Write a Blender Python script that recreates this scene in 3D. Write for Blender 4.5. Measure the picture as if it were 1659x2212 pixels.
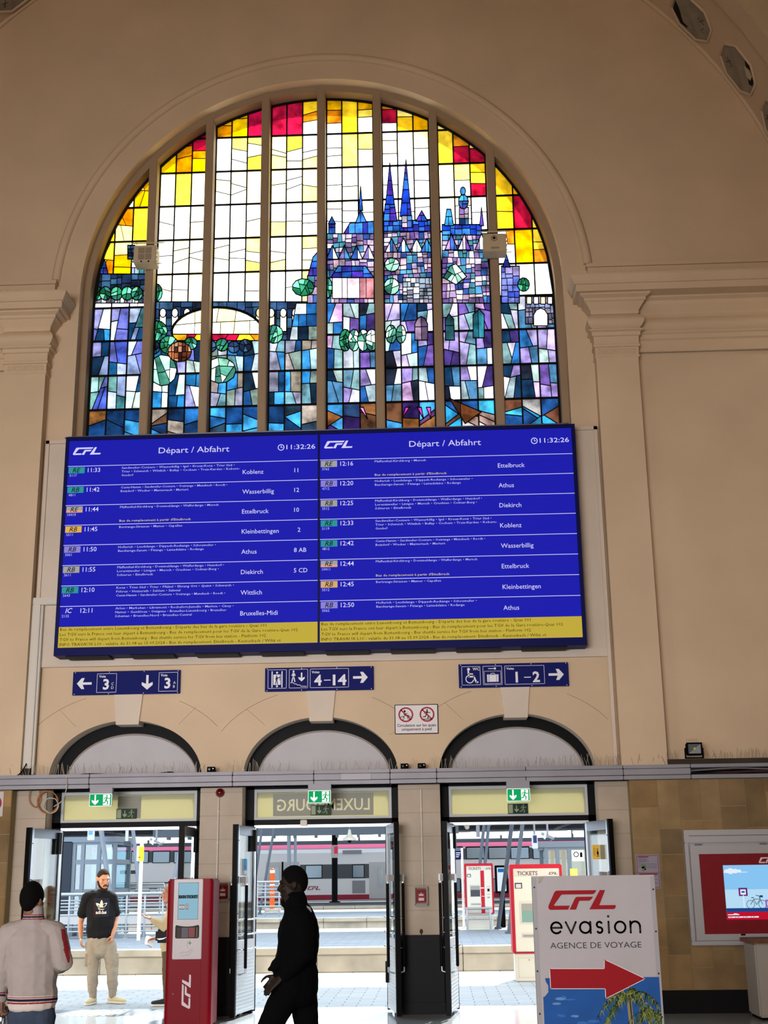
import bpy, bmesh, math, random
from mathutils import Vector, Matrix, noise
from mathutils.bvhtree import BVHTree
random.seed(7)
C = bpy.context.scene
for o in list(bpy.data.objects): bpy.data.objects.remove(o)
R = math.radians
pi = math.pi

# ------------------------------------------------------------------ camera
CAMF, PITCH, YAW, ROLL = 2758.6, .27556, .03847, -.01368          # focal length in pixels of the 1659x2212 frame
CPOS = Vector((1.5725, -17.289, 1.72))
_f = Vector((-math.sin(YAW)*math.cos(PITCH), math.cos(YAW)*math.cos(PITCH), math.sin(PITCH)))
_r = Vector((math.cos(YAW), math.sin(YAW), 0)); _u = _r.cross(_f)
RT = _r*math.cos(ROLL) + _u*math.sin(ROLL); UP = -_r*math.sin(ROLL) + _u*math.cos(ROLL); FW = _f
cam = bpy.data.cameras.new('camera'); cam.sensor_width = 36; cam.lens = CAMF*36/2212; cam.clip_end = 500
camo = bpy.data.objects.new('camera', cam); C.collection.objects.link(camo)
camo.matrix_world = Matrix(((RT.x, UP.x, -FW.x, CPOS.x), (RT.y, UP.y, -FW.y, CPOS.y), (RT.z, UP.z, -FW.z, CPOS.z), (0, 0, 0, 1)))
C.camera = camo
def at(px, py, Y):                                                  # survey: the point of depth Y seen at a place in the photograph
    d = RT*((px-829.5)/CAMF) - UP*((py-1106)/CAMF) + FW
    return CPOS + d*((Y-CPOS.y)/d.y)
def ground(px, py, Z=0.):
    d = RT*((px-829.5)/CAMF) - UP*((py-1106)/CAMF) + FW
    return CPOS + d*((Z-CPOS.z)/d.z)

# ------------------------------------------------------------------ light
vs = C.view_settings
vs.view_transform = 'Standard'; vs.look = 'None'; vs.exposure = 0.0; vs.gamma = 1.0; vs.use_curve_mapping = False
try: C.display_settings.display_device = 'sRGB'
except Exception: pass
w = bpy.data.worlds.new('world'); C.world = w; w.use_nodes = True
bg = w.node_tree.nodes['Background']; bg.inputs[0].default_value = (.80, .90, 1, 1); bg.inputs[1].default_value = 4.6
def lamp(name, kind, energy, color, loc, to, **kw):
    l = bpy.data.lights.new(name, kind); l.energy = energy; l.color = color
    for k, v in kw.items(): setattr(l, k, v)
    o = bpy.data.objects.new(name, l); C.collection.objects.link(o); o.location = loc
    o.rotation_euler = (Vector(to)-Vector(loc)).to_track_quat('-Z', 'Y').to_euler()
    return o
lamp('sun', 'SUN', 13, (1, .96, .88), (20, 60, 60), (20-.22*50, 60-.74*50, 60-50*.84), angle=R(.6))
# glazed street doors behind the viewer; then added warm upper fill and side fills
lamp('street_doors_daylight', 'AREA', 545, (1, .98, 1), (-3.6, -24.9, 2.6), (-1.6, 0, 2.8), shape='RECTANGLE', size=9, size_y=4.4, spread=R(64))
lamp('warm_upper_fill', 'AREA', 700, (1, .65, .34), (-1, -24.9, 10), (0, 0, 11), shape='RECTANGLE', size=9, size_y=5)
lamp('left_side_fill', 'AREA', 90, (1, .96, .92), (-8.05, -8.5, 3.0), (2, 0, 2.6), shape='RECTANGLE', size=7, size_y=4.4, spread=R(105))
lamp('right_side_fill', 'AREA', 30, (1, .96, .92), (8.05, -8.5, 3.0), (-2, 0, 2.6), shape='RECTANGLE', size=7, size_y=4.4, spread=R(105))
# ------------------------------------------------------------------ helpers
def lin(c):
    c = c.lstrip('#'); v = [int(c[i:i+2], 16)/255 for i in (0, 2, 4)]
    return tuple(x/12.92 if x <= .04045 else ((x+.055)/1.055)**2.4 for x in v)
MATS = {}
def M(name, col='#808080', rough=.6, metal=0., emit=0., var=0., vscale=3., bump=0., bscale=60., alpha=1., trans=0., spec=.18, attr=None, coat=0.):
    if name in MATS: return MATS[name]
    m = bpy.data.materials.new(name); m.use_nodes = True; MATS[name] = m
    nt = m.node_tree; b = nt.nodes['Principled BSDF']; c = lin(col) if isinstance(col, str) else col
    b.inputs['Base Color'].default_value = (*c, 1); b.inputs['Roughness'].default_value = rough; b.inputs['Metallic'].default_value = metal
    b.inputs['Specular IOR Level'].default_value = spec
    if coat: b.inputs['Coat Weight'].default_value = coat
    if trans: b.inputs['Transmission Weight'].default_value = trans
    if alpha < 1: b.inputs['Alpha'].default_value = alpha
    if emit:
        b.inputs['Emission Color'].default_value = (*c, 1); b.inputs['Emission Strength'].default_value = emit
        b.inputs['Base Color'].default_value = (c[0]*.1, c[1]*.1, c[2]*.1, 1); b.inputs['Specular IOR Level'].default_value = .04
    tc = nt.nodes.new('ShaderNodeTexCoord')
    src = None
    if attr:
        a = nt.nodes.new('ShaderNodeVertexColor'); a.layer_name = attr; src = a.outputs[0]
        nt.links.new(src, b.inputs['Base Color'])
    if var:
        n = nt.nodes.new('ShaderNodeTexNoise'); n.inputs['Scale'].default_value = vscale; n.inputs['Detail'].default_value = 6
        nt.links.new(tc.outputs['Object'], n.inputs['Vector'])
        mx = nt.nodes.new('ShaderNodeMix'); mx.data_type = 'RGBA'; mx.blend_type = 'MULTIPLY'; mx.inputs[0].default_value = 1
        rp = nt.nodes.new('ShaderNodeMapRange'); rp.inputs[1].default_value = .3; rp.inputs[2].default_value = .7
        rp.inputs[3].default_value = 1-var; rp.inputs[4].default_value = 1+var*.35
        nt.links.new(n.outputs[0], rp.inputs[0]); nt.links.new(rp.outputs[0], mx.inputs[7])
        if src: nt.links.new(src, mx.inputs[6])
        else: mx.inputs[6].default_value = (*c, 1)
        nt.links.new(mx.outputs[2], b.inputs['Base Color'])
    if bump:
        n2 = nt.nodes.new('ShaderNodeTexNoise'); n2.inputs['Scale'].default_value = bscale; n2.inputs['Detail'].default_value = 4
        nt.links.new(tc.outputs['Object'], n2.inputs['Vector'])
        bp = nt.nodes.new('ShaderNodeBump'); bp.inputs['Strength'].default_value = bump; bp.inputs['Distance'].default_value = .02
        nt.links.new(n2.outputs[0], bp.inputs['Height']); nt.links.new(bp.outputs[0], b.inputs['Normal'])
    return m
def glassmat(name, tint=(1, 1, 1), refl=.12):
    # thin clear sheet: lets the view through, with a weak mirror of its surroundings
    if name in MATS: return MATS[name]
    m = bpy.data.materials.new(name); m.use_nodes = True; MATS[name] = m; nt = m.node_tree
    for n in list(nt.nodes):
        if n.type != 'OUTPUT_MATERIAL': nt.nodes.remove(n)
    out = [n for n in nt.nodes][0]
    t = nt.nodes.new('ShaderNodeBsdfTransparent'); t.inputs[0].default_value = (*tint, 1)
    g = nt.nodes.new('ShaderNodeBsdfGlossy'); g.inputs['Roughness'].default_value = .03
    x = nt.nodes.new('ShaderNodeMixShader'); x.inputs[0].default_value = refl
    nt.links.new(t.outputs[0], x.inputs[1]); nt.links.new(g.outputs[0], x.inputs[2]); nt.links.new(x.outputs[0], out.inputs[0])
    return m

def tag(o, label=None, cat=None, group=None, kind=None):
    if label: o['label'] = label
    if cat: o['category'] = cat
    if group: o['group'] = group
    if kind: o['kind'] = kind
    return o
def thing(name, loc, label, cat, group=None):
    o = bpy.data.objects.new(name, None); C.collection.objects.link(o); o.location = Vector(loc); o.empty_display_size = .1
    return tag(o, label, cat, group)
def wloc(o):
    v = Vector((0, 0, 0))
    while o is not None: v += o.location; o = o.parent
    return v
class MB:
    """collects shapes in world coordinates, then links them as ONE mesh object"""
    def __init__(s): s.v = []; s.f = []; s.m = []; s.sm = []; s.mats = []; s.col = []; s.c = None
    def mi(s, m):
        if m not in s.mats: s.mats.append(m)
        return s.mats.index(m)
    def add(s, vs_, fs, m, smooth=False):
        b = len(s.v); s.v += [Vector(v) for v in vs_]; i = s.mi(m)
        for f in fs: s.f.append(tuple(b+k for k in f)); s.m.append(i); s.sm.append(smooth); s.col.append(s.c)
        return s
    def box(s, x0, x1, y0, y1, z0, z1, m):
        return s.add([(x0,y0,z0),(x1,y0,z0),(x1,y1,z0),(x0,y1,z0),(x0,y0,z1),(x1,y0,z1),(x1,y1,z1),(x0,y1,z1)],
                     [(0,3,2,1),(4,5,6,7),(0,1,5,4),(1,2,6,5),(2,3,7,6),(3,0,4,7)], m)
    def bbox(s, x0, x1, y0, y1, z0, z1, m, b=.01):                    # box with chamfered edges
        bm = bmesh.new(); bmesh.ops.create_cube(bm, size=1)
        for v in bm.verts: v.co = Vector(((x0+x1)/2+v.co.x*(x1-x0), (y0+y1)/2+v.co.y*(y1-y0), (z0+z1)/2+v.co.z*(z1-z0)))
        bmesh.ops.bevel(bm, geom=bm.edges[:], offset=min(b, .45*min(x1-x0, y1-y0, z1-z0)), segments=2, affect='EDGES')
        bm.verts.index_update(); s.add([v.co for v in bm.verts], [[v.index for v in f.verts] for f in bm.faces], m); bm.free(); return s
    def obox(s, c, ax, ay, az, m):                                    # box from a centre and three half-axis vectors
        c, ax, ay, az = map(Vector, (c, ax, ay, az))
        vs_ = [c+a*ax+b*ay+d*az for d in (-1, 1) for a, b in ((-1,-1),(1,-1),(1,1),(-1,1))]
        return s.add(vs_, [(0,3,2,1),(4,5,6,7),(0,1,5,4),(1,2,6,5),(2,3,7,6),(3,0,4,7)], m)
    def prism(s, poly, d0, d1, m, plane='xz', m_side=None, smooth=False):  # extrude a 2D outline
        def P(p, d): return {'xz': (p[0], d, p[1]), 'xy': (p[0], p[1], d), 'yz': (d, p[0], p[1])}[plane]
        n = len(poly); vs_ = [P(p, d0) for p in poly]+[P(p, d1) for p in poly]
        s.add(vs_, [tuple(range(n))[::-1], tuple(range(n, 2*n))], m)
        s.add(vs_, [(i, (i+1) % n, n+(i+1) % n, n+i) for i in range(n)], m_side or m, smooth)
        return s
    def sweep(s, path, prof, m, closed=False, smooth=True):
        """path: list of (origin, axisA, axisB); prof: list of (a, b)"""
        n = len(prof); vs_ = []
        for o_, A, B in path: vs_ += [Vector(o_)+Vector(A)*a+Vector(B)*b for a, b in prof]
        k = len(path); fs = []
        for i in range(k if closed else k-1):
            j = (i+1) % k
            for q in range(n-1): fs.append((i*n+q, i*n+q+1, j*n+q+1, j*n+q))
        return s.add(vs_, fs, m, smooth)
    def tube(s, pts, r, m, n=10, flat=None, caps='round', smooth=True):
        """tapered tube through pts; r: one radius, a list, or (along flat, across) pairs"""
        pts = [Vector(p) for p in pts]; k = len(pts)
        rr = [r]*k if isinstance(r, (int, float)) else list(r)
        rr = [(a, a) if isinstance(a, (int, float)) else a for a in rr]
        t = [(pts[min(i+1, k-1)]-pts[max(i-1, 0)]).normalized() for i in range(k)]
        ref = Vector(flat) if flat is not None else (Vector((0, 0, 1)) if abs(t[0].z) < .9 else Vector((1, 0, 0)))
        rings = []; u = None
        for i in range(k):
            u = (ref if (flat is not None or u is None) else u); u = (u-t[i]*u.dot(t[i])).normalized(); w_ = t[i].cross(u)
            rings.append((pts[i], u.copy(), w_, rr[i][0], rr[i][1], t[i]))
        seq = []
        if caps == 'round':
            p, u, w_, a, b, tt = rings[0]; mr = min(a, b)
            for q in (80, 50, 25): seq.append((p-tt*mr*math.sin(R(q)), u, w_, a*math.cos(R(q)), b*math.cos(R(q))))
        for p, u, w_, a, b, tt in rings: seq.append((p, u, w_, a, b))
        if caps == 'round':
            p, u, w_, a, b, tt = rings[-1]; mr = min(a, b)
            for q in (25, 50, 80): seq.append((p+tt*mr*math.sin(R(q)), u, w_, a*math.cos(R(q)), b*math.cos(R(q))))
        vs_ = [p+u*a*math.cos(2*pi*j/n)+w_*b*math.sin(2*pi*j/n) for p, u, w_, a, b in seq for j in range(n)]
        L = len(seq); fs = [(i*n+j, i*n+(j+1) % n, (i+1)*n+(j+1) % n, (i+1)*n+j) for i in range(L-1) for j in range(n)]
        s.add(vs_, fs, m, smooth)
        if caps: s.add(vs_, [tuple(range(n))[::-1], tuple(range((L-1)*n, L*n))], m, False)
        return s
    def ball(s, c, r, m, n=14, k=9, mat3=None):
        c = Vector(c); r = (r, r, r) if isinstance(r, (int, float)) else r; vs_ = []
        for i in range(1, k):
            e = pi*i/k
            for j in range(n): 
                d = Vector((r[0]*math.sin(e)*math.cos(2*pi*j/n), r[1]*math.sin(e)*math.sin(2*pi*j/n), r[2]*math.cos(e)))
                vs_.append(c+(mat3@d if mat3 else d))
        a = Vector((0, 0, r[2])); vs_ += [c+(mat3@a if mat3 else a), c-(mat3@a if mat3 else a)]; T = len(vs_)-2
        fs = [(i*n+j, (i+1)*n+j, (i+1)*n+(j+1) % n, i*n+(j+1) % n) for i in range(k-2) for j in range(n)]
        fs += [(T, j, (j+1) % n) for j in range(n)]+[(T+1, (k-2)*n+(j+1) % n, (k-2)*n+j) for j in range(n)]
        return s.add(vs_, fs, m, True)
    def cyl(s, c, axis, r, h, m, n=20, r2=None):
        c = Vector(c); a = Vector(axis).normalized(); r2 = r if r2 is None else r2
        return s.tube([c, c+a*h], [r, r2], m, n=n, caps='flat')
    def xf(s, mtx):
        s.v = [mtx@v for v in s.v]; return s
    def build(s, name, parent=None, loc=None, kind=None):
        me = bpy.data.meshes.new(name); off = wloc(parent) if parent else Vector((0, 0, 0))
        lo = Vector(loc) if loc is not None else Vector((0, 0, 0))
        me.from_pydata([v-off-lo for v in s.v], [], s.f)
        for m in s.mats: me.materials.append(m)
        me.polygons.foreach_set('material_index', s.m); me.polygons.foreach_set('use_smooth', s.sm)
        if any(c is not None for c in s.col):
            ca = me.color_attributes.new('Col', 'FLOAT_COLOR', 'CORNER')
            for p, c in zip(me.polygons, s.col):
                for li in p.loop_indices: ca.data[li].color = (*(c or (1, 1, 1)), 1)
        me.update()
        o = bpy.data.objects.new(name, me); C.collection.objects.link(o); o.location = lo
        if parent: o.parent = parent
        if kind: o['kind'] = kind
        return o

# ---- flat printing on a plane: origin O, unit axes U (along) and V (up); N points to the reader
_TX = {}
def text_geo(t, bold, shear, res):
    k = (t, bold, shear, res)
    if k not in _TX:
        cu = bpy.data.curves.new('text', 'FONT'); cu.body = t; cu.fill_mode = 'FRONT'; cu.resolution_u = res; cu.offset = bold; cu.shear = shear
        o = bpy.data.objects.new('text', cu); me = o.to_mesh()
        _TX[k] = ([(v.co.x, v.co.y) for v in me.vertices], [tuple(p.vertices) for p in me.polygons])
        o.to_mesh_clear(); bpy.data.objects.remove(o); bpy.data.curves.remove(cu)
    return _TX[k]
CAP = .69
class Flat:
    def __init__(s, mb, O, U=(1, 0, 0), V=(0, 0, 1), step=.0015):
        s.mb = mb; s.O = Vector(O); s.U = Vector(U); s.V = Vector(V); s.N = s.U.cross(s.V); s.step = step
    def P(s, u, v, l): return s.O+s.U*u+s.V*v+s.N*(l*s.step)
    def poly(s, pts, m, l=1): s.mb.add([s.P(u, v, l) for u, v in pts], [tuple(range(len(pts)))], m); return s
    def rect(s, u0, v0, u1, v1, m, l=1): return s.poly([(u0, v0), (u1, v0), (u1, v1), (u0, v1)], m, l)
    def frame(s, u0, v0, u1, v1, t, m, l=1):
        s.rect(u0, v0, u1, v0+t, m, l); s.rect(u0, v1-t, u1, v1, m, l); s.rect(u0, v0, u0+t, v1, m, l); return s.rect(u1-t, v0, u1, v1, m, l)
    def line(s, pts, wd, m, l=1, close=False):
        if close: pts = list(pts)+[pts[0]]
        for (a, b), (c, d) in zip(pts, pts[1:]):
            L = math.hypot(c-a, d-b) or 1e-6; dx, dy = (c-a)/L*wd/2, (d-b)/L*wd/2
            s.poly([(a-dx*.6+dy, b-dy*.6-dx), (c+dx*.6+dy, d+dy*.6-dx), (c+dx*.6-dy, d+dy*.6+dx), (a-dx*.6-dy, b-dy*.6+dx)], m, l)
        return s
    def disc(s, u, v, r, m, l=1, n=24, ry=None):
        ry = ry or r; return s.poly([(u+r*math.cos(2*pi*i/n), v+ry*math.sin(2*pi*i/n)) for i in range(n)], m, l)
    def ring(s, u, v, r0, r1, m, l=1, n=32, a0=0, a1=360):
        k = n; A = [R(a0+(a1-a0)*i/k) for i in range(k+1)]
        for p, q in zip(A, A[1:]):
            s.poly([(u+r0*math.cos(p), v+r0*math.sin(p)), (u+r1*math.cos(p), v+r1*math.sin(p)), (u+r1*math.cos(q), v+r1*math.sin(q)), (u+r0*math.cos(q), v+r0*math.sin(q))], m, l)
        return s
    def text(s, t, u, v, h, m, l=2, w=None, align='l', bold=0., shear=0., res=2, mirror=False):
        vs_, fs = text_geo(t, bold, shear, res)
        x0 = min(a for a, _ in vs_); x1 = max(a for a, _ in vs_); sc = h/CAP; sx = (w/(x1-x0)) if w else sc
        wd = (x1-x0)*sx; u0 = u-(0 if align == 'l' else wd/2 if align == 'c' else wd)
        pts = [(u0+(a-x0)*sx, v+b*sc) for a, b in vs_]
        if mirror: pts = [(2*u0+wd-a, b) for a, b in pts]
        s.mb.add([s.P(a, b, l) for a, b in pts], fs, m); return s
LOGO = [  # the railway's three slanted letters, in units of the logo height
    [(.36,1),(2.66,1),(2.62,.93),(2.54,.83),(2.44,.79),(.77,.79),(.29,.21),(1.17,.21),(1.07,0),(.11,0),(.03,.05),(0,.14),(.02,.24),(.26,.86),(.3,.95)],
    [(1.15,0),(1.5,0),(1.7,.45),(2.22,.45),(2.33,.5),(2.4,.58),(2.46,.66),(1.58,.66),(1.5,.62),(1.45,.55)],
    [(2.22,0),(3.55,0),(3.62,.05),(3.66,.12),(3.64,.21),(2.77,.21),(3.13,1),(2.84,1)]]
LOGO[0] = [(.5,1),(2.66,1),(2.62,.93),(2.54,.83),(2.44,.79),(.77,.79),(.72,.75),(.31,.24),(.34,.21),(1.17,.21),(1.07,0),(.11,0),(.03,.05),(0,.14),(.02,.22),(.36,.9),(.42,.97)]
def logo(F, u, v, h, m, l=2, rot=False, thin=1.):
    for p in LOGO:
        if rot: F.poly([(u-b*h, v+a*h) for a, b in p], m, l)
        else: F.poly([(u+a*h, v+b*h) for a, b in p], m, l)
# ------------------------------------------------------------------ materials of the place
plaster = M('painted_plaster', '#cbb498', .85, var=.10, vscale=.9, bump=.12, bscale=45, spec=.2)
plaster_low = M('painted_plaster_low', '#cdbfb0', .8, var=.08, vscale=1.3, bump=.10, bscale=45, spec=.2)
tile_beige = M('beige_stone_tile', '#ac9d8c', .5, var=.14, vscale=2.2, bump=.05, bscale=30)
joint = M('mortar_joint', '#96835f', .9)
sandstone = M('sandstone_cladding', '#a98a58', .75, var=.3, vscale=2.6, bump=.15, bscale=35, attr='Col')
granite = M('black_granite', '#0b0b0e', .5, var=.5, vscale=70, spec=.12)
iron = M('dark_iron', '#15120f', .6, spec=.1)
black = M('black_paint', '#070708', .5, spec=.08)
black_matt = M('black_matt', '#0a0a0b', .8, spec=.05)
alu = M('brushed_aluminium', '#a9adb3', .35, .85)
alu_dark = M('grey_aluminium', '#7d838c', .4, .6)
chrome = M('chrome', '#dcdcdc', .12, 1.)
white = M('white_paint', '#dedbd6', .5)
offwhite = M('off_white_paint', '#c9c4ba', .55)
duct_grey = M('duct_grey', '#8b8a91', .5, .15, var=.12, vscale=2.)
panel_grey = M('tympanum_grey', '#b5b3b7', .8, var=.06, vscale=2.)
floor_m = M('polished_floor', '#9aa3a8', .12, var=.10, vscale=1.2)
def backlit(name, col, k=1.):
    if name in MATS: return MATS[name]
    m = bpy.data.materials.new(name); m.use_nodes = True; MATS[name] = m; nt = m.node_tree
    for nd in list(nt.nodes):
        if nd.type != 'OUTPUT_MATERIAL': nt.nodes.remove(nd)
    t = nt.nodes.new('ShaderNodeBsdfTranslucent'); d = nt.nodes.new('ShaderNodeBsdfDiffuse'); c = lin(col)
    t.inputs[0].default_value = (c[0]*k, c[1]*k, c[2]*k, 1); d.inputs[0].default_value = (*c, 1)
    x = nt.nodes.new('ShaderNodeMixShader'); x.inputs[0].default_value = .35; nt.links.new(t.outputs[0], x.inputs[1]); nt.links.new(d.outputs[0], x.inputs[2]); nt.links.new(x.outputs[0], [n for n in nt.nodes if n.type == 'OUTPUT_MATERIAL'][0].inputs[0]); return m
cream_glass = backlit('cream_frosted_pane', '#e2deba', .6)
red_m = M('red_lacquer', '#7c0214', .42, spec=.1)
red_s = M('red_print', '#98121e', .5, spec=.2)
wood = M('varnished_wood', '#6b4520', .5, var=.3, vscale=9)
blue_sign = M('sign_blue', '#151b60', .6, spec=.06)
sign_white = M('sign_white', '#dfe0ea', .5)
clear = glassmat('clear_glass', (.93, .97, .96), .10)

OW = 3.6; ZC = 10.06; RV = 7.3; ZV = 9.65      # window opening, its centre height, the vault and its springing
DOORX = [-2.62, .01, 2.63]; DHW = 1.035; DZ = 3.0; DR = .76
def arc(cx, cz, a, b, a0, a1, n): return [(cx+a*math.cos(R(a0+(a1-a0)*i/n)), cz+b*math.sin(R(a0+(a1-a0)*i/n))) for i in range(n+1)]

# ------------------------------------------------------------------ wall with the window and the three door arches
from mathutils.geometry import tessellate_polygon
def wall_sheet(mb, loops, Y, m):
    flat = [p for l in loops for p in l]
    tris = tessellate_polygon([[Vector((x, z, 0)) for x, z in l] for l in loops])
    mb.add([(x, Y, z) for x, z in flat], [tuple(t) for t in tris], m)
outer = [(-8.2, -.02)]
for cx in DOORX:
    outer += [(cx-DHW, -.02)] + arc(cx, DZ, DHW, DR, 180, 0, 36) + [(cx+DHW, -.02)]
outer += [(8.2, -.02), (8.2, 9.0)] + arc(0, ZV, RV+.25, RV+.25, 0, 180, 72) + [(-8.2, 9.0)]
hole = [(-OW, 7.5)] + [(OW, 7.5)] + arc(0, ZC, OW, OW, 0, 180, 96)
mb = MB(); TH = .75
for Y in (0, TH): wall_sheet(mb, [outer, hole], Y, plaster)
n = len(hole)
mb.add([(x, 0, z) for x, z in hole]+[(x, TH, z) for x, z in hole], [(i, (i+1) % n, n+(i+1) % n, n+i) for i in range(n)], plaster, True)
mb.sm[-n] = False
for cx in DOORX:
    p = [(cx-DHW, 0)] + arc(cx, DZ, DHW, DR, 180, 0, 36) + [(cx+DHW, 0)]; n = len(p)
    mb.add([(x, 0, z) for x, z in p]+[(x, TH, z) for x, z in p], [(i, i+1, n+i+1, n+i) for i in range(n-1)], plaster_low, True)
mb.build('wall_front', kind='structure')

def plan_sweep(mb, plan, prof, m, mirror=False):
    """run a moulding profile (projection, height) round a plan polyline with mitred corners"""
    P = [Vector(p) for p in plan]; N = []
    for a, b in zip(P, P[1:]): d = (b-a).normalized(); N.append(Vector((d.y, -d.x)))
    vs_ = []; k = len(prof)
    for i, p in enumerate(P):
        a = N[max(i-1, 0)]; b = N[min(i, len(N)-1)]; mt = (a+b)/(1+a.dot(b))
        for q, z in prof:
            x, y = p.x+mt.x*q, p.y+mt.y*q; vs_.append((-x if mirror else x, y, z))
    mb.add(vs_, [(i*k+j, i*k+j+1, (i+1)*k+j+1, (i+1)*k+j) for i in range(len(P)-1) for j in range(k-1)], m)
YP = -.2
def zz(py, Y=YP): return at(1310, py, Y).z
z_bot, z_band, z_fas, z_mo, z_bul0, z_bul1, z_m2, z_cor, z_top = [zz(v) for v in (771, 747, 744, 717, 714, 681, 656, 642, 611)]
for k, mir in enumerate((True, False)):
    mb = MB(); X0, X1 = 3.98, 4.58; s = -1 if mir else 1
    mb.prism([(s*X0, 0), (s*X0, YP), (s*X1, YP), (s*X1, 0)], 2.9, z_bul1, plaster, 'xy')
    bulge = [(.03+.075*math.sin(pi*t/10), z_bul0+(z_bul1-z_bul0)*t/10) for t in range(11)]
    prof = [(0, z_bot-.02), (.02, z_bot), (.02, z_bot+.02), (.01, z_bot+.025), (.01, z_band-.03), (.03, z_band-.025), (.03, z_band+.012), (.02, z_band+.02), (.02, z_fas+.11), (.045, z_fas+.12),
            (.045, z_mo-.02), (.085, z_mo-.005), (.085, z_bul0-.01)] + bulge + [(.04, z_bul1), (.05, z_bul1+.03), (.04, z_bul1+.035), (.05, z_bul1+.06), (.12, z_m2-.02), (.14, z_m2-.01), (.14, z_m2+.03), (.20, z_m2+.06), (.2, z_cor)]
    cap = plan = [(X0, 0), (X0, YP), (X1, YP), (X1, 0)]
    plan_sweep(mb, plan, prof, plaster, mir)
    mb.build('trim_%d' % (1+k), kind='structure')
    # wavy relief band under the capital
    mb = MB()
    for q in range(3):
        for ph in (0, pi):
            pts = [(s*(X0+.04+.52*t/16), YP-.012, (z_bot+z_band)/2-.005+.035*math.sin(ph+2*pi*(t/16*1.6+q*.22))) for t in range(17)]
            mb.tube(pts, .008, plaster, 5)
    mb.build('trim_%d' % (3+k), kind='structure')
    # entablature: frieze of the side bay, then the corona running over pilaster and bay
    mb = MB(); fr = -.05
    side = [(X1-.02, fr), (8.2, fr)]
    plan_sweep(mb, side, [(0, z_band-.06), (.02, z_band-.05), (.02, z_fas+.09), (.05, z_fas+.11), (.05, z_mo-.02), (.08, z_mo), (.08, z_bul0)] +
               [(.02+.06*math.sin(pi*t/10), z_bul0+(z_bul1-z_bul0)*t/10) for t in range(11)] + [(.05, z_bul1+.03), (.04, z_bul1+.035), (.05, z_bul1+.06), (.12, z_m2-.02), (.14, z_m2+.03), (.2, z_m2+.06), (.2, z_cor)], plaster, mir)
    plan_sweep(mb, [(X0, 0), (X0, YP), (8.2, YP)], [(.0, z_cor-.02), (.26, z_cor-.015), (.26, z_cor+.085), (.285, z_cor+.09), (.285, z_cor+.11), (.30, z_cor+.13), (.33, z_top-.03), (.33, z_top), (.0, z_top+.02)], plaster, mir)
    mb.build('trim_%d' % (5+k), kind='structure')
    mb = MB()                                                       # attic step above the cornice
    mb.box(*sorted((s*3.95, s*8.2)), -.10, .01, z_top-.05, z_top+.30, plaster)
    mb.box(*sorted((s*3.93, s*8.2)), -.13, .01, z_top+.30, z_top+.36, plaster)
    mb.build('trim_%d' % (7+k), kind='structure')
# ring moulding round the window
mb = MB(); RO = 3.99
path = [((0, 0, ZC), (math.cos(R(t)), 0, math.sin(R(t))), (0, -1, 0)) for t in [4+172*i/96 for i in range(97)]]
mb.sweep(path, [(RO-.075, -.01), (RO-.07, .03), (RO-.04, .055), (RO, .06), (RO+.035, .045), (RO+.05, .02), (RO+.07, -.01)], plaster)
mb.build('trim_9', kind='structure')
# raised lower panel of the middle bay with its thin border
mb = MB(); zt = at(120, 955, 0).z
mb.box(-3.95, 3.95, -.05, 0, 4.5, zt, plaster_low)
for s in (-1, 1): mb.box(*sorted((s*3.90, s*3.95)), -.075, -.05, 3.05, zt, plaster_low)
mb.box(-3.95, 3.95, -.075, -.05, zt-.05, zt, plaster_low)
mb.build('trim_10', kind='structure')
# keystones
for k, cx in enumerate(DOORX):
    mb = MB(); cx += .01
    mb.prism([(cx-.155, 3.70), (cx+.155, 3.70), (cx+.20, 4.14), (cx-.20, 4.14)], -.035, .3, plaster_low, 'xz')
    mb.build('trim_%d' % (11+k), kind='structure')
# fine cracks in the plaster above the arches
mb = MB(); crk = M('hairline_crack', '#8f7c68', .9)
for cx in DOORX:
    for a0, a1, rx, rz in ((112, 150, 1.55, 1.13), (35, 62, 1.5, 1.12)):
        mb.tube([(x, -.001, z) for x, z in arc(cx, 3.02, rx, rz, a0, a1, 14)], .0026, crk, 4)
    for a in ((52, 128) if cx < 0 else (35, 131) if cx < 1 else (128,)):
        mb.tube([(cx+q*1.12*math.cos(R(a)), -.001, 3.0+q*.86*math.sin(R(a))) for q in (1.02, 1.2, 1.36)], .0018, crk, 4)
mb.build('trim_14', kind='structure')

# ------------------------------------------------------------------ vault: transverse rib, then the barrel
def barrel(mb, r, y0, y1, m, a0=0, a1=180, n=72):
    p = arc(0, ZV, r, r, a0, a1, n); k = len(p)
    mb.add([(x, y0, z) for x, z in p]+[(x, y1, z) for x, z in p], [(i, i+1, k+i+1, k+i) for i in range(k-1)], m, True)
def annulus(mb, r0, r1, y, m, n=72):
    a = arc(0, ZV, r0, r0, 0, 180, n); b = arc(0, ZV, r1, r1, 0, 180, n); k = n+1
    mb.add([(x, y, z) for x, z in a]+[(x, y, z) for x, z in b], [(i, i+1, k+i+1, k+i) for i in range(n)], m)
mb = MB()
barrel(mb, RV, 0, -1.22, plaster); annulus(mb, RV, RV-.06, -1.22, plaster); barrel(mb, RV-.06, -1.22, -1.62, plaster); annulus(mb, RV-.06, 8.2, -1.62, plaster)
path = [((0, 0, ZV), (math.cos(R(t)), 0, math.sin(R(t))), (0, -1, 0)) for t in [180*i/96 for i in range(97)]]
mb.sweep(path, [(RV+.01, .06), (RV-.03, .05), (RV-.04, .02), (RV-.03, -.01)], plaster)
mb.build('trim_15', kind='structure')
vault_m = M('vault_grey', '#8f8a80', .9, var=.1)
mb = MB(); barrel(mb, 8.2, -1.62, -25.2, vault_m)
mb.build('ceiling', kind='structure')
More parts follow.
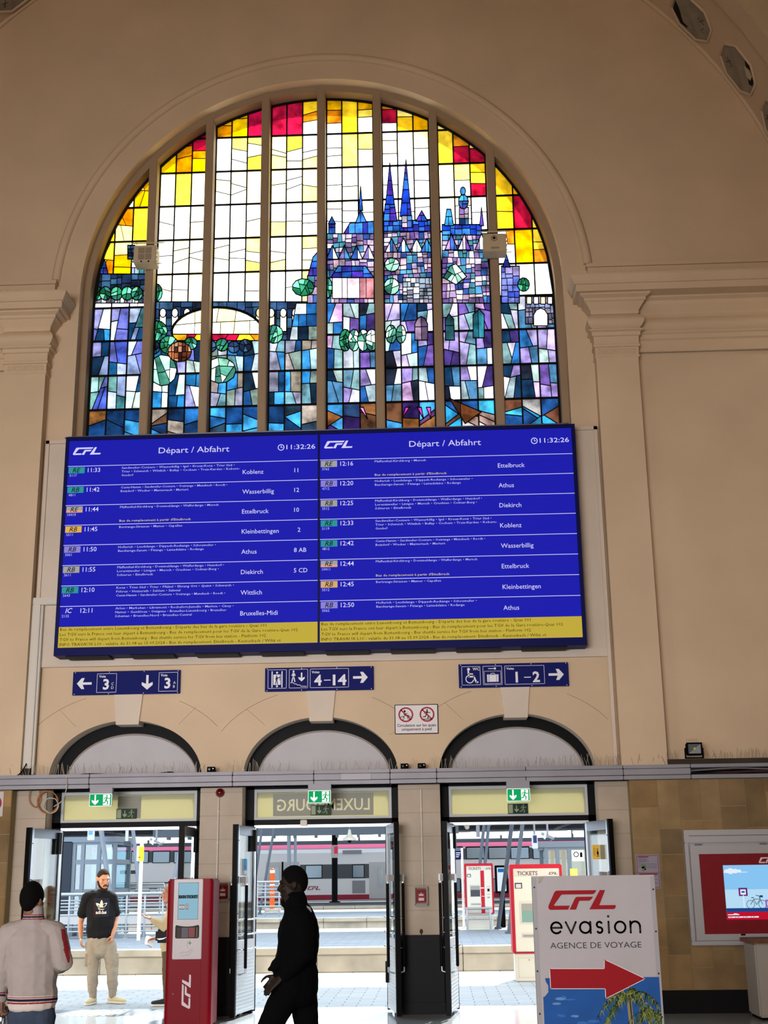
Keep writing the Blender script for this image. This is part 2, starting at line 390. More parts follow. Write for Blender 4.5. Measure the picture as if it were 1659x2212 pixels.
for nm, s in (('wall_left', -1), ('wall_right', 1)):
    mb = MB(); mb.box(*sorted((s*8.2, s*8.5)), -25.2, .75, 0, ZV, plaster); mb.build(nm, kind='structure')
mb = MB(); mb.box(-8.5, 8.5, -25.4, -25.2, 0, 18.2, plaster); mb.build('wall_back', kind='structure')
mb = MB(); mb.box(-8.5, 8.5, -25.4, .95, -.12, 0, floor_m)
mb.build('floor', kind='structure')

# ------------------------------------------------------------------ lower facing: tiled piers, granite bases, sandstone
def pier(x0, x1, y, zg, idx, zs):
    mb = MB(); mb.box(x0, x1, y, .01, zg, 2.84, joint)
    lv = [zg]+[z for z in zs if z > zg+.05]+[2.84]
    for a, b in zip(lv, lv[1:]): mb.bbox(x0-.002, x1+.002, y-.008, y+.01, a+.002, b-.002, tile_beige, .004)
    if zg > .3: mb.bbox(x0-.004, x1+.004, y-.03, .01, .14, zg, granite, .006)
    mb.bbox(x0-.008, x1+.008, y-.05, .01, 0, .14, granite, .006)
    mb.build('trim_%d' % idx, kind='structure')
ZS = [at(905, v, 0).z for v in (1966.5, 1913, 1860, 1807, 1756, 1705)]
pier(-1.585, -1.025, -.03, .95, 16, ZS); pier(1.045, 1.595, -.03, .95, 17, ZS)
pier(3.665, 4.06, -.03, .28, 18, ZS); pier(-4.06, -3.655, -.03, .28, 19, ZS)
def cladding(xa, xb, idx):
    rnd = random.Random(idx); mb = MB(); mb.box(xa, xb, -.24, 0, .27, 2.84, joint); x = xa
    while x < xb-.02:
        wd = min(rnd.uniform(.24, .36), xb-x); wd = xb-x if xb-x-wd < .12 else wd; z = .27
        while z < 2.83:
            h = min(rnd.uniform(.26, .62), 2.84-z); h = 2.84-z if 2.84-z-h < .15 else h
            b = rnd.uniform(.7, 1.15); c = lin('#8c7350'); t = rnd.uniform(-.05, .05)
            mb.c = (c[0]*b*(1+t), c[1]*b, c[2]*b*(1-t*1.5))
            mb.bbox(x+.004, x+wd-.004, -.25, -.2, z+.004, z+h-.004, sandstone, .003); z += h
        x += wd
    mb.c = None
    mb.bbox(xa-.01, xb, -.27, 0, 0, .27, granite, .01)
    mb.build('trim_%d' % idx, kind='structure')
cladding(4.06, 8.2, 20); cladding(-8.2, -4.06, 21)

# ------------------------------------------------------------------ doors
trans_frame = M('transom_frame', '#b4b6b8', .6)
rib_plate = M('ribbed_kick_plate', '#b9bec2', .38, .5)
def leaf(root, hx, tx, ty, hy=.36):
    """one open glazed leaf from its hinge (hx, hy) to its free edge (tx, ty)"""
    h = Vector((hx, hy, 0)); d = Vector((tx-hx, ty-hy, 0)); Wd = d.length; d.normalize(); nn = Vector((-d.y, d.x, 0)); Z = Vector((0, 0, 1)); H = 2.34
    def P(a, z, b=0.): return h+d*a+Z*z+nn*b
    def bar(mb, a0, a1, z0, z1, t, m, b=0.): mb.obox(P((a0+a1)/2, (z0+z1)/2, b), d*((a1-a0)/2), nn*t, Z*((z1-z0)/2), m)
    mb = MB()
    bar(mb, 0, .09, .04, H, .024, alu); bar(mb, Wd-.11, Wd-.012, .04, H, .024, alu); bar(mb, .09, Wd-.11, H-.12, H, .024, alu_dark); bar(mb, .09, Wd-.11, .80, .92, .024, alu)
    bar(mb, Wd-.05, Wd, .02, H+.01, .032, black); bar(mb, 0, .02, .02, H+.01, .03, black)
    for q in range(5): mb.ball(P(Wd-.085, .35+q*.45, -.025), .007, black_matt, 6, 4); mb.ball(P(Wd-.085, .35+q*.45, .025), .007, black_matt, 6, 4)
    lf = mb.build('leaf', root)
    mb = MB(); bar(mb, .09, Wd-.11, .92, H-.12, .006, clear); mb.build('pane', lf)
    mb = MB(); bar(mb, .04, Wd-.05, .05, .80, .027, rib_plate)
    for q in range(17): bar(mb, .05, Wd-.06, .075+q*.043, .083+q*.043, .030, alu)
    mb.build('kick_plate', lf)
    for sd in (-1, 1):
        mb = MB(); a = Wd-.2
        mb.obox(P(a, 1.66, sd*.055), d*.035, nn*.035, Z*.038, M('bracket_steel', '#8c8a88', .5)); mb.obox(P(a, 1.66, sd*.085), d*.02, nn*.03, Z*.042, M('bracket_cap', '#a8a8aa', .4, .2))
        mb.tube([P(a, 1.62, sd*.10), P(a, 1.57, sd*.10)], .011, chrome, 8)
        mb.tube([P(a, 1.58, sd*.10), P(a, .60, sd*.10)], .02, black, 10)
        mb.tube([P(a, .62, sd*.10), P(a, .53, sd*.10), P(a, .51, sd*.03)], .012, alu, 8)
        mb.build('push_bar', lf)
    mb = MB()
    for z in (1.17, .99, .81):
        for sd in (-1, 1): mb.tube([P(.06, z, sd*.03), P(.12, z, sd*.07), P(Wd-.14, z, sd*.07), P(Wd-.09, z, sd*.03)], .012, chrome, 8)
    mb.build('guard_rail', lf)
    mb = MB(); bar(mb, .10, .17, 2.02, 2.30, .02, black, .04); bar(mb, .1, .16, .36, .62, .02, black, -.045)
    mb.build('door_closer', lf)
tips = [((-3.53, -3.74, -.46), (-1.72, -1.735, -.5)), ((-.90, -1.04, -.5), (.88, 1.03, -.5)), ((1.755, 1.64, -.5), (3.53, 3.76, -.44))]
for k, cx in enumerate(DOORX):
    root = thing('door_%d' % (k+1), (cx, .3, 0), None, None); root['kind'] = 'structure'
    f0, f1 = .27, .40; mb = MB()
    inner = arc(cx+.02, DZ-.03, .915, .645, 180, 0, 36); outer_ = arc(cx, DZ, DHW+.01, DR+.01, 180, 0, 36)
    nA = len(inner)
    for Y in (f0,): mb.add([(x, Y, z) for x, z in inner]+[(x, Y, z) for x, z in outer_], [(i, i+1, nA+i+1, nA+i) for i in range(nA-1)], black)
    mb.add([(x, f0, z) for x, z in inner]+[(x, f1, z) for x, z in inner], [(i, i+1, nA+i+1, nA+i) for i in range(nA-1)], black, True)
    for s in (-1, 1): mb.box(*sorted((cx+.01+s*.925, cx+s*(DHW+.01))), f0, f1, 0, DZ, black)
    mb.box(cx-1.03, cx+1.03, f0, f1, 2.36, 2.43, black); mb.box(cx-1.03, cx+1.03, f0, f1, 2.83, 3.0, black)
    mb.build('frame', root)
    mb = MB()
    mb.prism(inner, .33, .38, panel_grey, 'xz'); mb.build('tympanum', root)
    mb = MB(); q = arc(cx+.02, DZ-.03, .90, .63, 180, 0, 36)
    mb.tube([(x, .325, z) for x, z in q], .009, M('panel_bead', '#9c8f7d', .6), 6); mb.build('bead', root)
    mb = MB(); x0, x1 = cx-.915, cx+.935
    for a in ((x0, x1, 2.43, 2.46), (x0, x1, 2.79, 2.83), (x0, x0+.035, 2.46, 2.79), (x1-.035, x1, 2.46, 2.79)): mb.box(a[0], a[1], .255, .33, a[2], a[3], trans_frame)
    tf = mb.build('transom_window', root)
    mb = MB(); mb.box(x0+.035, x1-.035, .29, .30, 2.46, 2.79, cream_glass); mb.build('pane', tf)
    mb = MB(); mb.box(cx-.93, cx+.95, f0+.01, f1+.05, 2.325, 2.36, alu)
    if k == 1: mb.bbox(cx-.29, cx-.2, .22, .27, 2.34, 2.42, offwhite, .008)
    mb.build('head_rail', root)
    for (hx, tx, ty) in tips[k]: leaf(root, hx, tx, ty)
# station name outside the transom, its shade painted before the pane, read backwards
mb = MB(); F = Flat(mb, (0, .284, 2.475), step=.001)
shade = M('name_panel_shade', '#8f8f84', .6); letter = M('name_letters', '#d8d6ae', .5)
F.rect(-.655, 0, .70, .295, shade, 1); F.text('LUXEMBOURG', .025, .07, .15, letter, 2, w=1.25, align='c', bold=.012, mirror=True)
mb.build('name_panel_shade', bpy.data.objects['door_2'])
mb = MB(); F = Flat(mb, (-2.62, .284, 2.475), step=.001); F.rect(-.15, 0, .17, .295, shade, 1)
for r_ in (.05, .08, .11): F.ring(.01, .17, r_, r_+.008, M('faint_arc', '#9a987f', .6), 2, 16, 20, 160)
mb.build('name_panel_shade', bpy.data.objects['door_1'])
# ------------------------------------------------------------------ the stained glass window
stain = bpy.data.materials.new('stained_glass'); stain.use_nodes = True; nt = stain.node_tree
for nd in list(nt.nodes):
    if nd.type != 'OUTPUT_MATERIAL': nt.nodes.remove(nd)
out = nt.nodes[0]; vc = nt.nodes.new('ShaderNodeVertexColor'); vc.layer_name = 'Col'
tl = nt.nodes.new('ShaderNodeBsdfTranslucent'); df = nt.nodes.new('ShaderNodeBsdfDiffuse'); gl = nt.nodes.new('ShaderNodeBsdfGlossy'); gl.inputs['Roughness'].default_value = .12
tc = nt.nodes.new('ShaderNodeTexCoord'); nz = nt.nodes.new('ShaderNodeTexNoise'); nz.inputs['Scale'].default_value = 5.; nz.inputs['Detail'].default_value = 3
mr = nt.nodes.new('ShaderNodeMapRange'); mr.inputs[1].default_value = .35; mr.inputs[2].default_value = .65; mr.inputs[3].default_value = .21; mr.inputs[4].default_value = .5
mx = nt.nodes.new('ShaderNodeMix'); mx.data_type = 'RGBA'; mx.blend_type = 'MULTIPLY'; mx.inputs[0].default_value = 1
bw = nt.nodes.new('ShaderNodeRGBToBW'); nt.links.new(vc.outputs[0], bw.inputs[0])      # clear panes let far more light through than the painted ones
for slot, a_, b_ in ((3, .13, .72), (4, .50, 1.)):
    q = nt.nodes.new('ShaderNodeMapRange'); q.inputs[1].default_value = .38; q.inputs[2].default_value = .95; q.inputs[3].default_value = a_; q.inputs[4].default_value = b_
    nt.links.new(bw.outputs[0], q.inputs[0]); nt.links.new(q.outputs[0], mr.inputs[slot])
nt.links.new(tc.outputs['Object'], nz.inputs['Vector']); nt.links.new(nz.outputs[0], mr.inputs[0]); nt.links.new(mr.outputs[0], mx.inputs[7]); nt.links.new(vc.outputs[0], mx.inputs[6])
nt.links.new(mx.outputs[2], tl.inputs[0]); nt.links.new(mx.outputs[2], df.inputs[0])
m1 = nt.nodes.new('ShaderNodeMixShader'); m1.inputs[0].default_value = .06; nt.links.new(tl.outputs[0], m1.inputs[1]); nt.links.new(df.outputs[0], m1.inputs[2])
m2 = nt.nodes.new('ShaderNodeMixShader'); m2.inputs[0].default_value = .03; nt.links.new(m1.outputs[0], m2.inputs[1]); nt.links.new(gl.outputs[0], m2.inputs[2]); nt.links.new(m2.outputs[0], out.inputs[0])
lead = M('lead_came', '#14110e', .7, spec=.05)

YG = .40
def clip_half(poly, a, b, keep_left=True):
    """part of a convex polygon left (or right) of the line a->b"""
    res = []; n = len(poly)
    def sd(p): 
        v = (b[0]-a[0])*(p[1]-a[1])-(b[1]-a[1])*(p[0]-a[0]); return v if keep_left else -v
    for i in range(n):
        p, q = poly[i], poly[(i+1) % n]; sp, sq = sd(p), sd(q)
        if sp >= -1e-9: res.append(p)
        if (sp > 1e-9 and sq < -1e-9) or (sp < -1e-9 and sq > 1e-9):
            t = sp/(sp-sq); res.append((p[0]+(q[0]-p[0])*t, p[1]+(q[1]-p[1])*t))
    return res if len(res) > 2 else []
def area(p): return .5*sum(p[i][0]*p[(i+1) % len(p)][1]-p[(i+1) % len(p)][0]*p[i][1] for i in range(len(p)))
def ccw(p): return p if area(p) > 0 else p[::-1]
def inter(poly, shape):
    for i in range(len(shape)):
        poly = clip_half(poly, shape[i], shape[(i+1) % len(shape)])
        if not poly: return []
    return poly
def minus(poly, shape):
    parts = []
    for i in range(len(shape)):
        a, b = shape[i], shape[(i+1) % len(shape)]
        o_ = clip_half(poly, a, b, False)
        if o_ and abs(area(o_)) > 1e-7: parts.append(o_)
        poly = clip_half(poly, a, b)
        if not poly: break
    return parts
def seg_clip(p, q, shape):
    t0, t1 = 0., 1.
    for i in range(len(shape)):
        a, b = shape[i], shape[(i+1) % len(shape)]
        sp = (b[0]-a[0])*(p[1]-a[1])-(b[1]-a[1])*(p[0]-a[0]); sq = (b[0]-a[0])*(q[1]-a[1])-(b[1]-a[1])*(q[0]-a[0])
        if sp < 0 and sq < 0: return None
        if sp < 0: t0 = max(t0, sp/(sp-sq))
        elif sq < 0: t1 = min(t1, sp/(sp-sq))
    return (t0, t1) if t1 > t0+1e-6 else None
def lerp(p, q, t): return (p[0]+(q[0]-p[0])*t, p[1]+(q[1]-p[1])*t)
def bb(p): xs = [a for a, _ in p]; zs = [b for _, b in p]; return min(xs), max(xs), min(zs), max(zs)
class Glass:
    def __init__(s, seed): s.pc = []; s.ld = []; s.r = random.Random(seed)
    def cut(s, shape):
        B = bb(shape); np_ = []
        for p, c in s.pc:
            b = bb(p)
            if b[1] < B[0] or b[0] > B[1] or b[3] < B[2] or b[2] > B[3]: np_.append((p, c))
            else: np_ += [(q, c) for q in minus(p, shape)]
        s.pc = np_; nl = []
        for p, q, wd in s.ld:
            t = seg_clip(p, q, shape)
            if t is None: nl.append((p, q, wd)); continue
            if t[0] > 1e-3: nl.append((p, lerp(p, q, t[0]), wd))
            if t[1] < 1-1e-3: nl.append((lerp(p, q, t[1]), q, wd))
        s.ld = nl
    def outline(s, p, wd=.014):
        for i in range(len(p)): s.ld.append((p[i], p[(i+1) % len(p)], wd))
    def split(s, p, mw, mh, pal, tilt=.0, wd=.011, ratio=1.):
        """break a convex piece into smaller ones with straight cuts, each a glass of its own colour"""
        x0, x1, z0, z1 = bb(p); W_, H_ = x1-x0, z1-z0; r = s.r
        if (W_ < mw*1.7 and H_ < mh*1.7) or abs(area(p)) < mw*mh*.6:
            s.pc.append((p, pal((x0+x1)/2, (z0+z1)/2, r))); return
        t = r.uniform(.35, .65)
        if W_/mw > H_/mh: x = x0+W_*t; k = r.uniform(-tilt, tilt)*H_*.5; a, b = (x-k, z0-1e-3), (x+k, z1+1e-3)
        else: z = z0+H_*t; k = r.uniform(-tilt, tilt)*W_*.4; a, b = (x0-1e-3, z-k), (x1+1e-3, z+k)
        l, q = clip_half(p, a, b), clip_half(p, a, b, False)
        if not l or not q: s.pc.append((p, pal((x0+x1)/2, (z0+z1)/2, r))); return
        c = seg_clip(a, b, p)
        if c: s.ld.append((lerp(a, b, c[0]), lerp(a, b, c[1]), wd))
        s.split(l, mw, mh, pal, tilt, wd); s.split(q, mw, mh, pal, tilt, wd)
    def over(s, shape, mw, mh, pal, tilt=0., ol=.014, wd=.010):
        shape = ccw(shape); s.cut(shape); s.outline(shape, ol); s.split(shape, mw, mh, pal, tilt, wd)
def pick(*cols):
    L = [lin(c) for c in cols]
    def f(x, z, r):
        c = r.choice(L); b = r.uniform(.75, 1.15); return tuple(min(1, k*b) for k in c)
    return f
def g2(px, py): v = at(px, py, YG); return (v.x, v.z)
def pal_sky(x, z, r):
    d = math.hypot(x, z-ZC) if z > ZC else abs(x); q = r.random()
    if d > (3.02 if abs(x) > 1.8 else 3.14) and z > 10.5:
        if x < -.9: c = '#ffc400 #ff9000 #ffd62a #ffe680 #ffa800 #fff0a8'.split() if z < 12.6 else '#e0144a #ff9a00 #d80f3c #ffc400 #ffb000'.split()
        elif x < .9: c = '#ffb200 #ff8f10 #ffc81e #e01846 #ffd84a #ffe27a'.split()
        else: c = '#ffb000 #ffc21a #d4143c #ff9a1c #ffe070 #ffcf30'.split()
        return lin(r.choice(c))
    if d > 2.55 and z > 11.2 and q < .35: return lin(r.choice(['#ffe060', '#fff0a0', '#ffd23c']))
    if x < -.1:
        if q < .22: return lin('#fff0a8')
        if q < .34: return lin('#ffe27a')
        if q < .40: return lin('#ffd85a')
    elif q < .05: return lin('#fff3c0')
    return lin('#fffdf4')
low_l = pick('#b8c8d4', '#0c2238', '#123a5c', '#b4c8c0', '#1f6fa8', '#2a86c8', '#15507e', '#7f8fb8', '#a9b6d8', '#8fb8b8', '#6fa4a0', '#c9d2ea', '#6a70c8', '#4a5fd0', '#0f3c66', '#bfe0dc', '#3f7f88', '#9a9ad8')
low_r = pick('#9a86c8', '#b8a4dc', '#6a4f9c', '#d4cce8', '#4a7ea8', '#2a70b8', '#7aa0a4', '#1f4f90', '#c4bcd8', '#9fb4bc', '#3f2f70', '#a89cd0', '#0e2c4a', '#c8a0d0', '#a4bcb8', '#c0c4d4', '#1a2030', '#5f88a0')
low_c = pick('#b4c0c8', '#0e2438', '#7a8c84', '#2a7fc0', '#1f60a0', '#8f8fa8', '#a89a98', '#6a9aa8', '#c0c4d0', '#3a94d8', '#123f70', '#8a7f70', '#9ab8c0')
mid_r = pick('#9fc8c0', '#84b4b0', '#a8c8c8', '#6f9c9c', '#b4d0cc', '#9090ac', '#3f747e', '#c0ccd4', '#6f6088')
rock = pick('#8c98a8', '#b0b8c4', '#727e8c', '#a090a4', '#46566a', '#c0c4cc', '#80788e')
cast = pick('#6a4a90', '#8a6aa8', '#b8a0c8', '#3a58a8', '#4a8ac0', '#2a4a90', '#a88aa0', '#b8a0bc', '#4a8a9c', '#c4b8cc', '#7a6a98', '#3f7f90', '#c8a8b8')
roof = pick('#1a3fc0', '#2860d8', '#3a80d8', '#2a2f98', '#4a2fa8', '#1f50a8')
pinkw = pick('#d08a94', '#c87a80', '#d8a8b0', '#b88a90', '#c8b0c0', '#dcc8d0')
green = pick('#2f9a6a', '#1f7a50', '#4ab890', '#6fc8a0', '#155c40', '#3a8a80')
greenw = pick('#bfe8d0', '#8fd0b0', '#5aa890', '#d8f0e0', '#3a7a68')
navy = pick('#1c2f50', '#26436a', '#182438', '#34587c')
ground_p = pick('#3a2470', '#5a3a28', '#7a4a24', '#2a1c54', '#1f6fb8', '#3a90d0', '#50305a', '#28406a', '#8a5a34')
ground_l = pick('#1f5fa0', '#123f78', '#2a8fd0', '#0f2f58', '#5a4030', '#8a5a30', '#3a9ad8', '#a89a90', '#22384a')
ground_r = pick('#a8a0a0', '#8a8f80', '#a08078', '#2a98d0', '#1f4f90', '#b4b0b0', '#5a6a50', '#6a4030', '#40b0d8')
arch_p = pick('#fff4c8', '#ffe896', '#fff9e4')
redp = pick('#e0104a', '#ff8a10', '#c81040', '#ffb020')
magenta = pick('#e050c0', '#c030a0', '#f080d8')

wr = thing('window_1', (0, .19, ZC), None, None); wr['kind'] = 'structure'
PX = [-3.48+.87*i for i in range(9)]; HM = .062
ROWS = [g2(690, v)[1] for v in (873, 799, 724, 652, 583, 509, 436, 364, 291)]
zS = g2(0, 652)[1]                                                  # bridge deck level
# the frame round the opening and the mullions
frame_m = M('window_stone_frame', '#99836a', .8, var=.08, vscale=1.5)
mb = MB(); a = [(OW+.01, 7.5)]+arc(0, ZC, OW+.01, OW+.01, 0, 180, 72)+[(-OW-.01, 7.5)]; b = [(3.50, 7.5)]+arc(0, ZC, 3.50, 3.50, 0, 180, 72)+[(-3.50, 7.5)]; n = len(a)
mb.add([(x, .19, z) for x, z in a]+[(x, .19, z) for x, z in b], [(i, i+1, n+i+1, n+i) for i in range(n-1)], frame_m)
mb.add([(x, .19, z) for x, z in b]+[(x, .46, z) for x, z in b], [(i, i+1, n+i+1, n+i) for i in range(n-1)], frame_m, True)
mb.build('casing', wr)
for i in range(1, 8):
    x = PX[i]; zt = ZC+math.sqrt(3.52**2-x*x)+.02; mb = MB()
    mb.bbox(x-HM, x+HM, .165, .44, 7.5, zt, frame_m, .012); mb.build('mullion', wr)
for i in range(8):
    x0, x1 = PX[i]+HM-.003, PX[i+1]-HM+.003
    if i == 0: x0 = -3.492
    if i == 7: x1 = 3.492
    G = Glass(100+i); zb = 7.62
    region = ccw([(x0, zb), (x1, zb)] + [(x, ZC+math.sqrt(max(0, 3.492**2-x*x))) for x in [x1-(x1-x0)*k/14 for k in range(15)]])
    cols = [x0+(x1-x0)*k/3 for k in range(4)]; rows = [zb]+ROWS+[13.6]
    for j, (za, zc) in enumerate(zip(rows, rows[1:])):
        zm = (za+zc)/2
        for k in range(3):
            cell = [(cols[k], za), (cols[k+1], za), (cols[k+1], zc), (cols[k], zc)]
            if zm > zS:
                big = G.r.random()
                G.split(cell, .26 if big < .5 else .15, .40 if big < .35 else .2, pal_sky, .5 if (i < 4 and big > .6) else .08, .009)
            elif j == 0: G.split(cell, .2, .2, ground_l if i < 4 else ground_p if i < 6 else ground_r, 1.1, .013)
            elif j <= 3: G.split(cell, .13, .26, low_l if i < 1 else low_c if i in (2, 3) else low_l if i == 1 else low_r if i in (4, 5, 7) else low_r, .35, .012)
            else: G.split(cell, .12, .2, low_l if i < 4 else rock if i == 4 else mid_r, .2, .012)
    for z in ROWS: G.ld.append(((x0, z), (x1, z), .026))
    for x in cols[1:3]: G.ld.append(((x, zb), (x, 13.6), .02))
    def OV(pts, *a_, **k_): G.over([g2(*p) for p in pts], *a_, **k_)
    def rect(a_, b_, c_, d_): return [(a_, d_), (c_, d_), (c_, b_), (a_, b_)]
    def blob(cx_, cy_, rx_, ry_, n_=11): return [(cx_+rx_*math.cos(2*pi*q/n_), cy_+ry_*math.sin(2*pi*q/n_)) for q in range(n_)]
    if i == 0:
        OV(rect(196, 592, 318, 628), .09, .1, navy); OV(rect(284, 560, 318, 592), .06, .07, low_l); OV(rect(276, 530, 292, 560), .05, .05, navy)
        OV([(214, 592), (226, 560), (234, 592)], .06, .1, roof)
        OV(rect(196, 628, 318, 655), .05, .12, rock)
        for cx_ in (210, 228, 252, 275, 296): OV(blob(cx_, 634, 13, 15), .07, .09, green, .6)
    if i == 1: OV(blob(338, 632, 13, 19), .06, .1, green, .5)
    if i in (1, 2, 3):
        OV(rect(308, 652, 690, 735), .13, .12, navy)
        for q in range(12):
            xq = 352+26*q
            if xq < 440 or xq > 555: OV(rect(xq-7, 676, xq+7, 716), .3, .3, arch_p); OV(blob(xq, 676, 7, 10, 9), .3, .3, arch_p)
        OV([(372, 722)] + [(470+100*math.cos(t), 722+58*math.sin(t)) for t in [pi+pi*q/18 for q in range(1, 18)]] + [(568, 722)], .26, .15, arch_p, .15, ol=.035)
        OV([(372, 722), (568, 722), (560, 736), (380, 736)], .18, .1, redp, .8)
        for cx_, cy_, rr in ((340, 715, 22), (365, 745, 20), (330, 750, 16), (592, 722, 20), (455, 748, 13), (480, 745, 14), (505, 750, 13), (530, 747, 14), (412, 742, 14)): OV(blob(cx_, cy_, rr, rr), .07, .1, green if cy_ < 746 else navy, .7)
        OV(blob(352, 800, 30, 34), .12, .2, greenw, .5); OV(blob(476, 800, 34, 28), .13, .15, greenw, .8); OV(blob(388, 760, 26, 22), .05, .09, pick('#6a3420', '#a05a34', '#3a2018', '#c88a6a'))
    if i == 3:
        OV([(664, 600), (676, 556), (690, 540), (690, 600)], .1, .12, roof); OV(rect(664, 596, 690, 655), .07, .1, cast); OV(blob(655, 621, 24, 19), .08, .12, green, .6)
        OV([(625, 735), (640, 655), (690, 655), (690, 735)], .12, .15, low_c)
    if i == 4:
        OV(rect(703, 505, 808, 655), .075, .09, cast, .12)
        for cx_ in (718, 744, 770, 796): OV([(cx_-13, 560), (cx_, 530), (cx_+13, 560)], .07, .2, pick('#4a8ac0', '#2a50a0', '#e8e4ee', '#7a6aa8'))
        OV([(742, 505), (756, 482), (808, 478), (808, 505)], .09, .2, roof); OV([(768, 482), (779, 452), (792, 480)], .06, .2, roof); OV([(775, 455), (779, 402), (784, 455)], .3, .5, roof); OV(rect(710, 482, 724, 505), .1, .1, roof); OV([(709, 484), (717, 468), (725, 484)], .1, .1, roof)
        OV([(715, 600), (730, 575), (790, 575), (808, 600)], .12, .1, roof); OV(rect(718, 600, 808, 645), .11, .3, pinkw); OV(blob(708, 622, 10, 22), .06, .1, green, .5)
        for cx_ in (746, 765, 785, 803): OV(blob(cx_, 735, 13, 24), .07, .1, greenw if cx_ % 2 else green, .8)
    if i == 5:
        OV(rect(829, 490, 934, 655), .07, .085, cast, .12); OV(rect(829, 476, 934, 500), .07, .09, roof)
        OV([(828, 478), (832, 440), (852, 440), (858, 478)], .08, .1, roof); OV([(833, 442), (842, 352), (852, 442)], .08, .16, roof)
        OV([(864, 468), (877, 345), (889, 468)], .09, .14, roof); OV(rect(868, 466, 890, 492), .06, .1, cast)
        OV([(898, 478), (911, 455), (924, 478)], .1, .1, roof)
        for cx_ in (846, 872, 900, 922): OV([(cx_-14, 545), (cx_, 515), (cx_+14, 545)], .06, .2, pick('#3a90d0', '#2a60b0', '#e0e8f0', '#8a7ab0'))
        OV(blob(847, 572, 16, 15), .09, .12, greenw, .5); OV(blob(846, 619, 17, 18), .08, .12, greenw, .8)
        OV(rect(870, 600, 936, 655), .06, .07, rock); OV([(896, 735), (896, 700), (902, 688), (910, 684), (918, 688), (924, 700), (924, 735)], .06, .2, pick('#4a3a50', '#8a7088', '#5a4868'))
        OV(blob(845, 722, 12, 20), .07, .1, greenw, .8); OV(blob(866, 722, 11, 20), .07, .1, greenw, .8)
    if i == 6:
        OV(rect(955, 505, 1064, 655), .07, .085, cast, .12); OV(rect(955, 485, 1040, 508), .08, .1, roof)
        OV([(960, 488), (965, 452), (974, 452), (980, 488)], .06, .12, pick('#3a9ad8', '#2a70c0', '#4ab0d8')); OV(rect(992, 448, 1012, 486), .06, .08, cast)
        OV(blob(1001, 436, 11, 16, 9), .07, .08, pick('#3a80c0', '#3aa0b8', '#3a50a0')); OV(blob(1000, 413, 6, 9, 8), .1, .1, pick('#3a80c0', '#3a9ab0'))
        OV([(1036, 488), (1040, 448), (1045, 488)], .2, .2, pick('#5a3fb0', '#7a4ab0'))
        for cx_ in (975, 1003, 1040): OV([(cx_-14, 540), (cx_, 505), (cx_+14, 540)], .06, .2, pick('#7a4ab0', '#3a60b8', '#d8c8e0', '#a080b8'))
        OV([(958, 600), (972, 575), (985, 570), (1008, 598), (985, 615)], .09, .12, greenw, .9)
        OV([(962, 735), (962, 690), (970, 678), (980, 690), (982, 735)], .09, .2, pick('#1f4a50', '#123a40', '#2a7080')); OV([(1022, 730), (1022, 680), (1035, 668), (1046, 680), (1046, 730)], .07, .3, pick('#2a7888', '#1f6070', '#7fc8c8'))
        OV([(1005, 915), (970, 860), (1040, 890)], .2, .2, pick('#6a3a20', '#3a2018', '#8a4a20'))
    if i == 7:
        OV([(1083, 655), (1083, 575), (1122, 575), (1122, 655)], .08, .1, pick('#5a68c8', '#7a84d8', '#8a3a90', '#3a50c0', '#9a8ac0')); OV([(1086, 577), (1094, 550), (1102, 577)], .1, .12, roof); OV(blob(1131, 615, 13, 15), .06, .12, green, .4)
        OV(rect(1135, 640, 1205, 700), .06, .08, pick('#7a88b0', '#5a5a78', '#8a7a90', '#4a4a60'))
        for cx_ in (1143, 1158, 1173, 1188): OV(rect(cx_-5, 641, cx_+5, 657), .2, .2, arch_p)
        OV([(1153, 704), (1153, 680), (1159, 670), (1168, 666), (1177, 670), (1183, 680), (1183, 704)], .3, .3, arch_p)
    if i in (4, 5):
        for cx_, dx in ((780, 14), (880, -12), (905, 10), (925, 6)): OV([(cx_-4, 880), (cx_+5, 880), (cx_+dx, 905)], .3, .3, magenta)
    pn = MB(); ldm = MB()
    for p, c in G.pc:
        q = inter(ccw(p), region)
        if len(q) > 2 and abs(area(q)) > 1e-6: pn.c = c; pn.add([(x, YG, z) for x, z in q], [tuple(range(len(q)))], stain)
    po = pn.build('glass_panel', wr)
    for p, q, wd in G.ld:
        t = seg_clip(p, q, region)
        if not t: continue
        a, b = lerp(p, q, t[0]), lerp(p, q, t[1]); L = math.hypot(b[0]-a[0], b[1]-a[1])
        if L < .012: continue
        d = Vector(((b[0]-a[0])/L, 0, (b[1]-a[1])/L)); c = Vector(((a[0]+b[0])/2, YG-.004, (a[1]+b[1])/2))
        ldm.obox(c, d*(L/2+wd*.2), (0, .006 if wd < .02 else .012, 0), Vector((-d.z, 0, d.x))*(wd/2), lead)
    for k in range(len(region)):
        a, b = region[k], region[(k+1) % len(region)]; L = math.hypot(b[0]-a[0], b[1]-a[1])
        if L > 1e-4: ldm.obox(((a[0]+b[0])/2, YG-.01, (a[1]+b[1])/2), Vector(((b[0]-a[0])/2, 0, (b[1]-a[1])/2)), (0, .02, 0), Vector((-(b[1]-a[1])/L, 0, (b[0]-a[0])/L))*.022, iron)
    ldm.build('leading', po)
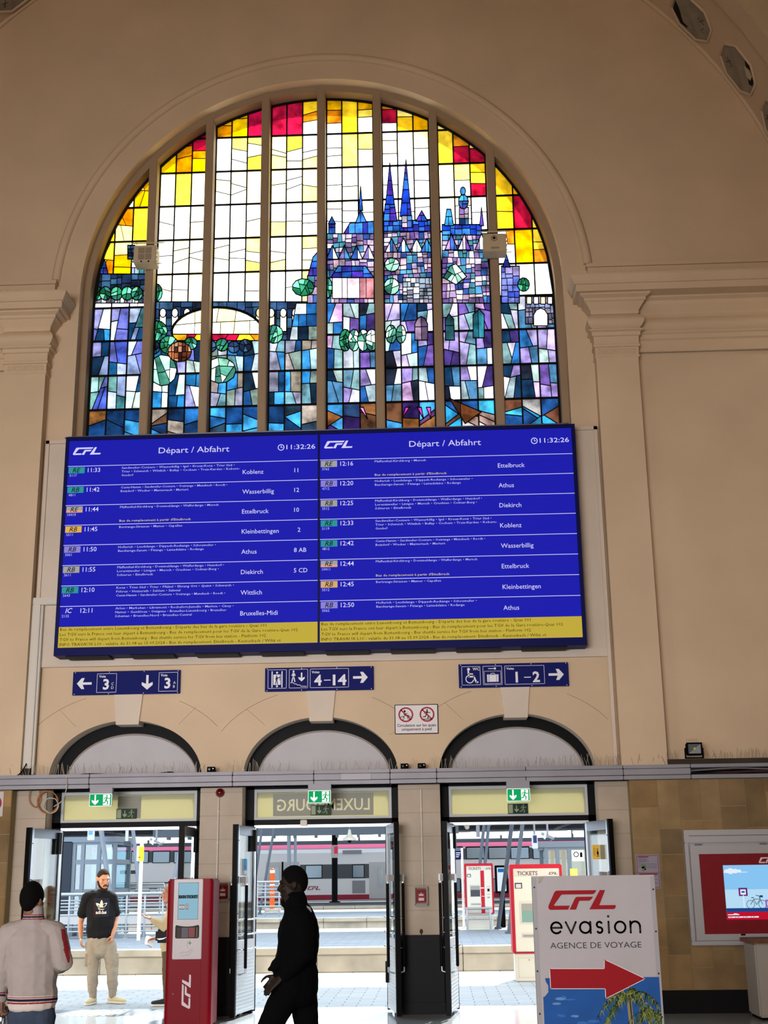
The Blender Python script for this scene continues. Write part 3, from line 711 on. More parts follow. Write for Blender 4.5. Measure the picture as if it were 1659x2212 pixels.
# ------------------------------------------------------------------ departure board
scr = M('screen_blue', '#1b1ca8', emit=1.); scr_t = M('screen_text', '#cfcdf6', emit=1.); scr_dim = M('screen_small_text', '#b4b2e6', emit=1.); scr_y = M('screen_yellow', '#bfa93c', emit=.95); scr_yt = M('screen_yellow_text', '#3a3010', emit=.6); scr_or = M('screen_notice', '#c9b68a', emit=1.)
CH = {'t': '#2f9a9a', 'o': '#e0b070', 'v': '#9088d8', 'g': '#a8a8a0', 'y': '#e8b850', 'p': '#e8a88a'}
CH = {k: M('line_badge_'+k, v, emit=.85) for k, v in CH.items()}; scr_k = M('screen_dark_text', '#20203a', emit=.5)
case = M('board_casing', '#0a0f4c', .5, spec=.08)
YB = -.36
bd = thing('departure_board', (0, YB, 4.6), 'large blue electronic departure board of two screens hung under the stained glass window', 'departure board')
mb = MB(); x0, x1, z0, z1 = -3.57, 3.60, 4.60, 7.72
for a in ((x0, x1, z0, 4.705), (x0, x1, 7.665, z1), (x0, -3.522, 4.705, 7.665), (3.548, x1, 4.705, 7.665), (.005, .035, 4.705, 7.665)): mb.box(a[0], a[1], YB-.015, YB+.06, a[2], a[3], case)
mb.box(x0, x1, YB+.06, -.06, z0, z1, case)
for x in (-3.5, 0, 3.5): mb.box(x-.04, x+.04, -.08, -.04, 4.8, 7.6, case)
mb.build('casing', bd)
mb = MB()
for k in range(8): mb.bbox(x0+.15+k*.88, x0+.75+k*.88, YB+.02, -.1, 4.575, 4.6, M('board_underside', '#14141c', .6), .008)
mb.build('underside_vent', bd)
mb = MB(); mb.tube([(x0+.02, YB+.05, 7.74), (-1.5, YB+.06, 7.752), (1.2, YB+.05, 7.742), (3.45, YB+.06, 7.75), (3.52, YB+.1, 7.77)], .012, alu_dark, 6); mb.box(x0-.03, x1-.1, YB+.02, -.06, 7.72, 7.735, alu_dark)
mb.build('top_rail', bd)
VK = 'Sandweiler-Contern • Wasserbillig • Igel • Kreuz-Konz • Trier Süd •|Trier • Schweich • Wittlich • Bullay • Cochem • Treis-Karden • Kobern-|Gondorf'
VW = 'Cents-Hamm • Sandweiler-Contern • Oetrange • Munsbach • Roodt •|Betzdorf • Wecker • Manternach • Mertert'
VD = 'Pfaffenthal-Kirchberg • Dommeldange • Walferdange • Heisdorf •|Lorentzweiler • Lintgen • Mersch • Cruchten • Colmar-Berg •|Schieren • Ettelbruck'
VA = 'Hollerich • Leudelange • Dippach-Reckange • Schouweiler •|Bascharage-Sanem • Pétange • Lamadelaine • Rodange'
VE = 'Pfaffenthal-Kirchberg • Dommeldange • Walferdange • Mersch'
VC = 'Bertrange-Strassen • Mamer • Capellen'
VI = 'Konz • Trier Süd • Trier • Pfalzel • Ehrang Ort • Quint • Schweich •|Föhren • Hetzerath • Sehlem • Salmtal|Cents-Hamm • Sandweiler-Contern • Oetrange • Munsbach • Roodt •'
VB = 'Arlon • Marbehan • Libramont • Rochefort-Jemelle • Marloie • Ciney •|Namur • Gembloux • Ottignies • Bruxelles-Luxembourg • Bruxelles-|Schuman • Bruxelles-Nord • Bruxelles-Central'
LEFT = [('RE','t','5117','11:33',VK,'Koblenz','11',0),('RB','t','4811','11:42',VW,'Wasserbillig','12',0),('RE','gp','10410','11:44',VE,'Ettelbruck','10',1),('RB','y','5511','11:45',VC,'Kleinbettingen','2',0),
        ('RB','v','5061','11:50',VA,'Athus','8 AB',0),('RB','g','3611','11:55',VD,'Diekirch','5 CD',0),('RB','t','5643','12:10',VI,'Wittlich','',0),('IC','','2135','12:11',VB,'Bruxelles-Midi','',0)]
RIGHT = [('RE','g','3762','12:16','Pfaffenthal-Kirchberg • Mersch','Ettelbruck','',1),('RB','v','4712','12:20',VA,'Athus','',0),('RB','g','3512','12:25',VD,'Diekirch','',0),('RE','t','5119','12:33',VK,'Koblenz','',0),
         ('RB','t','4812','12:42',VW,'Wasserbillig','',0),('RE','gp','10411','12:44',VE,'Ettelbruck','',1),('RB','o','5512','12:45',VC,'Kleinbettingen','',0),('RB','v','5062','12:50',VA,'Athus','',0)]
INFO = ['Bus de remplacement entre Luxembourg et Bettembourg - Départs des bus de la gare routière - Quai 101', 'Les TGV vers la France ont leur départ à Bettembourg - Bus de remplacement pour les TGV de la Gare routière-Quai 102',
        'TGV to France will depart from Bettembourg - Bus shuttle service for TGV from bus station - Platform 102', 'INFO TRAVAUX L10 - valable du 31.08 au 15.09.2024 - Bus de remplacement: Ettelbruck - Kautenbach / Wiltz et']
for side, (ux, uw, rows) in enumerate(((-3.522, 3.53, LEFT), (.035, 3.515, RIGHT))):
    mb = MB(); F = Flat(mb, (ux, YB, 0), step=.002); dx = 0. if side == 0 else .0
    F.rect(0, 4.705, uw, 7.665, scr, 0)
    logo(F, .06, 7.455, .108, scr_t, 1)
    F.text('Départ / Abfahrt', 1.28 if side == 0 else 1.252, 7.447, .085, scr_t, 1, w=1.0, res=3)
    cxk = uw-.52; F.ring(cxk, 7.488, .036, .047, scr_t, 1, 20); F.line([(cxk, 7.513), (cxk, 7.487), (cxk+.02, 7.487)], .009, scr_t, 1)
    F.text('11:32:26', uw-.04, 7.458, .066, scr_t, 1, w=.405, align='r', bold=.004, res=3)
    for k, (kind, badge, num, tm, via, dest, plat, note) in enumerate(rows):
        zt = 7.287-.2868*k; F.rect(0, zt-.004, uw, zt+.004, scr_t, 1)
        if badge: F.rect(.012, zt-.105, .24, zt-.015, CH[badge[0]], 1)
        if len(badge) > 1: F.rect(.012, zt-.105, .24, zt-.07, CH[badge[1]], 1.5)
        F.text(kind, .125, zt-.092, .066, scr_k if badge else scr_t, 2, align='c', shear=.25, bold=.008)
        F.text(num, .03, zt-.152, .036, scr_dim, 1)
        F.text(tm, .285, zt-.092, .062, scr_t, 1, bold=.004)
        for j, ln in enumerate(via.split('|')): F.text(ln, .765, zt-.055-.054*j, .030, scr_dim, 1, bold=.006, res=1, w=len(ln)*.0238)
        if note: F.text("Bus de remplacement à partir d'Ettelbruck", .765, zt-.252, .030, scr_or, 1, bold=.01, res=1, w=1.0)
        F.text(dest, 2.475, zt-.178, .062, scr_t, 1, bold=0.)
        if plat: F.text(plat, 3.20 if len(plat) > 1 else 3.25, zt-.17, .06, scr_t, 1, bold=.002)
    F.rect(0, 4.711, uw, 4.995, scr_y, 1)
    for j, ln in enumerate(INFO): F.text(ln, .02, 4.942-.0695*j, .040, scr_yt, 2, w=(2.81, 3.24, 2.81, 3.01)[j], res=1)
    o = mb.build('screen', bd); o['label'] = 'lit blue screen with eight trains, %s half of the board' % ('earlier' if side == 0 else 'later')

# ------------------------------------------------------------------ three blue direction signs and the prohibition sign
def arrow(F, u, v, L, H, m, ang=0, l=1):
    t = H*.2; P = [(-L/2, t/2*1.1), (L*.10, t/2*1.1), (-L*.02, H/2), (L*.18, H/2), (L/2, 0), (L*.18, -H/2), (-L*.02, -H/2), (L*.10, -t/2*1.1), (-L/2, -t/2*1.1)]
    c, s = math.cos(R(ang)), math.sin(R(ang)); F.poly([(u+a*c-b*s, v+a*s+b*c) for a, b in P], m, l)
def dsign(x0, label):
    r = thing('direction_sign', (x0+.74, -.03, 4.27), label, 'sign', 'blue direction signs over the doors'); mb = MB()
    mb.bbox(x0, x0+1.478, -.045, -.025, 4.108, 4.43, blue_sign, .004); F = Flat(mb, (x0, -.045, 4.108))
    for u in (.03, .5, .98, 1.448):
        for v in (.014, .308): F.disc(u, v, .006, sign_white, 1, 8)
    mb.build('panel', r)
    for u in (.2, 1.28): mb = MB(); mb.box(x0+u-.03, x0+u+.03, -.03, .0, 4.14, 4.40, alu); mb.build('bracket', r)
    mb = MB(); return r, mb, Flat(mb, (x0, -.0465, 4.108), step=.001)
r, mb, F = dsign(-3.382, 'blue direction sign with two figures 3 and arrows pointing sideways and down'); W_ = sign_white
arrow(F, .16, .158, .205, .15, W_, 180); F.frame(.333, .03, .605, .29, .005, W_)
F.text('Voie', .36, .235, .034, W_, 1, bold=.02); F.text('3', .42, .075, .135, W_, 1, bold=.03); F.text('C', .535, .13, .036, W_, 1); F.text('D', .535, .078, .036, W_, 1)
arrow(F, 1.028, .158, .2, .15, W_, -90); F.frame(1.185, .03, 1.447, .29, .005, W_)
F.text('Voie', 1.21, .235, .034, W_, 1, bold=.02); F.text('3', 1.265, .075, .135, W_, 1, bold=.03); F.text('A', 1.385, .13, .036, W_, 1); F.text('B', 1.385, .078, .036, W_, 1)
mb.build('lettering', r)
def walker(F, u, v, h, m, run=False, mir=1, l=2):
    k = h; f = lambda a, b: (u+mir*a*k, v+b*k)
    F.disc(u+mir*.02*k if run else u, v+.92*k, .085*k, m, l, 14)
    if run:
        F.poly([f(-.03, .8), f(.1, .8), f(.02, .42), f(-.16, .42)], m, l)
        F.line([f(.05, .77), f(.2, .62), f(.34, .68)], .07*k, m, l); F.line([f(0, .78), f(-.2, .74), f(-.28, .56)], .07*k, m, l)
        F.line([f(-.06, .45), f(.14, .3), f(.08, .05)], .1*k, m, l); F.line([f(-.1, .45), f(-.18, .22), f(-.42, .2)], .09*k, m, l)
    else:
        F.poly([f(-.08, .82), f(.09, .82), f(.08, .42), f(-.09, .42)], m, l)
        F.line([f(.06, .78), f(.16, .56)], .06*k, m, l); F.line([f(-.06, .78), f(-.15, .55)], .06*k, m, l)
        F.line([f(.03, .45), f(.12, .02)], .09*k, m, l); F.line([f(-.04, .45), f(-.14, .02)], .09*k, m, l)
r, mb, F = dsign(-.742, 'blue direction sign with lift and stairs symbols and track numbers 4 to 14')
F.frame(.04, .04, .295, .298, .005, W_); F.rect(.09, .055, .105, .275, W_); F.rect(.225, .055, .24, .275, W_); F.rect(.115, .09, .215, .23, W_); F.disc(.165, .255, .014, W_); F.disc(.165, .07, .014, W_)
walker(F, .16, .10, .115, blue_sign, l=2); F.line([(.165, .185), (.205, .19)], .012, blue_sign, 2); F.line([(.205, .15), (.205, .22)], .008, blue_sign, 2)
F.frame(.33, .04, .586, .298, .005, W_); walker(F, .39, .125, .155, W_); F.line([(.35, .115), (.39, .115), (.40, .098), (.43, .098), (.44, .082), (.48, .082), (.49, .066), (.565, .062)], .008, W_); arrow(F, .50, .19, .12, .085, W_, -90)
F.frame(.615, .04, 1.142, .298, .005, W_); F.text('Voies', .638, .238, .032, W_, 1, bold=.02); F.text('4', .672, .075, .135, W_, 1, bold=.03); F.rect(.805, .135, .895, .147, W_); F.text('14', .925, .075, .135, W_, 1, bold=.03, w=.185)
arrow(F, 1.30, .17, .2, .15, W_, 0); mb.build('lettering', r)
r, mb, F = dsign(1.889, 'blue direction sign with wheelchair and suitcase symbols and track numbers 1 and 2')
F.frame(.04, .035, .293, .29, .005, W_); F.text('WC', .19, .235, .036, W_, 1, bold=.02)
F.disc(.135, .25, .02, W_); F.line([(.13, .225), (.138, .15), (.205, .15), (.235, .07), (.255, .075)], .022, W_); F.line([(.135, .19), (.19, .185)], .016, W_); F.ring(.148, .118, .046, .058, W_, 1, 24, 120, 350)
F.frame(.327, .035, .585, .29, .005, W_); F.frame(.343, .05, .57, .222, .004, W_); F.disc(.49, .255, .016, W_); F.rect(.40, .25, .48, .26, W_)
F.rect(.382, .075, .535, .175, W_); F.rect(.405, .07, .41, .18, blue_sign, 2); F.rect(.507, .07, .512, .18, blue_sign, 2); F.frame(.43, .17, .487, .195, .007, W_)
F.frame(.62, .035, 1.155, .288, .005, W_); F.text('Voies', .643, .235, .032, W_, 1, bold=.02); F.text('1', .765, .065, .135, W_, 1, bold=.03); F.rect(.88, .122, .97, .134, W_); F.text('2', .995, .065, .135, W_, 1, bold=.03)
arrow(F, 1.312, .158, .205, .15, W_, 0); mb.build('lettering', r)

r = thing('prohibition_sign', (1.305, -.015, 3.705), 'small white sign with two red prohibition circles above the middle pier', 'sign'); mb = MB()
mb.bbox(1.014, 1.598, -.02, -.002, 3.508, 3.903, black_matt, .003); mb.build('backing', r)
mb = MB(); F = Flat(mb, (1.014, -.021, 3.508), step=.001); sw = M('sign_face', '#d9d3d6', .5); F.rect(.01, .01, .574, .385, sw, 0)
for u, v in ((.02, .02), (.564, .02), (.02, .375), (.564, .375)): F.disc(u, v, .008, white, 1, 8)
for cx_, kind in ((.15, 0), (.435, 1)):
    if kind == 0:
        for du in (-.045, .045): F.ring(cx_+du, .215, .02, .027, black_matt, 1, 18)
        F.line([(cx_-.045, .215), (cx_-.01, .25), (cx_+.035, .25), (cx_+.045, .215)], .008, black_matt, 1); F.line([(cx_-.02, .27), (cx_+.02, .24)], .022, black_matt, 1); F.line([(cx_-.02, .275), (cx_+.02, .275)], .008, black_matt, 1); F.disc(cx_-.015, .305, .014, black_matt, 1, 12)
    else: walker(F, cx_, .2, .125, black_matt, True, l=1); F.line([(cx_-.05, .195), (cx_+.045, .195)], .009, black_matt, 1)
    F.ring(cx_, .258, .08, .1, red_s, 3, 36); F.line([(cx_-.065, .323), (cx_+.065, .193)], .017, red_s, 3)
F.text('Circulation sur les quais', .292, .098, .037, black_matt, 1, w=.52, align='c', bold=.012); F.text('uniquement à pied', .292, .047, .037, black_matt, 1, w=.4, align='c', bold=.012)
mb.build('face', r)

# ------------------------------------------------------------------ grey cable duct along the wall, bird spikes, cables
dt = thing('cable_duct', (0, -.28, 2.9), 'long grey metal cable duct running along the wall over all three doors', 'cable duct')
DX = [-8.1, -4.62, -3.02, -1.12, -.05, .95, 1.56, 2.72, 3.98, 4.85]
mb = MB(); dark_gap = M('duct_gap', '#2a2a30', .8)
mb.box(-8.1, 8.1, -.25, -.04, 2.845, 3.03, dark_gap)
mb.build('back_channel', dt)
for a, b in zip(DX, DX[1:]):
    mb = MB()
    mb.bbox(a+.004, b-.004, -.30, -.05, 2.985, 3.03, duct_grey, .006)
    mb.bbox(a+.004, b-.004, -.315, -.24, 2.902, 2.978, duct_grey, .006)
    mb.bbox(a+.004, b-.004, -.30, -.05, 2.845, 2.895, duct_grey, .006)
    mb.build('cover', dt)
mb = MB(); mb.bbox(4.854, 8.1, -.30, -.05, 2.985, 3.03, duct_grey, .006); mb.bbox(4.854, 8.1, -.30, -.05, 2.845, 2.895, duct_grey, .006); mb.build('cover', dt)
for a, b in ((-.05, .34), (2.1, 2.72)):
    mb = MB(); mb.bbox(a+.36, b+.36, -.322, -.315, 2.90, 2.978, M('duct_plate', '#a8a6ae', .5) if a < 0 else duct_grey, .002); mb.build('cover_plate', dt)
for q, (dz, m_) in enumerate(((0, black_matt), (.018, M('brown_cable', '#5a2a20', .5)), (.034, black_matt), (.045, M('grey_cable', '#77777a', .5)))):
    mb = MB(); rr = random.Random(q)
    mb.tube([(4.86+k*.18, -.275-.01*q, 2.912+dz+.012*math.sin(k*.9+q*1.7)) for k in range(17)], .008, m_, 6)
    tag(mb.build('cable'), ['black cable sagging lowest in the open end of the grey duct', 'brown cable in the open end of the grey duct', 'upper black cable in the open end of the grey duct', 'grey cable lying topmost in the open end of the grey duct'][q], 'cable', 'cables in the open duct')
spk = M('spike_wire', '#8d8274', .5, .4); rs = random.Random(3)
mb = MB(); x = -6.2
while x < 4.66:
    gap = any(abs(x-c) < .06 for c in (-4.02, -1.42, 1.17, 1.38)) or (-.35 < x < -.12) or any(abs(x-at(v, 1668, -.2).x) < .07 for v in (456, 874, 911))
    if not gap:
        h = rs.uniform(.08, .17); lx = rs.uniform(-.05, .05); y = -.17+rs.uniform(-.04, .02)
        p, q = Vector((x, y, 3.03)), Vector((x+lx, y-.02+rs.uniform(-.02, .02), 3.03+h)); mb.obox((p+q)/2, (.0022, 0, 0), (0, .0022, 0), (q-p)/2, spk)
    x += rs.uniform(.018, .04)
sp = mb.build('bird_spikes'); tag(sp, 'thin wire bird spikes standing along the top of the grey duct', 'bird spikes', kind='stuff')
for s in (-1, 1):
    mb = MB(); x = 3.97
    while x < 6.6:
        h = rs.uniform(.05, .11); lx = rs.uniform(-.03, .03); p = Vector((s*x, -.32, z_top+.005)); q = p+Vector((lx, -.02, h)); mb.obox((p+q)/2, (.002, 0, 0), (0, .002, 0), (q-p)/2, spk); x += rs.uniform(.02, .04)
    tag(mb.build('bird_spikes'), 'thin wire bird spikes along the cornice %s of the window' % ('left' if s < 0 else 'right'), 'bird spikes', kind='stuff')
def cable(pts, r_, m_, label, grp=None, name='cable'):
    mb = MB(); P = [Vector(p) for p in pts]; out_ = []
    for i in range(len(P)-1):
        p0, p1, p2, p3 = P[max(i-1, 0)], P[i], P[i+1], P[min(i+2, len(P)-1)]
        for k in range(6):
            t = k/6; out_.append(.5*((2*p1)+(p2-p0)*t+(2*p0-5*p1+4*p2-p3)*t*t+(3*p1-p0-3*p2+p3)*t**3))
    mb.tube(out_+[P[-1]], r_, m_, 6); return tag(mb.build(name), label, 'cable', grp)
A = lambda x, y, Y=-.2: at(x, y, Y)
cable([A(160, 1681), A(175, 1673), A(215, 1672), A(270, 1675), A(330, 1672), A(370, 1668), A(380, 1676)], .008, black_matt, 'black cable lying on the duct before the arch beside the trunking', 'loose cables on the duct')
cable([A(300, 1678, -.22), A(345, 1672, -.22), A(365, 1671, -.22), A(374, 1679, -.22)], .007, black_matt, 'short black cable looping over the duct before the same arch', 'loose cables on the duct')
cable([A(-12, 1679, -.25), A(22, 1680, -.25), A(42, 1672, -.25), A(54, 1656, -.2), A(57, 1648, -.1)], .008, black_matt, 'black cable running from the trunking end along the duct to the edge', 'loose cables on the duct')
org = M('orange_cable', '#a5642a', .5); gry = M('white_cable', '#b0aba2', .5)
def coil(cx_, cy_, rx, ry, Y, r_, m_, label, turns=1, rot=0, seed=0):
    rr = random.Random(seed); pts = []
    for k in range(int(14*turns)+1):
        t = R(90)+2*pi*k/14; a, b = rx*(1+rr.uniform(-.06, .06))*math.cos(t), ry*(1+rr.uniform(-.06, .06))*math.sin(t)
        pts.append(at(cx_+a*math.cos(rot)-b*math.sin(rot), cy_+a*math.sin(rot)+b*math.cos(rot), Y-.004*k/14))
    return cable(pts, r_, m_, label, 'cable loops beside the door', 'cable_coil')
coil(103, 1733, 22, 24, -.10, .007, org, 'orange cable coil of two turns hanging under the duct', 2.3, seed=1)
coil(75, 1722, 12, 21, -.09, .006, org, 'narrow orange cable loop hanging beside the larger coil')
coil(110, 1740, 16, 16, -.12, .006, gry, 'grey cable coil bundled inside the orange coil', 2.4, .6, 2)
cable([A(117, 1742, -.13), A(134, 1730, -.17), A(140, 1716, -.26), A(144, 1700, -.335), A(144, 1680, -.325)], .007, gry, 'grey cable climbing from the coil over the duct front', 'cable loops beside the door')

# ------------------------------------------------------------------ small fittings on the wall
tr = thing('cable_trunking', (-3.83, -.1, 5), 'white plastic cable trunking rising along the wall to the board', 'cable trunking')
a, b = at(75, 1292, -.1), at(60, 1665, -.1); zt_ = a.z; xa = a.x
mb = MB(); mb.bbox(xa-.02, xa+.10, -.13, -.05, 3.13, zt_-.1, offwhite, .008); mb.bbox(xa+.105, xa+.135, -.12, -.05, 3.05, zt_-.1, offwhite, .008); mb.build('upright', tr)
mb = MB(); mb.bbox(xa-.02, -3.585, -.13, -.05, zt_-.1, zt_, offwhite, .008); mb.build('cross_run', tr)
mb = MB(); mb.box(xa, xa+.08, -.135, -.06, 3.03, 3.13, M('trunking_opening', '#3a342e', .8)); mb.build('open_end', tr)
fl = thing('floodlight', tuple(at(1502, 1655, -.3)), 'small black floodlight standing on the duct beside the pilaster', 'floodlight'); c = at(1502, 1640, -.3); c.z = 3.229
mb = MB(); mb.bbox(c.x-.10, c.x+.10, c.y, c.y+.10, c.z-.085, c.z+.075, black_matt, .012)
for s in (-1, 1): mb.box(c.x-.1, c.x+.1, c.y-.012, c.y, *sorted((c.z-.005+s*.08, c.z-.005+s*.064)), black_matt); mb.box(*sorted((c.x+s*.1, c.x+s*.082)), c.y-.012, c.y, c.z-.085, c.z+.075, black_matt)
mb.build('housing', fl)
mb = MB(); F = Flat(mb, (c.x, c.y-.004, c.z-.005)); rf = M('reflector', '#8a929c', .25, .7); rf2 = M('reflector_shaded', '#5a626c', .3, .7)
F.poly([(-.08, -.06), (.08, -.06), (0, 0)], rf); F.poly([(.08, -.06), (.08, .06), (0, 0)], rf); F.poly([(-.08, .06), (-.08, -.06), (0, 0)], rf2); F.poly([(.08, .06), (-.08, .06), (0, 0)], rf2)  # flat facets; shading of the hollow reflector is put into the two tones
mb.build('reflector', fl)
mb = MB(); F = Flat(mb, (c.x, c.y-.008, c.z-.005)); F.rect(-.015, -.012, .015, .016, M('led_chip', '#b8b040', .4)); mb.build('lamp_chip', fl)
mb = MB(); mb.box(c.x-.12, c.x+.12, c.y+.03, c.y+.07, c.z-.125, c.z-.11, black_matt)
for s in (-1, 1): mb.box(*sorted((c.x+s*.105, c.x+s*.12)), c.y+.03, c.y+.07, c.z-.125, c.z+.01, black_matt)
for k in range(6): mb.tube([(c.x-.08+k*.025, c.y+.05, c.z+.075), (c.x-.082+k*.026, c.y+.05, c.z+.13)], .002, spk, 4)
mb.build('bracket', fl)
p0 = at(1446, 1662, -.3); mb = MB()
mb.bbox(p0.x, 8.0, -.28, -.06, 3.03, 3.085, M('dark_batten', '#3a342c', .8, var=.2), .006); mb.box(p0.x, 8.0, -.24, -.1, 3.085, 3.10, M('dark_batten', '#3a342c', .8))
tag(mb.build('cable_tray'), 'dark cable tray lying on the duct behind the floodlight', 'cable tray')
for q, px in enumerate((456, 874, 911)):
    c = at(px, 1671 if q == 0 else 1663, -.2); r = thing('sensor_box', (c.x, c.y, 3.03), ['small black sensor box on the duct beside the first arch', 'black sensor box on the duct close to the middle arch', 'black sensor box on the duct under the prohibition sign'][q], 'sensor', 'sensor boxes on the duct')
    mb = MB(); mb.bbox(c.x-.052, c.x+.052, c.y-.03, c.y+.05, 3.032, 3.105, black_matt, .006); mb.build('housing', r)
    mb = MB(); mb.cyl((c.x-.02, c.y-.03, 3.07), (0, -1, 0), .016, .008, M('sensor_lens', '#3a4048', .1), 12); mb.build('lens', r); mb = MB(); mb.cyl((c.x+.03, c.y-.03, 3.08), (0, -1, 0), .006, .006, alu, 8); mb.build('indicator', r)
for q, (px, py) in enumerate(((313, 545), (1069, 520))):
    c = at(px, py, -.12); r = thing('wall_loudspeaker', tuple(c), ['square loudspeaker box on the mullion in the yellow part of the window', 'square box with a round eye on the mullion beside the purple towers'][q], 'loudspeaker', None)
    mb = MB(); mb.bbox(c.x-.17, c.x+.17, c.y, c.y+.24, c.z-.17, c.z+.12, M('beige_plastic', '#b9a88c', .5), .01); mb.build('housing', r)
    mb = MB(); F = Flat(mb, (c.x, c.y-.002, c.z)); gd = M('speaker_grille', '#8d806c', .6)
    if q == 0:
        for u, v in ((-.1, -.12), (.005, -.12), (-.1, -.015), (.005, -.015)): F.rect(u, v, u+.095, v+.095, gd)
        F.disc(-.05, -.148, .014, iron); F.disc(.06, -.148, .014, iron)
    else: F.ring(-.01, .04, .03, .05, gd); F.disc(-.01, .045, .022, iron); F.rect(-.06, -.13, .06, -.1, gd)
    mb.build('front_plate', r)
    mb = MB(); mb.add([(c.x-.2, c.y-.02, c.z+.13), (c.x+.2, c.y-.02, c.z+.13), (c.x+.24, c.y+.22, c.z+.26), (c.x-.24, c.y+.22, c.z+.26), (c.x-.2, c.y-.02, c.z+.15), (c.x+.2, c.y-.02, c.z+.15), (c.x+.24, c.y+.22, c.z+.28), (c.x-.24, c.y+.22, c.z+.28)],
        [(0,3,2,1),(4,5,6,7),(0,1,5,4),(1,2,6,5),(2,3,7,6),(3,0,4,7)], M('beige_plastic')); mb.build('hood', r)
    mb = MB(); mb.box(c.x-.05, c.x+.05, c.y+.2, c.y+.34, c.z-.1, c.z+.05, iron); mb.build('bracket', r)
    for k in range(4): mb = MB(); mb.ball((c.x+.172, c.y+.05, c.z-.13+k*.07), .012, M('beige_plastic'), 8, 5); mb.build('bolt', r)
    mb = MB(); mb.tube([(c.x+.1, c.y+.05, c.z-.165), (c.x+.24, c.y+.05, c.z-.165)], .008, M('beige_plastic'), 6); mb.build('locking_pin', r)
# fire call points, warning beacons, conduit
for q, (px, py) in enumerate(((910, 1935), (482, 1925))):
    c = at(px, py, -.05); r = thing('fire_call_point', tuple(c), ['red fire call point under a clear cover on the pier between middle and last door', 'red fire call point on the pier just behind the red dispenser'][q], 'fire alarm', 'fire call points')
    mb = MB(); mb.bbox(c.x-.06, c.x+.06, c.y-.03, c.y+.015, c.z-.085, c.z+.085, red_s, .008); F = Flat(mb, (c.x, c.y-.031, c.z)); F.rect(-.035, -.06, .035, -.025, white); F.rect(-.03, .0, .03, .022, white); F.rect(-.05, .045, .05, .06, M('call_point_dark', '#5a0c14', .5)); F.line([(0, .06), (0, .02)], .008, white); mb.build('unit', r)
    mb = MB(); mb.bbox(c.x-.08, c.x+.08, c.y-.055, c.y-.05, c.z-.11, c.z+.11, glassmat('cover_plastic', (.95, .95, .96), .015), .001); mb.build('clear_cover', r)
    mb = MB()
    for a_ in ((-.085, .085, .1, .115), (-.085, .085, -.125, -.1)): mb.box(c.x+a_[0], c.x+a_[1], c.y-.06, c.y+.015, c.z+a_[2], c.z+a_[3], M('call_frame', '#8f8a86', .5))
    for s in (-1, 1): mb.box(*sorted((c.x+s*.085, c.x+s*.073)), c.y-.06, c.y+.015, c.z-.11, c.z+.1, M('call_frame', '#8f8a86', .5))
    mb.build('cover_frame', r)
for q, px in enumerate((474,)):
    c = at(px, 1712, -.1); r = thing('warning_beacon', tuple(c), 'dark red warning beacon under the duct between first and middle door', 'beacon')
    mb = MB(); mb.cyl((c.x, -.0, c.z), (0, -1, 0), .06, .05, M('beacon_base', '#6a1410', .5), 20); mb.build('base', r)
    mb = MB(); mb.ball((c.x, -.06, c.z), (.05, .05, .05), M('beacon_red', '#5a0606', .2, coat=.5)); mb.build('dome', r)
for q, (pa, pb) in enumerate((((909, 1706), (911, 1912)), ((472, 1724), (478, 1915)))):
    a, b = at(*pa, -.06), at(*pb, -.06); mb = MB(); mb.tube([(a.x, -.055, a.z), (a.x, -.055, b.z)], .010, offwhite, 8)
    for k in range(3): mb.box(a.x-.014, a.x+.014, -.06, -.03, b.z+.15+k*.4, b.z+.165+k*.4, offwhite)
    tag(mb.build('conduit_pipe'), ['thin white conduit rising from the call point on the far pier', 'thin white conduit rising from the call point behind the dispenser'][q], 'pipe', 'conduit pipes on the piers')
c = at(910, 2012, -.04); mb = MB(); mb.ball((c.x, -.045, c.z), (.022, .012, .03), M('lock_cover', '#3a3026', .5), 12, 8); mb.tube([(c.x, -.05, c.z-.02), (c.x, -.05, c.z-.06)], .006, M('lock_cover'), 6)
tag(mb.build('lock_cover'), 'small dark oval lock cover on the pier above the black granite', 'lock cover')

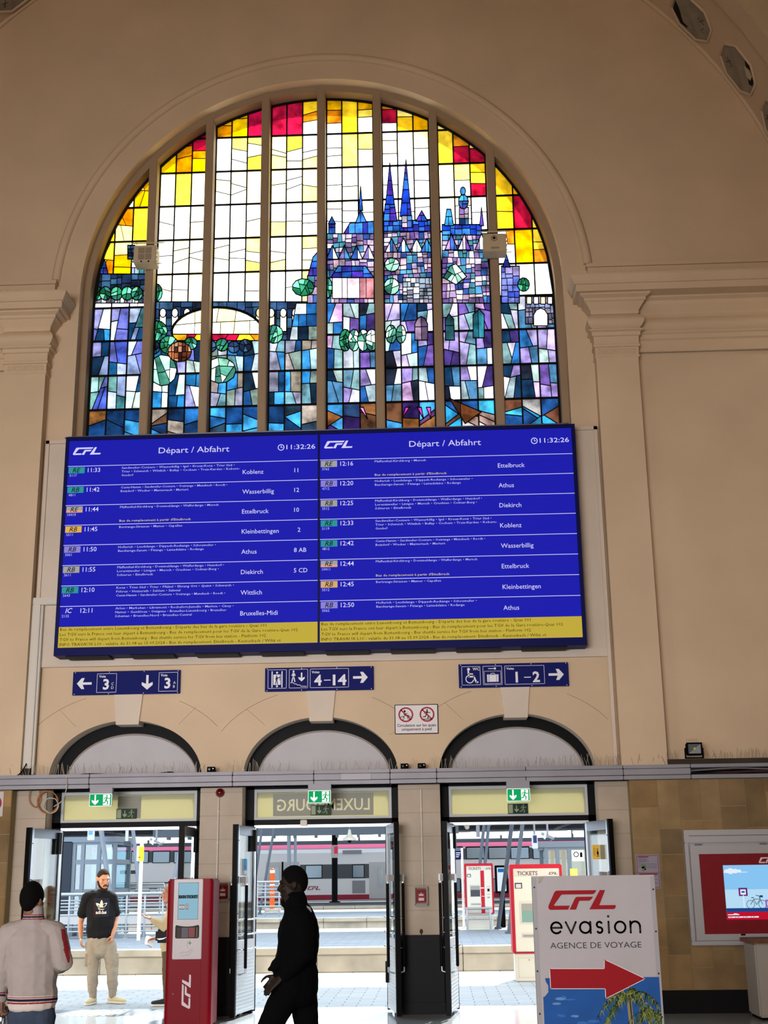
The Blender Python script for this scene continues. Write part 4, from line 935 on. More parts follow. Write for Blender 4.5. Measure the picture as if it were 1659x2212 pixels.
# ------------------------------------------------------------------ emergency exit signs
gr_l = M('exit_green', '#0fa060', emit=.95); gr_w = M('exit_white', '#f4fff8', emit=1.); gr_d = M('dim_exit_green', '#10301f', .5); gr_dw = M('dim_exit_white', '#8f9a7c', .6)
def exit_face(F, w_, h_, g, wh, mir=False):
    F.rect(0, 0, w_, h_, wh, 0); F.rect(.006, .006, w_-.006, h_-.006, g, 1)
    arrow(F, w_*.26, h_*.5, h_*.82, h_*.55, wh, -90, 2)
ix = [at(217, 1728, -.36).x, at(690, 1720, -.36).x, at(1120, 1716, -.36).x]
for q, x in enumerate(ix):
    nm = ['door beside the trunking', 'middle door', 'door beside the stone wall'][q]; zc = at((217, 690, 1120)[q], (1728, 1721, 1717)[q], -.36).z
    r = thing('exit_sign', (x, -.33, zc), 'lit green exit sign with arrow and running figure over the '+nm, 'exit sign', 'lit exit signs'); mb = MB()
    mb.bbox(x-.15, x+.15, -.355, -.315, zc-.083, zc+.083, white, .006); mb.build('housing', r)
    mb = MB(); F = Flat(mb, (x-.147, -.357, zc-.08), step=.001); exit_face(F, .294, .16, gr_l, gr_w); F.rect(.18, .012, .272, .148, gr_w, 2); walker(F, .228, .018, .122, gr_l, True, 1, 3); mb.build('face', r)
    mb = MB(); mb.bbox(x-.15, x+.15, -.35, -.27, zc+.083, 2.85, duct_grey, .004); mb.build('hanger', r)
    c = at((273, 693, 1119)[q], (1758, 1750, 1747)[q], .25)
    r = thing('dark_exit_sign', (c.x, .25, c.z), 'unlit dark green exit sign on the transom pane of the '+nm, 'exit sign', 'unlit exit signs'); mb = MB()
    mb.box(c.x-.135, c.x+.135, .243, .253, c.z-.067, c.z+.067, gr_d); mb.build('plate', r)
    mb = MB(); F = Flat(mb, (c.x-.135, .242, c.z-.067), step=.001); F.rect(.008, .01, .066, .124, gr_dw, 1); arrow(F, .115, .067, .09, .055, gr_dw, -90, 1); walker(F, .205, .012, .11, gr_dw, True, 1, 1); mb.build('symbols', r)

# ------------------------------------------------------------------ octagonal plaques on the vault rib
plq = M('plaque_grey', '#928a7c', .8, var=.25, vscale=5); plb = M('plaque_black', '#0d0c0c', .6); plw = M('plaque_pale', '#b8ad98', .7)
names = ['octagonal plaque with a jagged black wing on the vault rib', 'octagonal plaque with a black looped figure, below the winged one on the rib', 'octagonal plaque cut by the frame edge, lowest on the rib', 'octagonal plaque in the rib corner above the trunking side pilaster']
def rib(ph, y, d=0.): return Vector(((RV-d)*math.cos(R(ph)), y, ZV+(RV-d)*math.sin(R(ph))))
for q, ph in enumerate((38.4, 29.65, 20.9, 131.0)):
    r = thing('rib_plaque', tuple(rib(ph, -.45)), names[q], 'plaque', 'plaques on the vault rib'); rad = pi*RV/180
    octo = [(3.2, .14), (1.5, .33), (-1.5, .33), (-3.2, .14), (-3.2, -.14), (-1.5, -.33), (1.5, -.33), (3.2, -.14)]
    def pl(pts, d, m, mb): mb.add([rib(ph+a, -.45+b, d) for a, b in pts], [tuple(range(len(pts)))], m)
    mb = MB(); pl(octo, .008, plq, mb); mb.build('field', r)
    mb = MB(); n = 8; P = [rib(ph+a, -.45+b, .012) for a, b in octo]; mb.tube(P+[P[0]], .022, plaster, 6); mb.build('border', r)
    mb = MB()
    if q == 0: 
        for pg in ([(2.9, .14), (1.3, .29), (-.6, .26), (-1.5, .12), (-.7, .06), (-.2, -.02), (.1, -.16), (.5, -.10), (.6, .06), (1.2, .02), (1.5, .13), (2.2, .02), (2.9, -.06)], ): pl(pg, .012, plb, mb)
        mk = ((-.6, -.05, 1.2), (-1.4, -.1, 1.0), (-1.8, .05, .8))
    elif q == 1:
        pl([(1.0, -.14), (-.2, -.28), (-1.5, -.29), (-2.7, -.2), (-2.9, -.02), (-2.1, .03), (-1.7, .12), (-.9, .10), (-.8, .0), (-.1, -.03), (.9, -.04)], .012, plb, mb); pl([(.1, -.1), (-.5, -.17), (-1.6, -.22), (-2.3, -.17), (-2.3, -.07), (-1.5, -.05), (-.9, -.07), (-.2, -.07)], .014, plw, mb)
        mk = ((1.6, .05, 1.1), (1.0, .08, .9), (.7, .0, .8))
    else: pl([(1.5, -.1), (.2, -.2), (-1.8, -.12), (-1.2, .02), (.4, .0), (1.2, .06)], .012, plb, mb); mk = ((1.8, .1, .8),)
    for a_, b_, L in mk:
        mb.tube([rib(ph+a_-.35*L, -.45+b_-.07, .012), rib(ph+a_+.35*L, -.45+b_+.07, .012)], .005, plb, 4); mb.tube([rib(ph+a_-.5*L, -.45+b_+.02, .012), rib(ph+a_+.5*L, -.45+b_-.02, .012)], .005, plb, 4)
    mb.build('relief', r)
mb = MB(); x = p0.x+.05
while x < 6.6:
    if abs(x-fl.location.x) > .16:
        h = rs.uniform(.06, .14); p = Vector((x, -.17+rs.uniform(-.03, .02), 3.102)); q = p+Vector((rs.uniform(-.04, .04), -.02, h)); mb.obox((p+q)/2, (.0022, 0, 0), (0, .0022, 0), (q-p)/2, spk)
    x += rs.uniform(.02, .045)
tag(mb.build('bird_spikes'), 'thin wire bird spikes standing on the dark tray beside the floodlight', 'bird spikes', kind='stuff')
# ------------------------------------------------------------------ red ticket dispenser standing in the hall
def rbox(mb, x0, x1, y0, y1, z0, z1, r_, m, n_=5):                    # box with rounded upright corners
    p = []
    for cx_, cy_, a in ((x1-r_, y1-r_, 0), (x0+r_, y1-r_, 90), (x0+r_, y0+r_, 180), (x1-r_, y0+r_, 270)):
        p += [(cx_+r_*math.cos(R(a+90*k/n_)), cy_+r_*math.sin(R(a+90*k/n_))) for k in range(n_+1)]
    mb.prism(p, z0, z1, m, 'xy', smooth=False)
YK = -1.35; kx0, kx1 = at(360, 1960, YK).x, at(456.5, 1960, YK).x; kz = at(405, 1898.5, YK).z
def K(px, py, Y=YK): v = at(px, py, Y); return v.x, v.z
ki = thing('ticket_dispenser', ((kx0+kx1)/2, YK+.24, 0), 'tall red dispenser kiosk with a white front panel standing before the pier', 'ticket machine')
mb = MB(); rbox(mb, kx0, kx1+.02, YK, YK+.48, .03, kz-.02, .05, red_m); rbox(mb, kx0+.015, kx1+.005, YK+.015, YK+.465, kz-.02, kz, .04, red_m); rbox(mb, kx0+.02, kx1, YK+.03, YK+.45, 0, .03, .03, black_matt); mb.build('body', ki)
pnl = M('kiosk_panel', '#c4bfc2', .4); pu0, pu1 = K(374.5, 1985)[0], K(437, 1985)[0]; pz0 = K(403, 2072)[1]; du = (kx0+kx1)/2
mb = MB(); mb.bbox(pu0, pu1, YK-.012, YK+.01, pz0, kz-.004, pnl, .006); fp = mb.build('front_panel', ki)
ks = M('kiosk_screen', '#8fbcd0', emit=.85); s0, s1, t0, t1 = K(386, 1945)[0], K(428, 1945)[0], K(407, 1985)[1], K(407, 1907.5)[1]
mb = MB(); F = Flat(mb, (s0, YK-.014, t0)); sw_, sh_ = s1-s0, t1-t0; F.frame(-.006, -.006, sw_+.006, sh_+.006, .006, M('screen_bezel', '#5a7888', .4), 0); F.rect(0, 0, sw_, sh_, ks, 0)
F.rect(0, sh_*.57, sw_, sh_*.665, M('kiosk_band', '#6a8898', emit=.6), 1); F.text('BAIN TICKET', sw_/2, sh_*.575, .034, black_matt, 2, w=sw_*.96, align='c', bold=.03)
F.rect(.01, sh_*.27, .075, sh_*.39, M('icon_dark', '#203038', .5), 1); F.rect(.012, sh_*.29, .073, sh_*.37, white, 2); F.rect(.02, sh_*.32, .065, sh_*.335, M('icon_dark'), 3)
F.rect(.088, sh_*.26, .125, sh_*.415, M('icon_dark'), 1); F.rect(.092, sh_*.27, .121, sh_*.405, white, 2); F.rect(.099, sh_*.28, .114, sh_*.325, red_s, 3); F.rect(.099, sh_*.345, .114, sh_*.39, red_s, 3)
mb.build('screen', fp)
mb = MB(); g0, g1, h0, h1 = K(379, 2013)[0], K(430.5, 2013)[0], K(405, 2027)[1], K(405, 1998)[1]; gw, gh = g1-g0, h1-h0
F = Flat(mb, (g0, YK-.014, h0)); bay = [(.02, 0), (gw-.02, 0), (gw-.004, .006), (gw, .02), (gw, gh-.02), (gw-.006, gh-.004), (gw-.02, gh)]+[(gw*t, gh-.018*math.sin(pi*t)) for t in (.85, .7, .55, .45, .3, .15)]+[(.02, gh), (.006, gh-.004), (0, gh-.02), (0, .02), (.004, .006)]
F.poly(bay, M('kiosk_bay', '#15120f', .5), 0); F.rect(.02, .008, .07, gh-.03, M('bay_brown', '#3a3026', .5), 1); F.rect(.075, .008, .155, gh-.03, M('bay_grey', '#5c5c66', .5), 1); F.rect(.16, .012, .235, gh-.03, M('bay_red', '#7a2c30', .4), 1); F.rect(gw-.03, .012, gw-.022, gh-.03, M('bay_edge', '#8a7a6a', .5), 1)
mb.build('dispensing_bay', fp)
mb = MB(); F = Flat(mb, (K(401, 2060)[0], YK-.014, K(401, 2060)[1])); ic = M('icon_grey', '#9a9a9c', .5); ig = M('icon_green', '#4a9a3a', .5)
F.line([(-.07, .0), (-.03, .02), (.02, .015), (.045, .03), (.08, .055)], .004, ic); F.line([(-.05, -.02), (.03, -.02), (.09, .04)], .004, ic); F.line([(.035, .06), (.015, .085), (.02, .12), (.05, .15)], .003, ic); F.line([(.05, .1), (.05, .14)], .007, ig); F.line([(.03, .12), (.07, .12)], .007, ig)
F.rect(.045, .47, .10, .476, M('maker_plate', '#a8a8b4', .5)); mb.build('pictogram', fp)
mb = MB(); dz = K(405, 2075)[1]; d0, d1 = K(371, 2100)[0], K(434, 2100)[0]; mb.bbox(d0, d1, YK-.006, YK+.01, .06, dz, red_m, .004); dr = mb.build('service_door', ki)
mb = MB(); mb.cyl((K(374, 2147)[0], YK-.006, K(374, 2147)[1]), (0, -1, 0), .011, .006, M('lock_steel', '#6a5f58', .5), 14); mb.build('lock', dr)
mb = MB(); F = Flat(mb, (0, YK-.0065, 0)); b_ = K(410, 2179); t_ = K(410, 2105); u_ = b_[0]+.005; logo(F, u_, b_[1], (t_[1]-b_[1])/3.66, M('logo_white', '#d8d0d8', .5), 1, rot=True); mb.build('logo', dr)

# ------------------------------------------------------------------ travel agency sign in the foreground
YV = -8.5; s0 = at(1148.5, 1893, YV); s1 = at(1413, 1890, YV); Wv = s1.x-s0.x; zt = s0.z
sg = thing('agency_sign', ((s0.x+s1.x)/2, YV, 0), 'white standing sign with railway letters, a red arrow and a palm beach picture', 'standing sign')
mb = MB(); pf = M('sign_panel', '#a6a3a7', .6, spec=.2, var=.05, vscale=4); mb.bbox(s0.x, s1.x, YV, YV+.06, .10, zt, pf, .004); mb.build('panel', sg)
for s in (s0.x+.08, s1.x-.2):
    mb = MB(); mb.bbox(s, s+.12, YV-.2, YV+.26, 0, .05, alu_dark, .01); mb.box(s+.03, s+.09, YV+.005, YV+.055, .04, .11, alu_dark); mb.build('foot', sg)
V = lambda px, py: (at(px, py, YV-.002).x-s0.x, at(px, py, YV-.002).z)
mb = MB(); F = Flat(mb, (s0.x, YV-.001, 0), step=.0012); sred = M('agency_red', '#8c0c18', .6, spec=.15); sk = M('agency_ink', '#15131f', .5)
for px, py in ((1154, 1917), (1158, 2006), (1161, 2098), (1166, 2190), (1411, 1921), (1417, 2012), (1423, 2103), (1430, 2197)): F.disc(*V(px, py), .006, sk, 1, 10)
F.rect(.0, .12, .028, zt-.01, M('panel_edge', '#97959a', .5), .5); F.rect(Wv-.028, .12, Wv, zt-.01, M('panel_edge'), .5)
a = V(1184.5, 1965.5); b = V(1344, 1922); logo(F, a[0], a[1], b[1]-a[1], sred, 2)
a = V(1187, 2018.5); b = V(1384, 1988); xh = b[1]-a[1]; W7 = b[0]-a[0]; st = xh*.155; r0 = xh/2-st*.5; cy = a[1]+xh/2
def stroke(pts): F.line(pts, st, sk, 2); [F.disc(u_, v_, st/2, sk, 2, 12) for u_, v_ in pts]
def bow(u_, v_, r_, a0_, a1_, n_=20): stroke([(u_+r_*math.cos(R(a0_+(a1_-a0_)*k/n_)), v_+r_*math.sin(R(a0_+(a1_-a0_)*k/n_))) for k in range(n_+1)])
u0 = a[0]; cxs = [u0+W7*f for f in (.078, .237, .392, .548, .648, .772, .936)]
bow(cxs[0], cy, r0, 0, 318); stroke([(cxs[0]-r0, cy), (cxs[0]+r0, cy)])
stroke([(cxs[1]-r0*.95, a[1]+xh-st/2), (cxs[1], a[1]+st/2), (cxs[1]+r0*.95, a[1]+xh-st/2)])
bow(cxs[2], cy, r0, 0, 360); stroke([(cxs[2]+r0, a[1]+xh-st/2), (cxs[2]+r0, a[1]+st/2)])
q_ = r0/2; bow(cxs[3], cy+q_, q_, 35, 270, 12); bow(cxs[3], cy-q_, q_, 90, -145, 12)
stroke([(cxs[4], a[1]+xh-st/2), (cxs[4], a[1]+st/2)]); F.disc(cxs[4], a[1]+xh*1.34, st*.62, sk, 2, 16)
bow(cxs[5], cy, r0, 0, 360)
stroke([(cxs[6]-r0*.9, a[1]+xh-st/2), (cxs[6]-r0*.9, a[1]+st/2)]); bow(cxs[6], cy+r0*.1, r0*.9, 180, 0, 14); stroke([(cxs[6]+r0*.9, cy+r0*.1), (cxs[6]+r0*.9, a[1]+st/2)])
a = V(1189, 2049); b = V(1385, 2034); F.text('AGENCE DE VOYAGE', a[0], a[1], b[1]-a[1], sk, 2, w=b[0]-a[0], res=5, bold=-.008)
# printed photograph: sky, clouds, palm
sky1 = M('print_sky', '#174f96', .6, var=.16, vscale=5); cl = M('print_cloud', '#2f66aa', .6); cl2 = M('print_cloud_pale', '#5a86bc', .6)
a = V(1171, 2113); b = V(1417, 2113); uL, uR, vT = a[0]+.002, b[0]+.02, a[1]
F.poly([(uL, .14), (uR, .14), (uR, vT), (uL+.017, vT), (uL+.02, vT-.02), (uL+.035, vT-.045), (uL+.034, vT-.085), (uL+.012, vT-.11), (uL, vT-.115)], sky1, 1)
rs = random.Random(5)
for cu_, cv_, n_ in ((.13, vT-.14, 4), (.40, vT-.29, 12), (.47, vT-.33, 10), (.22, vT-.25, 5), (.2, .5, 16), (.45, .45, 16), (.6, .4, 14)):
    for k in range(n_): 
        u_, v_ = min(max(cu_+rs.uniform(-.09, .09), .08), Wv-.08), cv_+rs.uniform(-.03, .03); F.disc(u_, v_, rs.uniform(.015, .04), cl if k % 3 else cl2, 1.2+.012*k+.1*cv_, 14, ry=rs.uniform(.004, .010))
pg = [M('palm_green_%d' % k, c, .6) for k, c in enumerate(('#3f5a2a', '#2a4220', '#6a7a34', '#8a8a48', '#1c2e1a'))]; pt_ = M('palm_trunk', '#8a7a60', .7)
def palm(u, v, sc, hh):
    F.line([(u+.02*sc, v-hh), (u+.03*sc, v-hh*.5), (u, v)], .05*sc, pt_, 1.8); F.line([(u+.03*sc, v-hh), (u+.04*sc, v-hh*.5), (u+.008*sc, v)], .015*sc, pg[4], 1.9)
    for k in range(22):
        an = rs.uniform(-35, 215); L = sc*rs.uniform(.22, .40); pts = []
        for t in range(9):
            q = t/8; pts.append((u+L*q*math.cos(R(an)), v+L*q*math.sin(R(an))*.9-.28*sc*q*q))
        pts = [(min(max(x_, uL+.004), uR-.004), min(y_, vT-.004)) for x_, y_ in pts]
        F.line(pts, .007*sc, pg[k % 5], 2+.01*k)
        for t in range(1, 9):
            for sgn in (-1, 1):
                x_, y_ = pts[t]; l_ = .085*sc*(1-.4*abs(t/8-.5)); xx, yy = x_+sgn*.025*sc, y_-l_
                xx = min(max(xx, uL+.003), uR-.003); F.poly([(x_-.006*sc, y_), (x_+.006*sc, y_), (xx, yy)], pg[(k+t) % 5], 2.2+.01*k+.001*t)
u_, v_ = V(1358, 2150); palm(u_, v_, .62, .9); u_, v_ = V(1403, 2190); palm(u_, v_, .5, .8)
for k in range(40): F.disc(rs.uniform(Wv*.62, uR-.03), rs.uniform(.2, V(1400, 2200)[1]-.05), rs.uniform(.015, .03), pg[k % 5], 2.6+.005*k, 7)
P_ = [(1188, 2093), (1306, 2093), (1306, 2073.5), (1392, 2114), (1309, 2156), (1308, 2135), (1190, 2135)]; P_ = [V(*p) for p in P_]
F.line(P_, .008, M('print_white', '#d8d6d8', .5), 4, close=True); F.poly(P_, sred, 5)
tp = [(1163, 1897), (1176, 1893.5), (1168, 1906), (1163, 1907)]; F.poly([V(*p) for p in tp], M('tape', '#9a9488', .4), 1); F.line([V(1163, 1907), V(1168, 1906)], .003, M('tape_edge', '#7a705c', .5), 2)
mb.build('print', sg)

# ------------------------------------------------------------------ information screen cabinet on the stone wall, notices, white counter
YC = -.34; C_ = lambda px, py, Y=YC: at(px, py, Y)
cabf = M('cabinet_frame', '#a6a5a8', .4, .25); x0 = C_(1477, 1800).x; x1 = x0+1.75; z0, z1 = C_(1560, 2042).z, C_(1560, 1792).z
cb = thing('screen_cabinet', (x0+.87, -.26, z0), 'white wall cabinet with a red panel and lit screen on the sandstone wall', 'display cabinet')
mb = MB()
for a in ((x0, x1, z0, z0+.05), (x0, x1, z1-.16, z1), (x0, x0+.05, z0+.05, z1-.16), (x1-.05, x1, z0+.05, z1-.16)): mb.bbox(a[0], a[1], YC, -.252, a[2], a[3], cabf, .008)
mb.box(x0+.06, x1-.06, YC-.004, YC, z1-.075, z1-.07, iron); mb.box(x0+.05, x1-.05, -.30, -.252, z0+.05, z1-.16, cabf); mb.build('housing', cb)
dx0, dx1, dz0, dz1 = x0+.062, x1-.062, z0+.058, z1-.19; ru0, rz0, rz1 = C_(1510, 1845).x+.0, C_(1525, 2018).z, C_(1525, 1845).z; ru0 = (C_(1509, 1850).x+C_(1523, 2010).x)/2; ru1 = dx1-(ru0-dx0)
mb = MB()
for a in ((dx0, dx1, dz0, rz0), (dx0, dx1, rz1, dz1), (dx0, ru0, rz0, rz1), (ru1, dx1, rz0, rz1)): mb.bbox(a[0], a[1], YC-.012, YC+.02, a[2], a[3], cabf, .005)
dd = mb.build('door', cb)
for u in (dx0+.1, dx0+.92): mb = MB(); mb.cyl((u-.04, YC-.018, dz1+.008), (1, 0, 0), .009, .09, alu_dark, 10); mb.build('hinge', dd)
mb = MB(); mb.bbox(ru0+.44, ru0+.50, YC-.018, YC-.01, dz0+.055, dz0+.075, black_matt, .004); mb.build('latch', dd)
mb = MB(); mb.box(ru0, ru1, YC+.0, YC+.01, rz0, rz1, M('cabinet_red', '#7c0a18', .5, spec=.2, var=.15, vscale=12)); F = Flat(mb, (0, YC-.001, 0)); a = C_(1639, 1864.5); b = C_(1639, 1852); logo(F, a.x, a.z, b.z-a.z, M('logo_white'), 1)
mb.build('red_panel', cb)
sx0 = (C_(1561, 1870).x+C_(1571, 1985).x)/2; sz0, sz1 = C_(1570, 1987).z, C_(1570, 1869).z; sx1 = ru1-(sx0-ru0); sw_ = sx1-sx0; sh_ = sz1-sz0
mb = MB(); F = Flat(mb, (sx0, YC-.003, sz0), step=.001)
c1, c2, c3, c4 = M('info_sky', '#86c4f2', emit=.95), M('info_low_sky', '#b4dcf4', emit=.95), M('info_ground', '#1c448a', emit=.9), M('info_red', '#c8102e', emit=.85); c5 = M('info_white', '#e4ecfa', emit=.95); c6 = M('info_purple', '#6a2a80', emit=.8); c7 = M('info_line', '#3a5a78', emit=.6); c8 = M('info_violet', '#b070c8', emit=.85)
F.rect(0, 0, sw_, sh_, c1, 0); F.rect(0, sh_*.20, sw_, sh_*.55, c2, 1); F.rect(0, sh_*.14, sw_, sh_*.21, c3, 2); F.rect(0, 0, sw_, sh_*.14, c4, 2)
for u, r_ in ((.02, .03), (.07, .045), (.13, .035), (.18, .025)): F.disc(u+.02, sh_*.89, r_, c5, 1, 18, ry=r_*.8)
F.rect(.0, sh_*.862, .3, sh_*.875, c5, 1.5)
pu = C_(1606, 1940).x-sx0; F.rect(pu-.006, sh_*.21, pu+.006, sh_*.45, c5, 3); F.rect(pu-.055, sh_*.43, pu+.055, sh_*.58, c6, 3); F.rect(pu-.034, sh_*.455, pu+.034, sh_*.55, c5, 4); F.rect(pu-.02, sh_*.49, pu+.02, sh_*.52, c3, 5)
bu = C_(1634, 1950).x-sx0
for du_ in (-.075, .075): F.ring(bu+du_, sh_*.275, .046, .052, c7, 3, 24)
F.line([(bu-.075, sh_*.275), (bu-.03, sh_*.37), (bu+.05, sh_*.37), (bu+.075, sh_*.275)], .007, c7, 3); F.line([(bu-.03, sh_*.37), (bu, sh_*.27), (bu+.05, sh_*.37)], .007, c7, 3); F.line([(bu+.05, sh_*.37), (bu+.035, sh_*.43), (bu, sh_*.44)], .008, c7, 3); F.rect(bu-.06, sh_*.39, bu-.025, sh_*.405, c7, 3); F.rect(bu+.045, sh_*.4, bu+.085, sh_*.44, c3, 3); F.rect(bu+.11, sh_*.215, bu+.26, sh_*.36, c8, 3); F.rect(bu+.13, sh_*.25, bu+.2, sh_*.32, c2, 4)
F.poly([(.012, sh_*.085), (.15, sh_*.085), (.16, sh_*.095), (.12, sh_*.115), (.09, sh_*.115), (.08, sh_*.10), (.012, sh_*.10)], c5, 3)
for k in range(4): F.rect(.015+k*.096, sh_*.035, .105+k*.096, sh_*.06, c5, 3); F.rect(.03+k*.096, sh_*.045, .06+k*.096, sh_*.054, c4, 4)
mb.build('screen', cb)
a, b = C_(1372.5, 1846, -.256), C_(1429, 1919, -.256); b2 = C_(1423, 1846, -.256); nx0, nx1, nz0, nz1 = a.x, b2.x, b.z, a.z
nt_ = thing('notice_sheet', ((nx0+nx1)/2, -.256, nz0), 'laminated notice with a small map on the sandstone wall behind the standing sign', 'notice')
mb = MB(); mb.box(nx0, nx1, -.256, -.2525, nz0, nz1, M('notice_paper', '#8f8896', .3)); mb.build('sheet', nt_)
mb = MB(); F = Flat(mb, (nx0, -.2565, nz0), step=.0007); w_, h_ = nx1-nx0, nz1-nz0; nr = M('notice_red', '#7a1a2e', .4); nk = M('notice_ink', '#4a4a58', .5); ngr = M('notice_green', '#55803a', .5)
F.frame(.012, .012, w_-.012, h_-.012, .006, nr); F.rect(.012, h_*.455, w_-.012, h_*.468, nr); F.rect(.03, h_*.40, w_-.03, h_*.44, nr); F.rect(.03, h_*.91, w_*.55, h_*.94, nr)
for k in range(4): F.rect(.03, h_*(.87-.03*k), w_*(.45+.06*(k % 3)), h_*(.88-.03*k), nk)
for k in range(5): F.line([(.03, h_*(.62+.03*k)), (w_*.4, h_*(.6+.035*k)), (w_-.03, h_*(.60+.03*k))], .003, nk)
for k in range(14): F.disc(w_*(.26+.14*rs.random()), h_*(.53+.17*rs.random()), .012, ngr, 2, 8)
for k in range(9): F.rect(.03, h_*(.36-.035*k), w_-.035-.05*(k % 3), h_*(.37-.035*k), nk)
mb.build('print', nt_)
c = C_(-10, 1737, -.256); ps = thing('red_circle_sign', (c.x, -.256, c.z), 'white notice with a red circle at the very edge of the stone wall', 'sign')
mb = MB(); mb.box(c.x-.14, c.x+.105, -.258, -.2525, c.z-.16, c.z+.16, M('notice_white', '#b9afae', .4)); mb.build('sheet', ps)
mb = MB(); F = Flat(mb, (c.x, -.2585, c.z)); F.disc(-.02, .01, .105, M('notice_red2', '#8a0f2c', .4)); F.disc(-.02, .01, .075, M('notice_white'), 2); mb.build('print', ps)
a = C_(1636, 2120, -1.12); ct = thing('white_counter', (a.x+.5, -.9, 0), 'white counter cabinet with a wooden top under the screen cabinet', 'counter')
mb = MB(); mb.bbox(a.x, a.x+1.2, -1.12, -.55, .03, .86, M('counter_white', '#9c9890', .5), .02); mb.box(a.x+.03, a.x+1.17, -1.09, -.58, 0, .04, black_matt); mb.build('body', ct)
mb = MB(); rbox(mb, a.x-.05, a.x+1.25, -1.17, -.5, .86, .90, .1, wood); mb.build('top', ct)
mb = MB(); rbox(mb, a.x-.055, a.x+.02, -1.0, -.6, .862, .898, .02, M('counter_red_edge', '#7a1420', .5)); mb.build('edge_strip', ct)
# paper stuck on the open door leaves
def stick(name, leafq, label, cat, cols):
    (px0, py0, px1, py1), Y = leafq; a, b = at(px0, py0, Y), at(px1, py1, Y); mb = MB(); F = Flat(mb, (a.x, Y, b.z), step=.001); w_, h_ = b.x-a.x, a.z-b.z
    mb.box(a.x, b.x, Y+.001, Y+.003, b.z, a.z, cols[0])
    for u0, v0, u1, v1, m in cols[1]: F.rect(u0*w_, v0*h_, u1*w_, v1*h_, m)
    tag(mb.build(name), label, cat)
yel = M('notice_yellow', '#e8b83c', .5); yk = M('notice_brown', '#5a4420', .5)
stick('yellow_notice', ((1279, 1825, 1298, 1856), -.06), 'yellow notice with a bottle picture on the glass of the last door leaf', 'notice', (white, [(0, .0, .85, 1, yel)]+[(.1, .3+.09*k, .4, .325+.09*k, yk) for k in range(6)]+[(.55, .3, .75, .55, yk), (.6, .55, .68, .75, yk), (.5, .2, .82, .25, black_matt)]))
stick('blue_sticker', ((526.5, 1855, 533.5, 1891), -.12), 'narrow light blue sticker on the glass of the leaf behind the red dispenser', 'sticker', (M('sticker_blue', '#4aa0d8', .5), [(.1, .05, .9, .3, white), (.3, .4, .7, .6, M('sticker_purple', '#7a6ac0', .5))]))
stick('white_sticker', ((526.5, 1897, 532.5, 1915), -.12), 'small white sticker below the light blue one on the door glass', 'sticker', (white, [(.1, .05, .9, .12, red_s), (.2, .4, .8, .45, black_matt)]))
# ------------------------------------------------------------------ outside: platforms, tracks, train, canopies
def paving(name, c1, c2, cm, sx, sy, rough=.7):
    m = M(name, c1, rough); nt = m.node_tree; b = nt.nodes['Principled BSDF']; tc = nt.nodes.new('ShaderNodeTexCoord'); br = nt.nodes.new('ShaderNodeTexBrick')
    br.inputs['Color1'].default_value = (*lin(c1), 1); br.inputs['Color2'].default_value = (*lin(c2), 1); br.inputs['Mortar'].default_value = (*lin(cm), 1)
    br.inputs['Scale'].default_value = 1; br.inputs['Brick Width'].default_value = sx; br.inputs['Row Height'].default_value = sy; br.inputs['Mortar Size'].default_value = .006
    nt.links.new(tc.outputs['Object'], br.inputs['Vector']); nt.links.new(br.outputs[0], b.inputs['Base Color']); return m
pave = paving('platform_paving', '#8f99a0', '#98a2aa', '#4c545a', .4, .2, .6); pave2 = paving('platform_paving_far', '#79828a', '#858e96', '#565c62', .5, .25)
conc = M('old_concrete', '#bcb7aa', .85, var=.3, vscale=1.6, bump=.2, bscale=12); conc2 = M('coping_concrete', '#b8b3a4', .8, var=.2, vscale=2.); ballast = M('track_ballast', '#6a5f52', .95, var=.5, vscale=14); steel = M('rail_steel', '#6a5a4e', .4, .7)
def struct(name, mb): return mb.build(name, kind='structure')
mb = MB(); mb.box(-16, 12, .95, 6.95, -.9, -.005, pave); mb.box(-16, 12, 6.55, 7.0, -.9, .0, conc2); struct('pavement', mb)
mb = MB()
for k in range(9): mb.bbox(-3.35+k*.09, -3.31+k*.09, .05, .72, 0, .006, offwhite, .003)
struct('trim_30', mb)
for q, (y0, y1) in enumerate(((10.4, 20.0), (29, 39.5), (46, 57.6))):
    mb = MB(); z = .25; mb.box(-40, 26, y0+.5, y1-.5, -.9, z, pave2)
    for k in range(44):
        x = -40+k*1.5; mb.bbox(x+.006, x+1.494, y0-.06, y0+.5, z-.13, z+.004, conc2, .01); mb.box(x+.006, x+1.494, y1-.5, y1, -.9, z+.004, conc2)
        mb.bbox(x+.006, x+1.494, y0, y0+.5, -.22, z-.135, conc, .008); mb.bbox(x+.75, x+2.244, y0-.02, y0+.5, -.9, -.226, conc, .008)
    struct('platform', mb)
mb = MB(); mb.box(-60, 50, 6.9, 75, -1.2, -.88, ballast); struct('ground', mb)
for q, y in enumerate((8.0, 9.45, 22.0, 23.45, 25.8, 27.2, 41.0, 42.4, 58.6, 60.05)):
    mb = MB(); mb.box(-60, 50, y-.035, y+.035, -.88, -.74, steel); struct('track_rail', mb)
canopy_m = M('canopy_grey', '#3c434c', .6); beam_m = M('canopy_beam', '#5d6874', .5); roof_m = M('canopy_roof', '#565c64', .7)
mb = MB(); mb.box(-16, 12, 5.5, 8.5, 5.0, 5.2, roof_m); struct('canopy', mb)  # unseen roof, placed to throw the shade strip on the near pavement
mb = MB(); mb.box(-40, 26, 15.4, 22.8, 5.75, 6.0, roof_m); struct('canopy', mb)
mb = MB(); mb.box(-40, 26, 33, 41, 5.6, 5.8, roof_m); mb.box(-10.6, 2.4, 38.3, 38.6, 3.30, 3.62, beam_m)
for k in range(14): mb.box(-10+k*.9, -9.9+k*.9, 38.25, 38.7, 3.2, 3.3, beam_m)
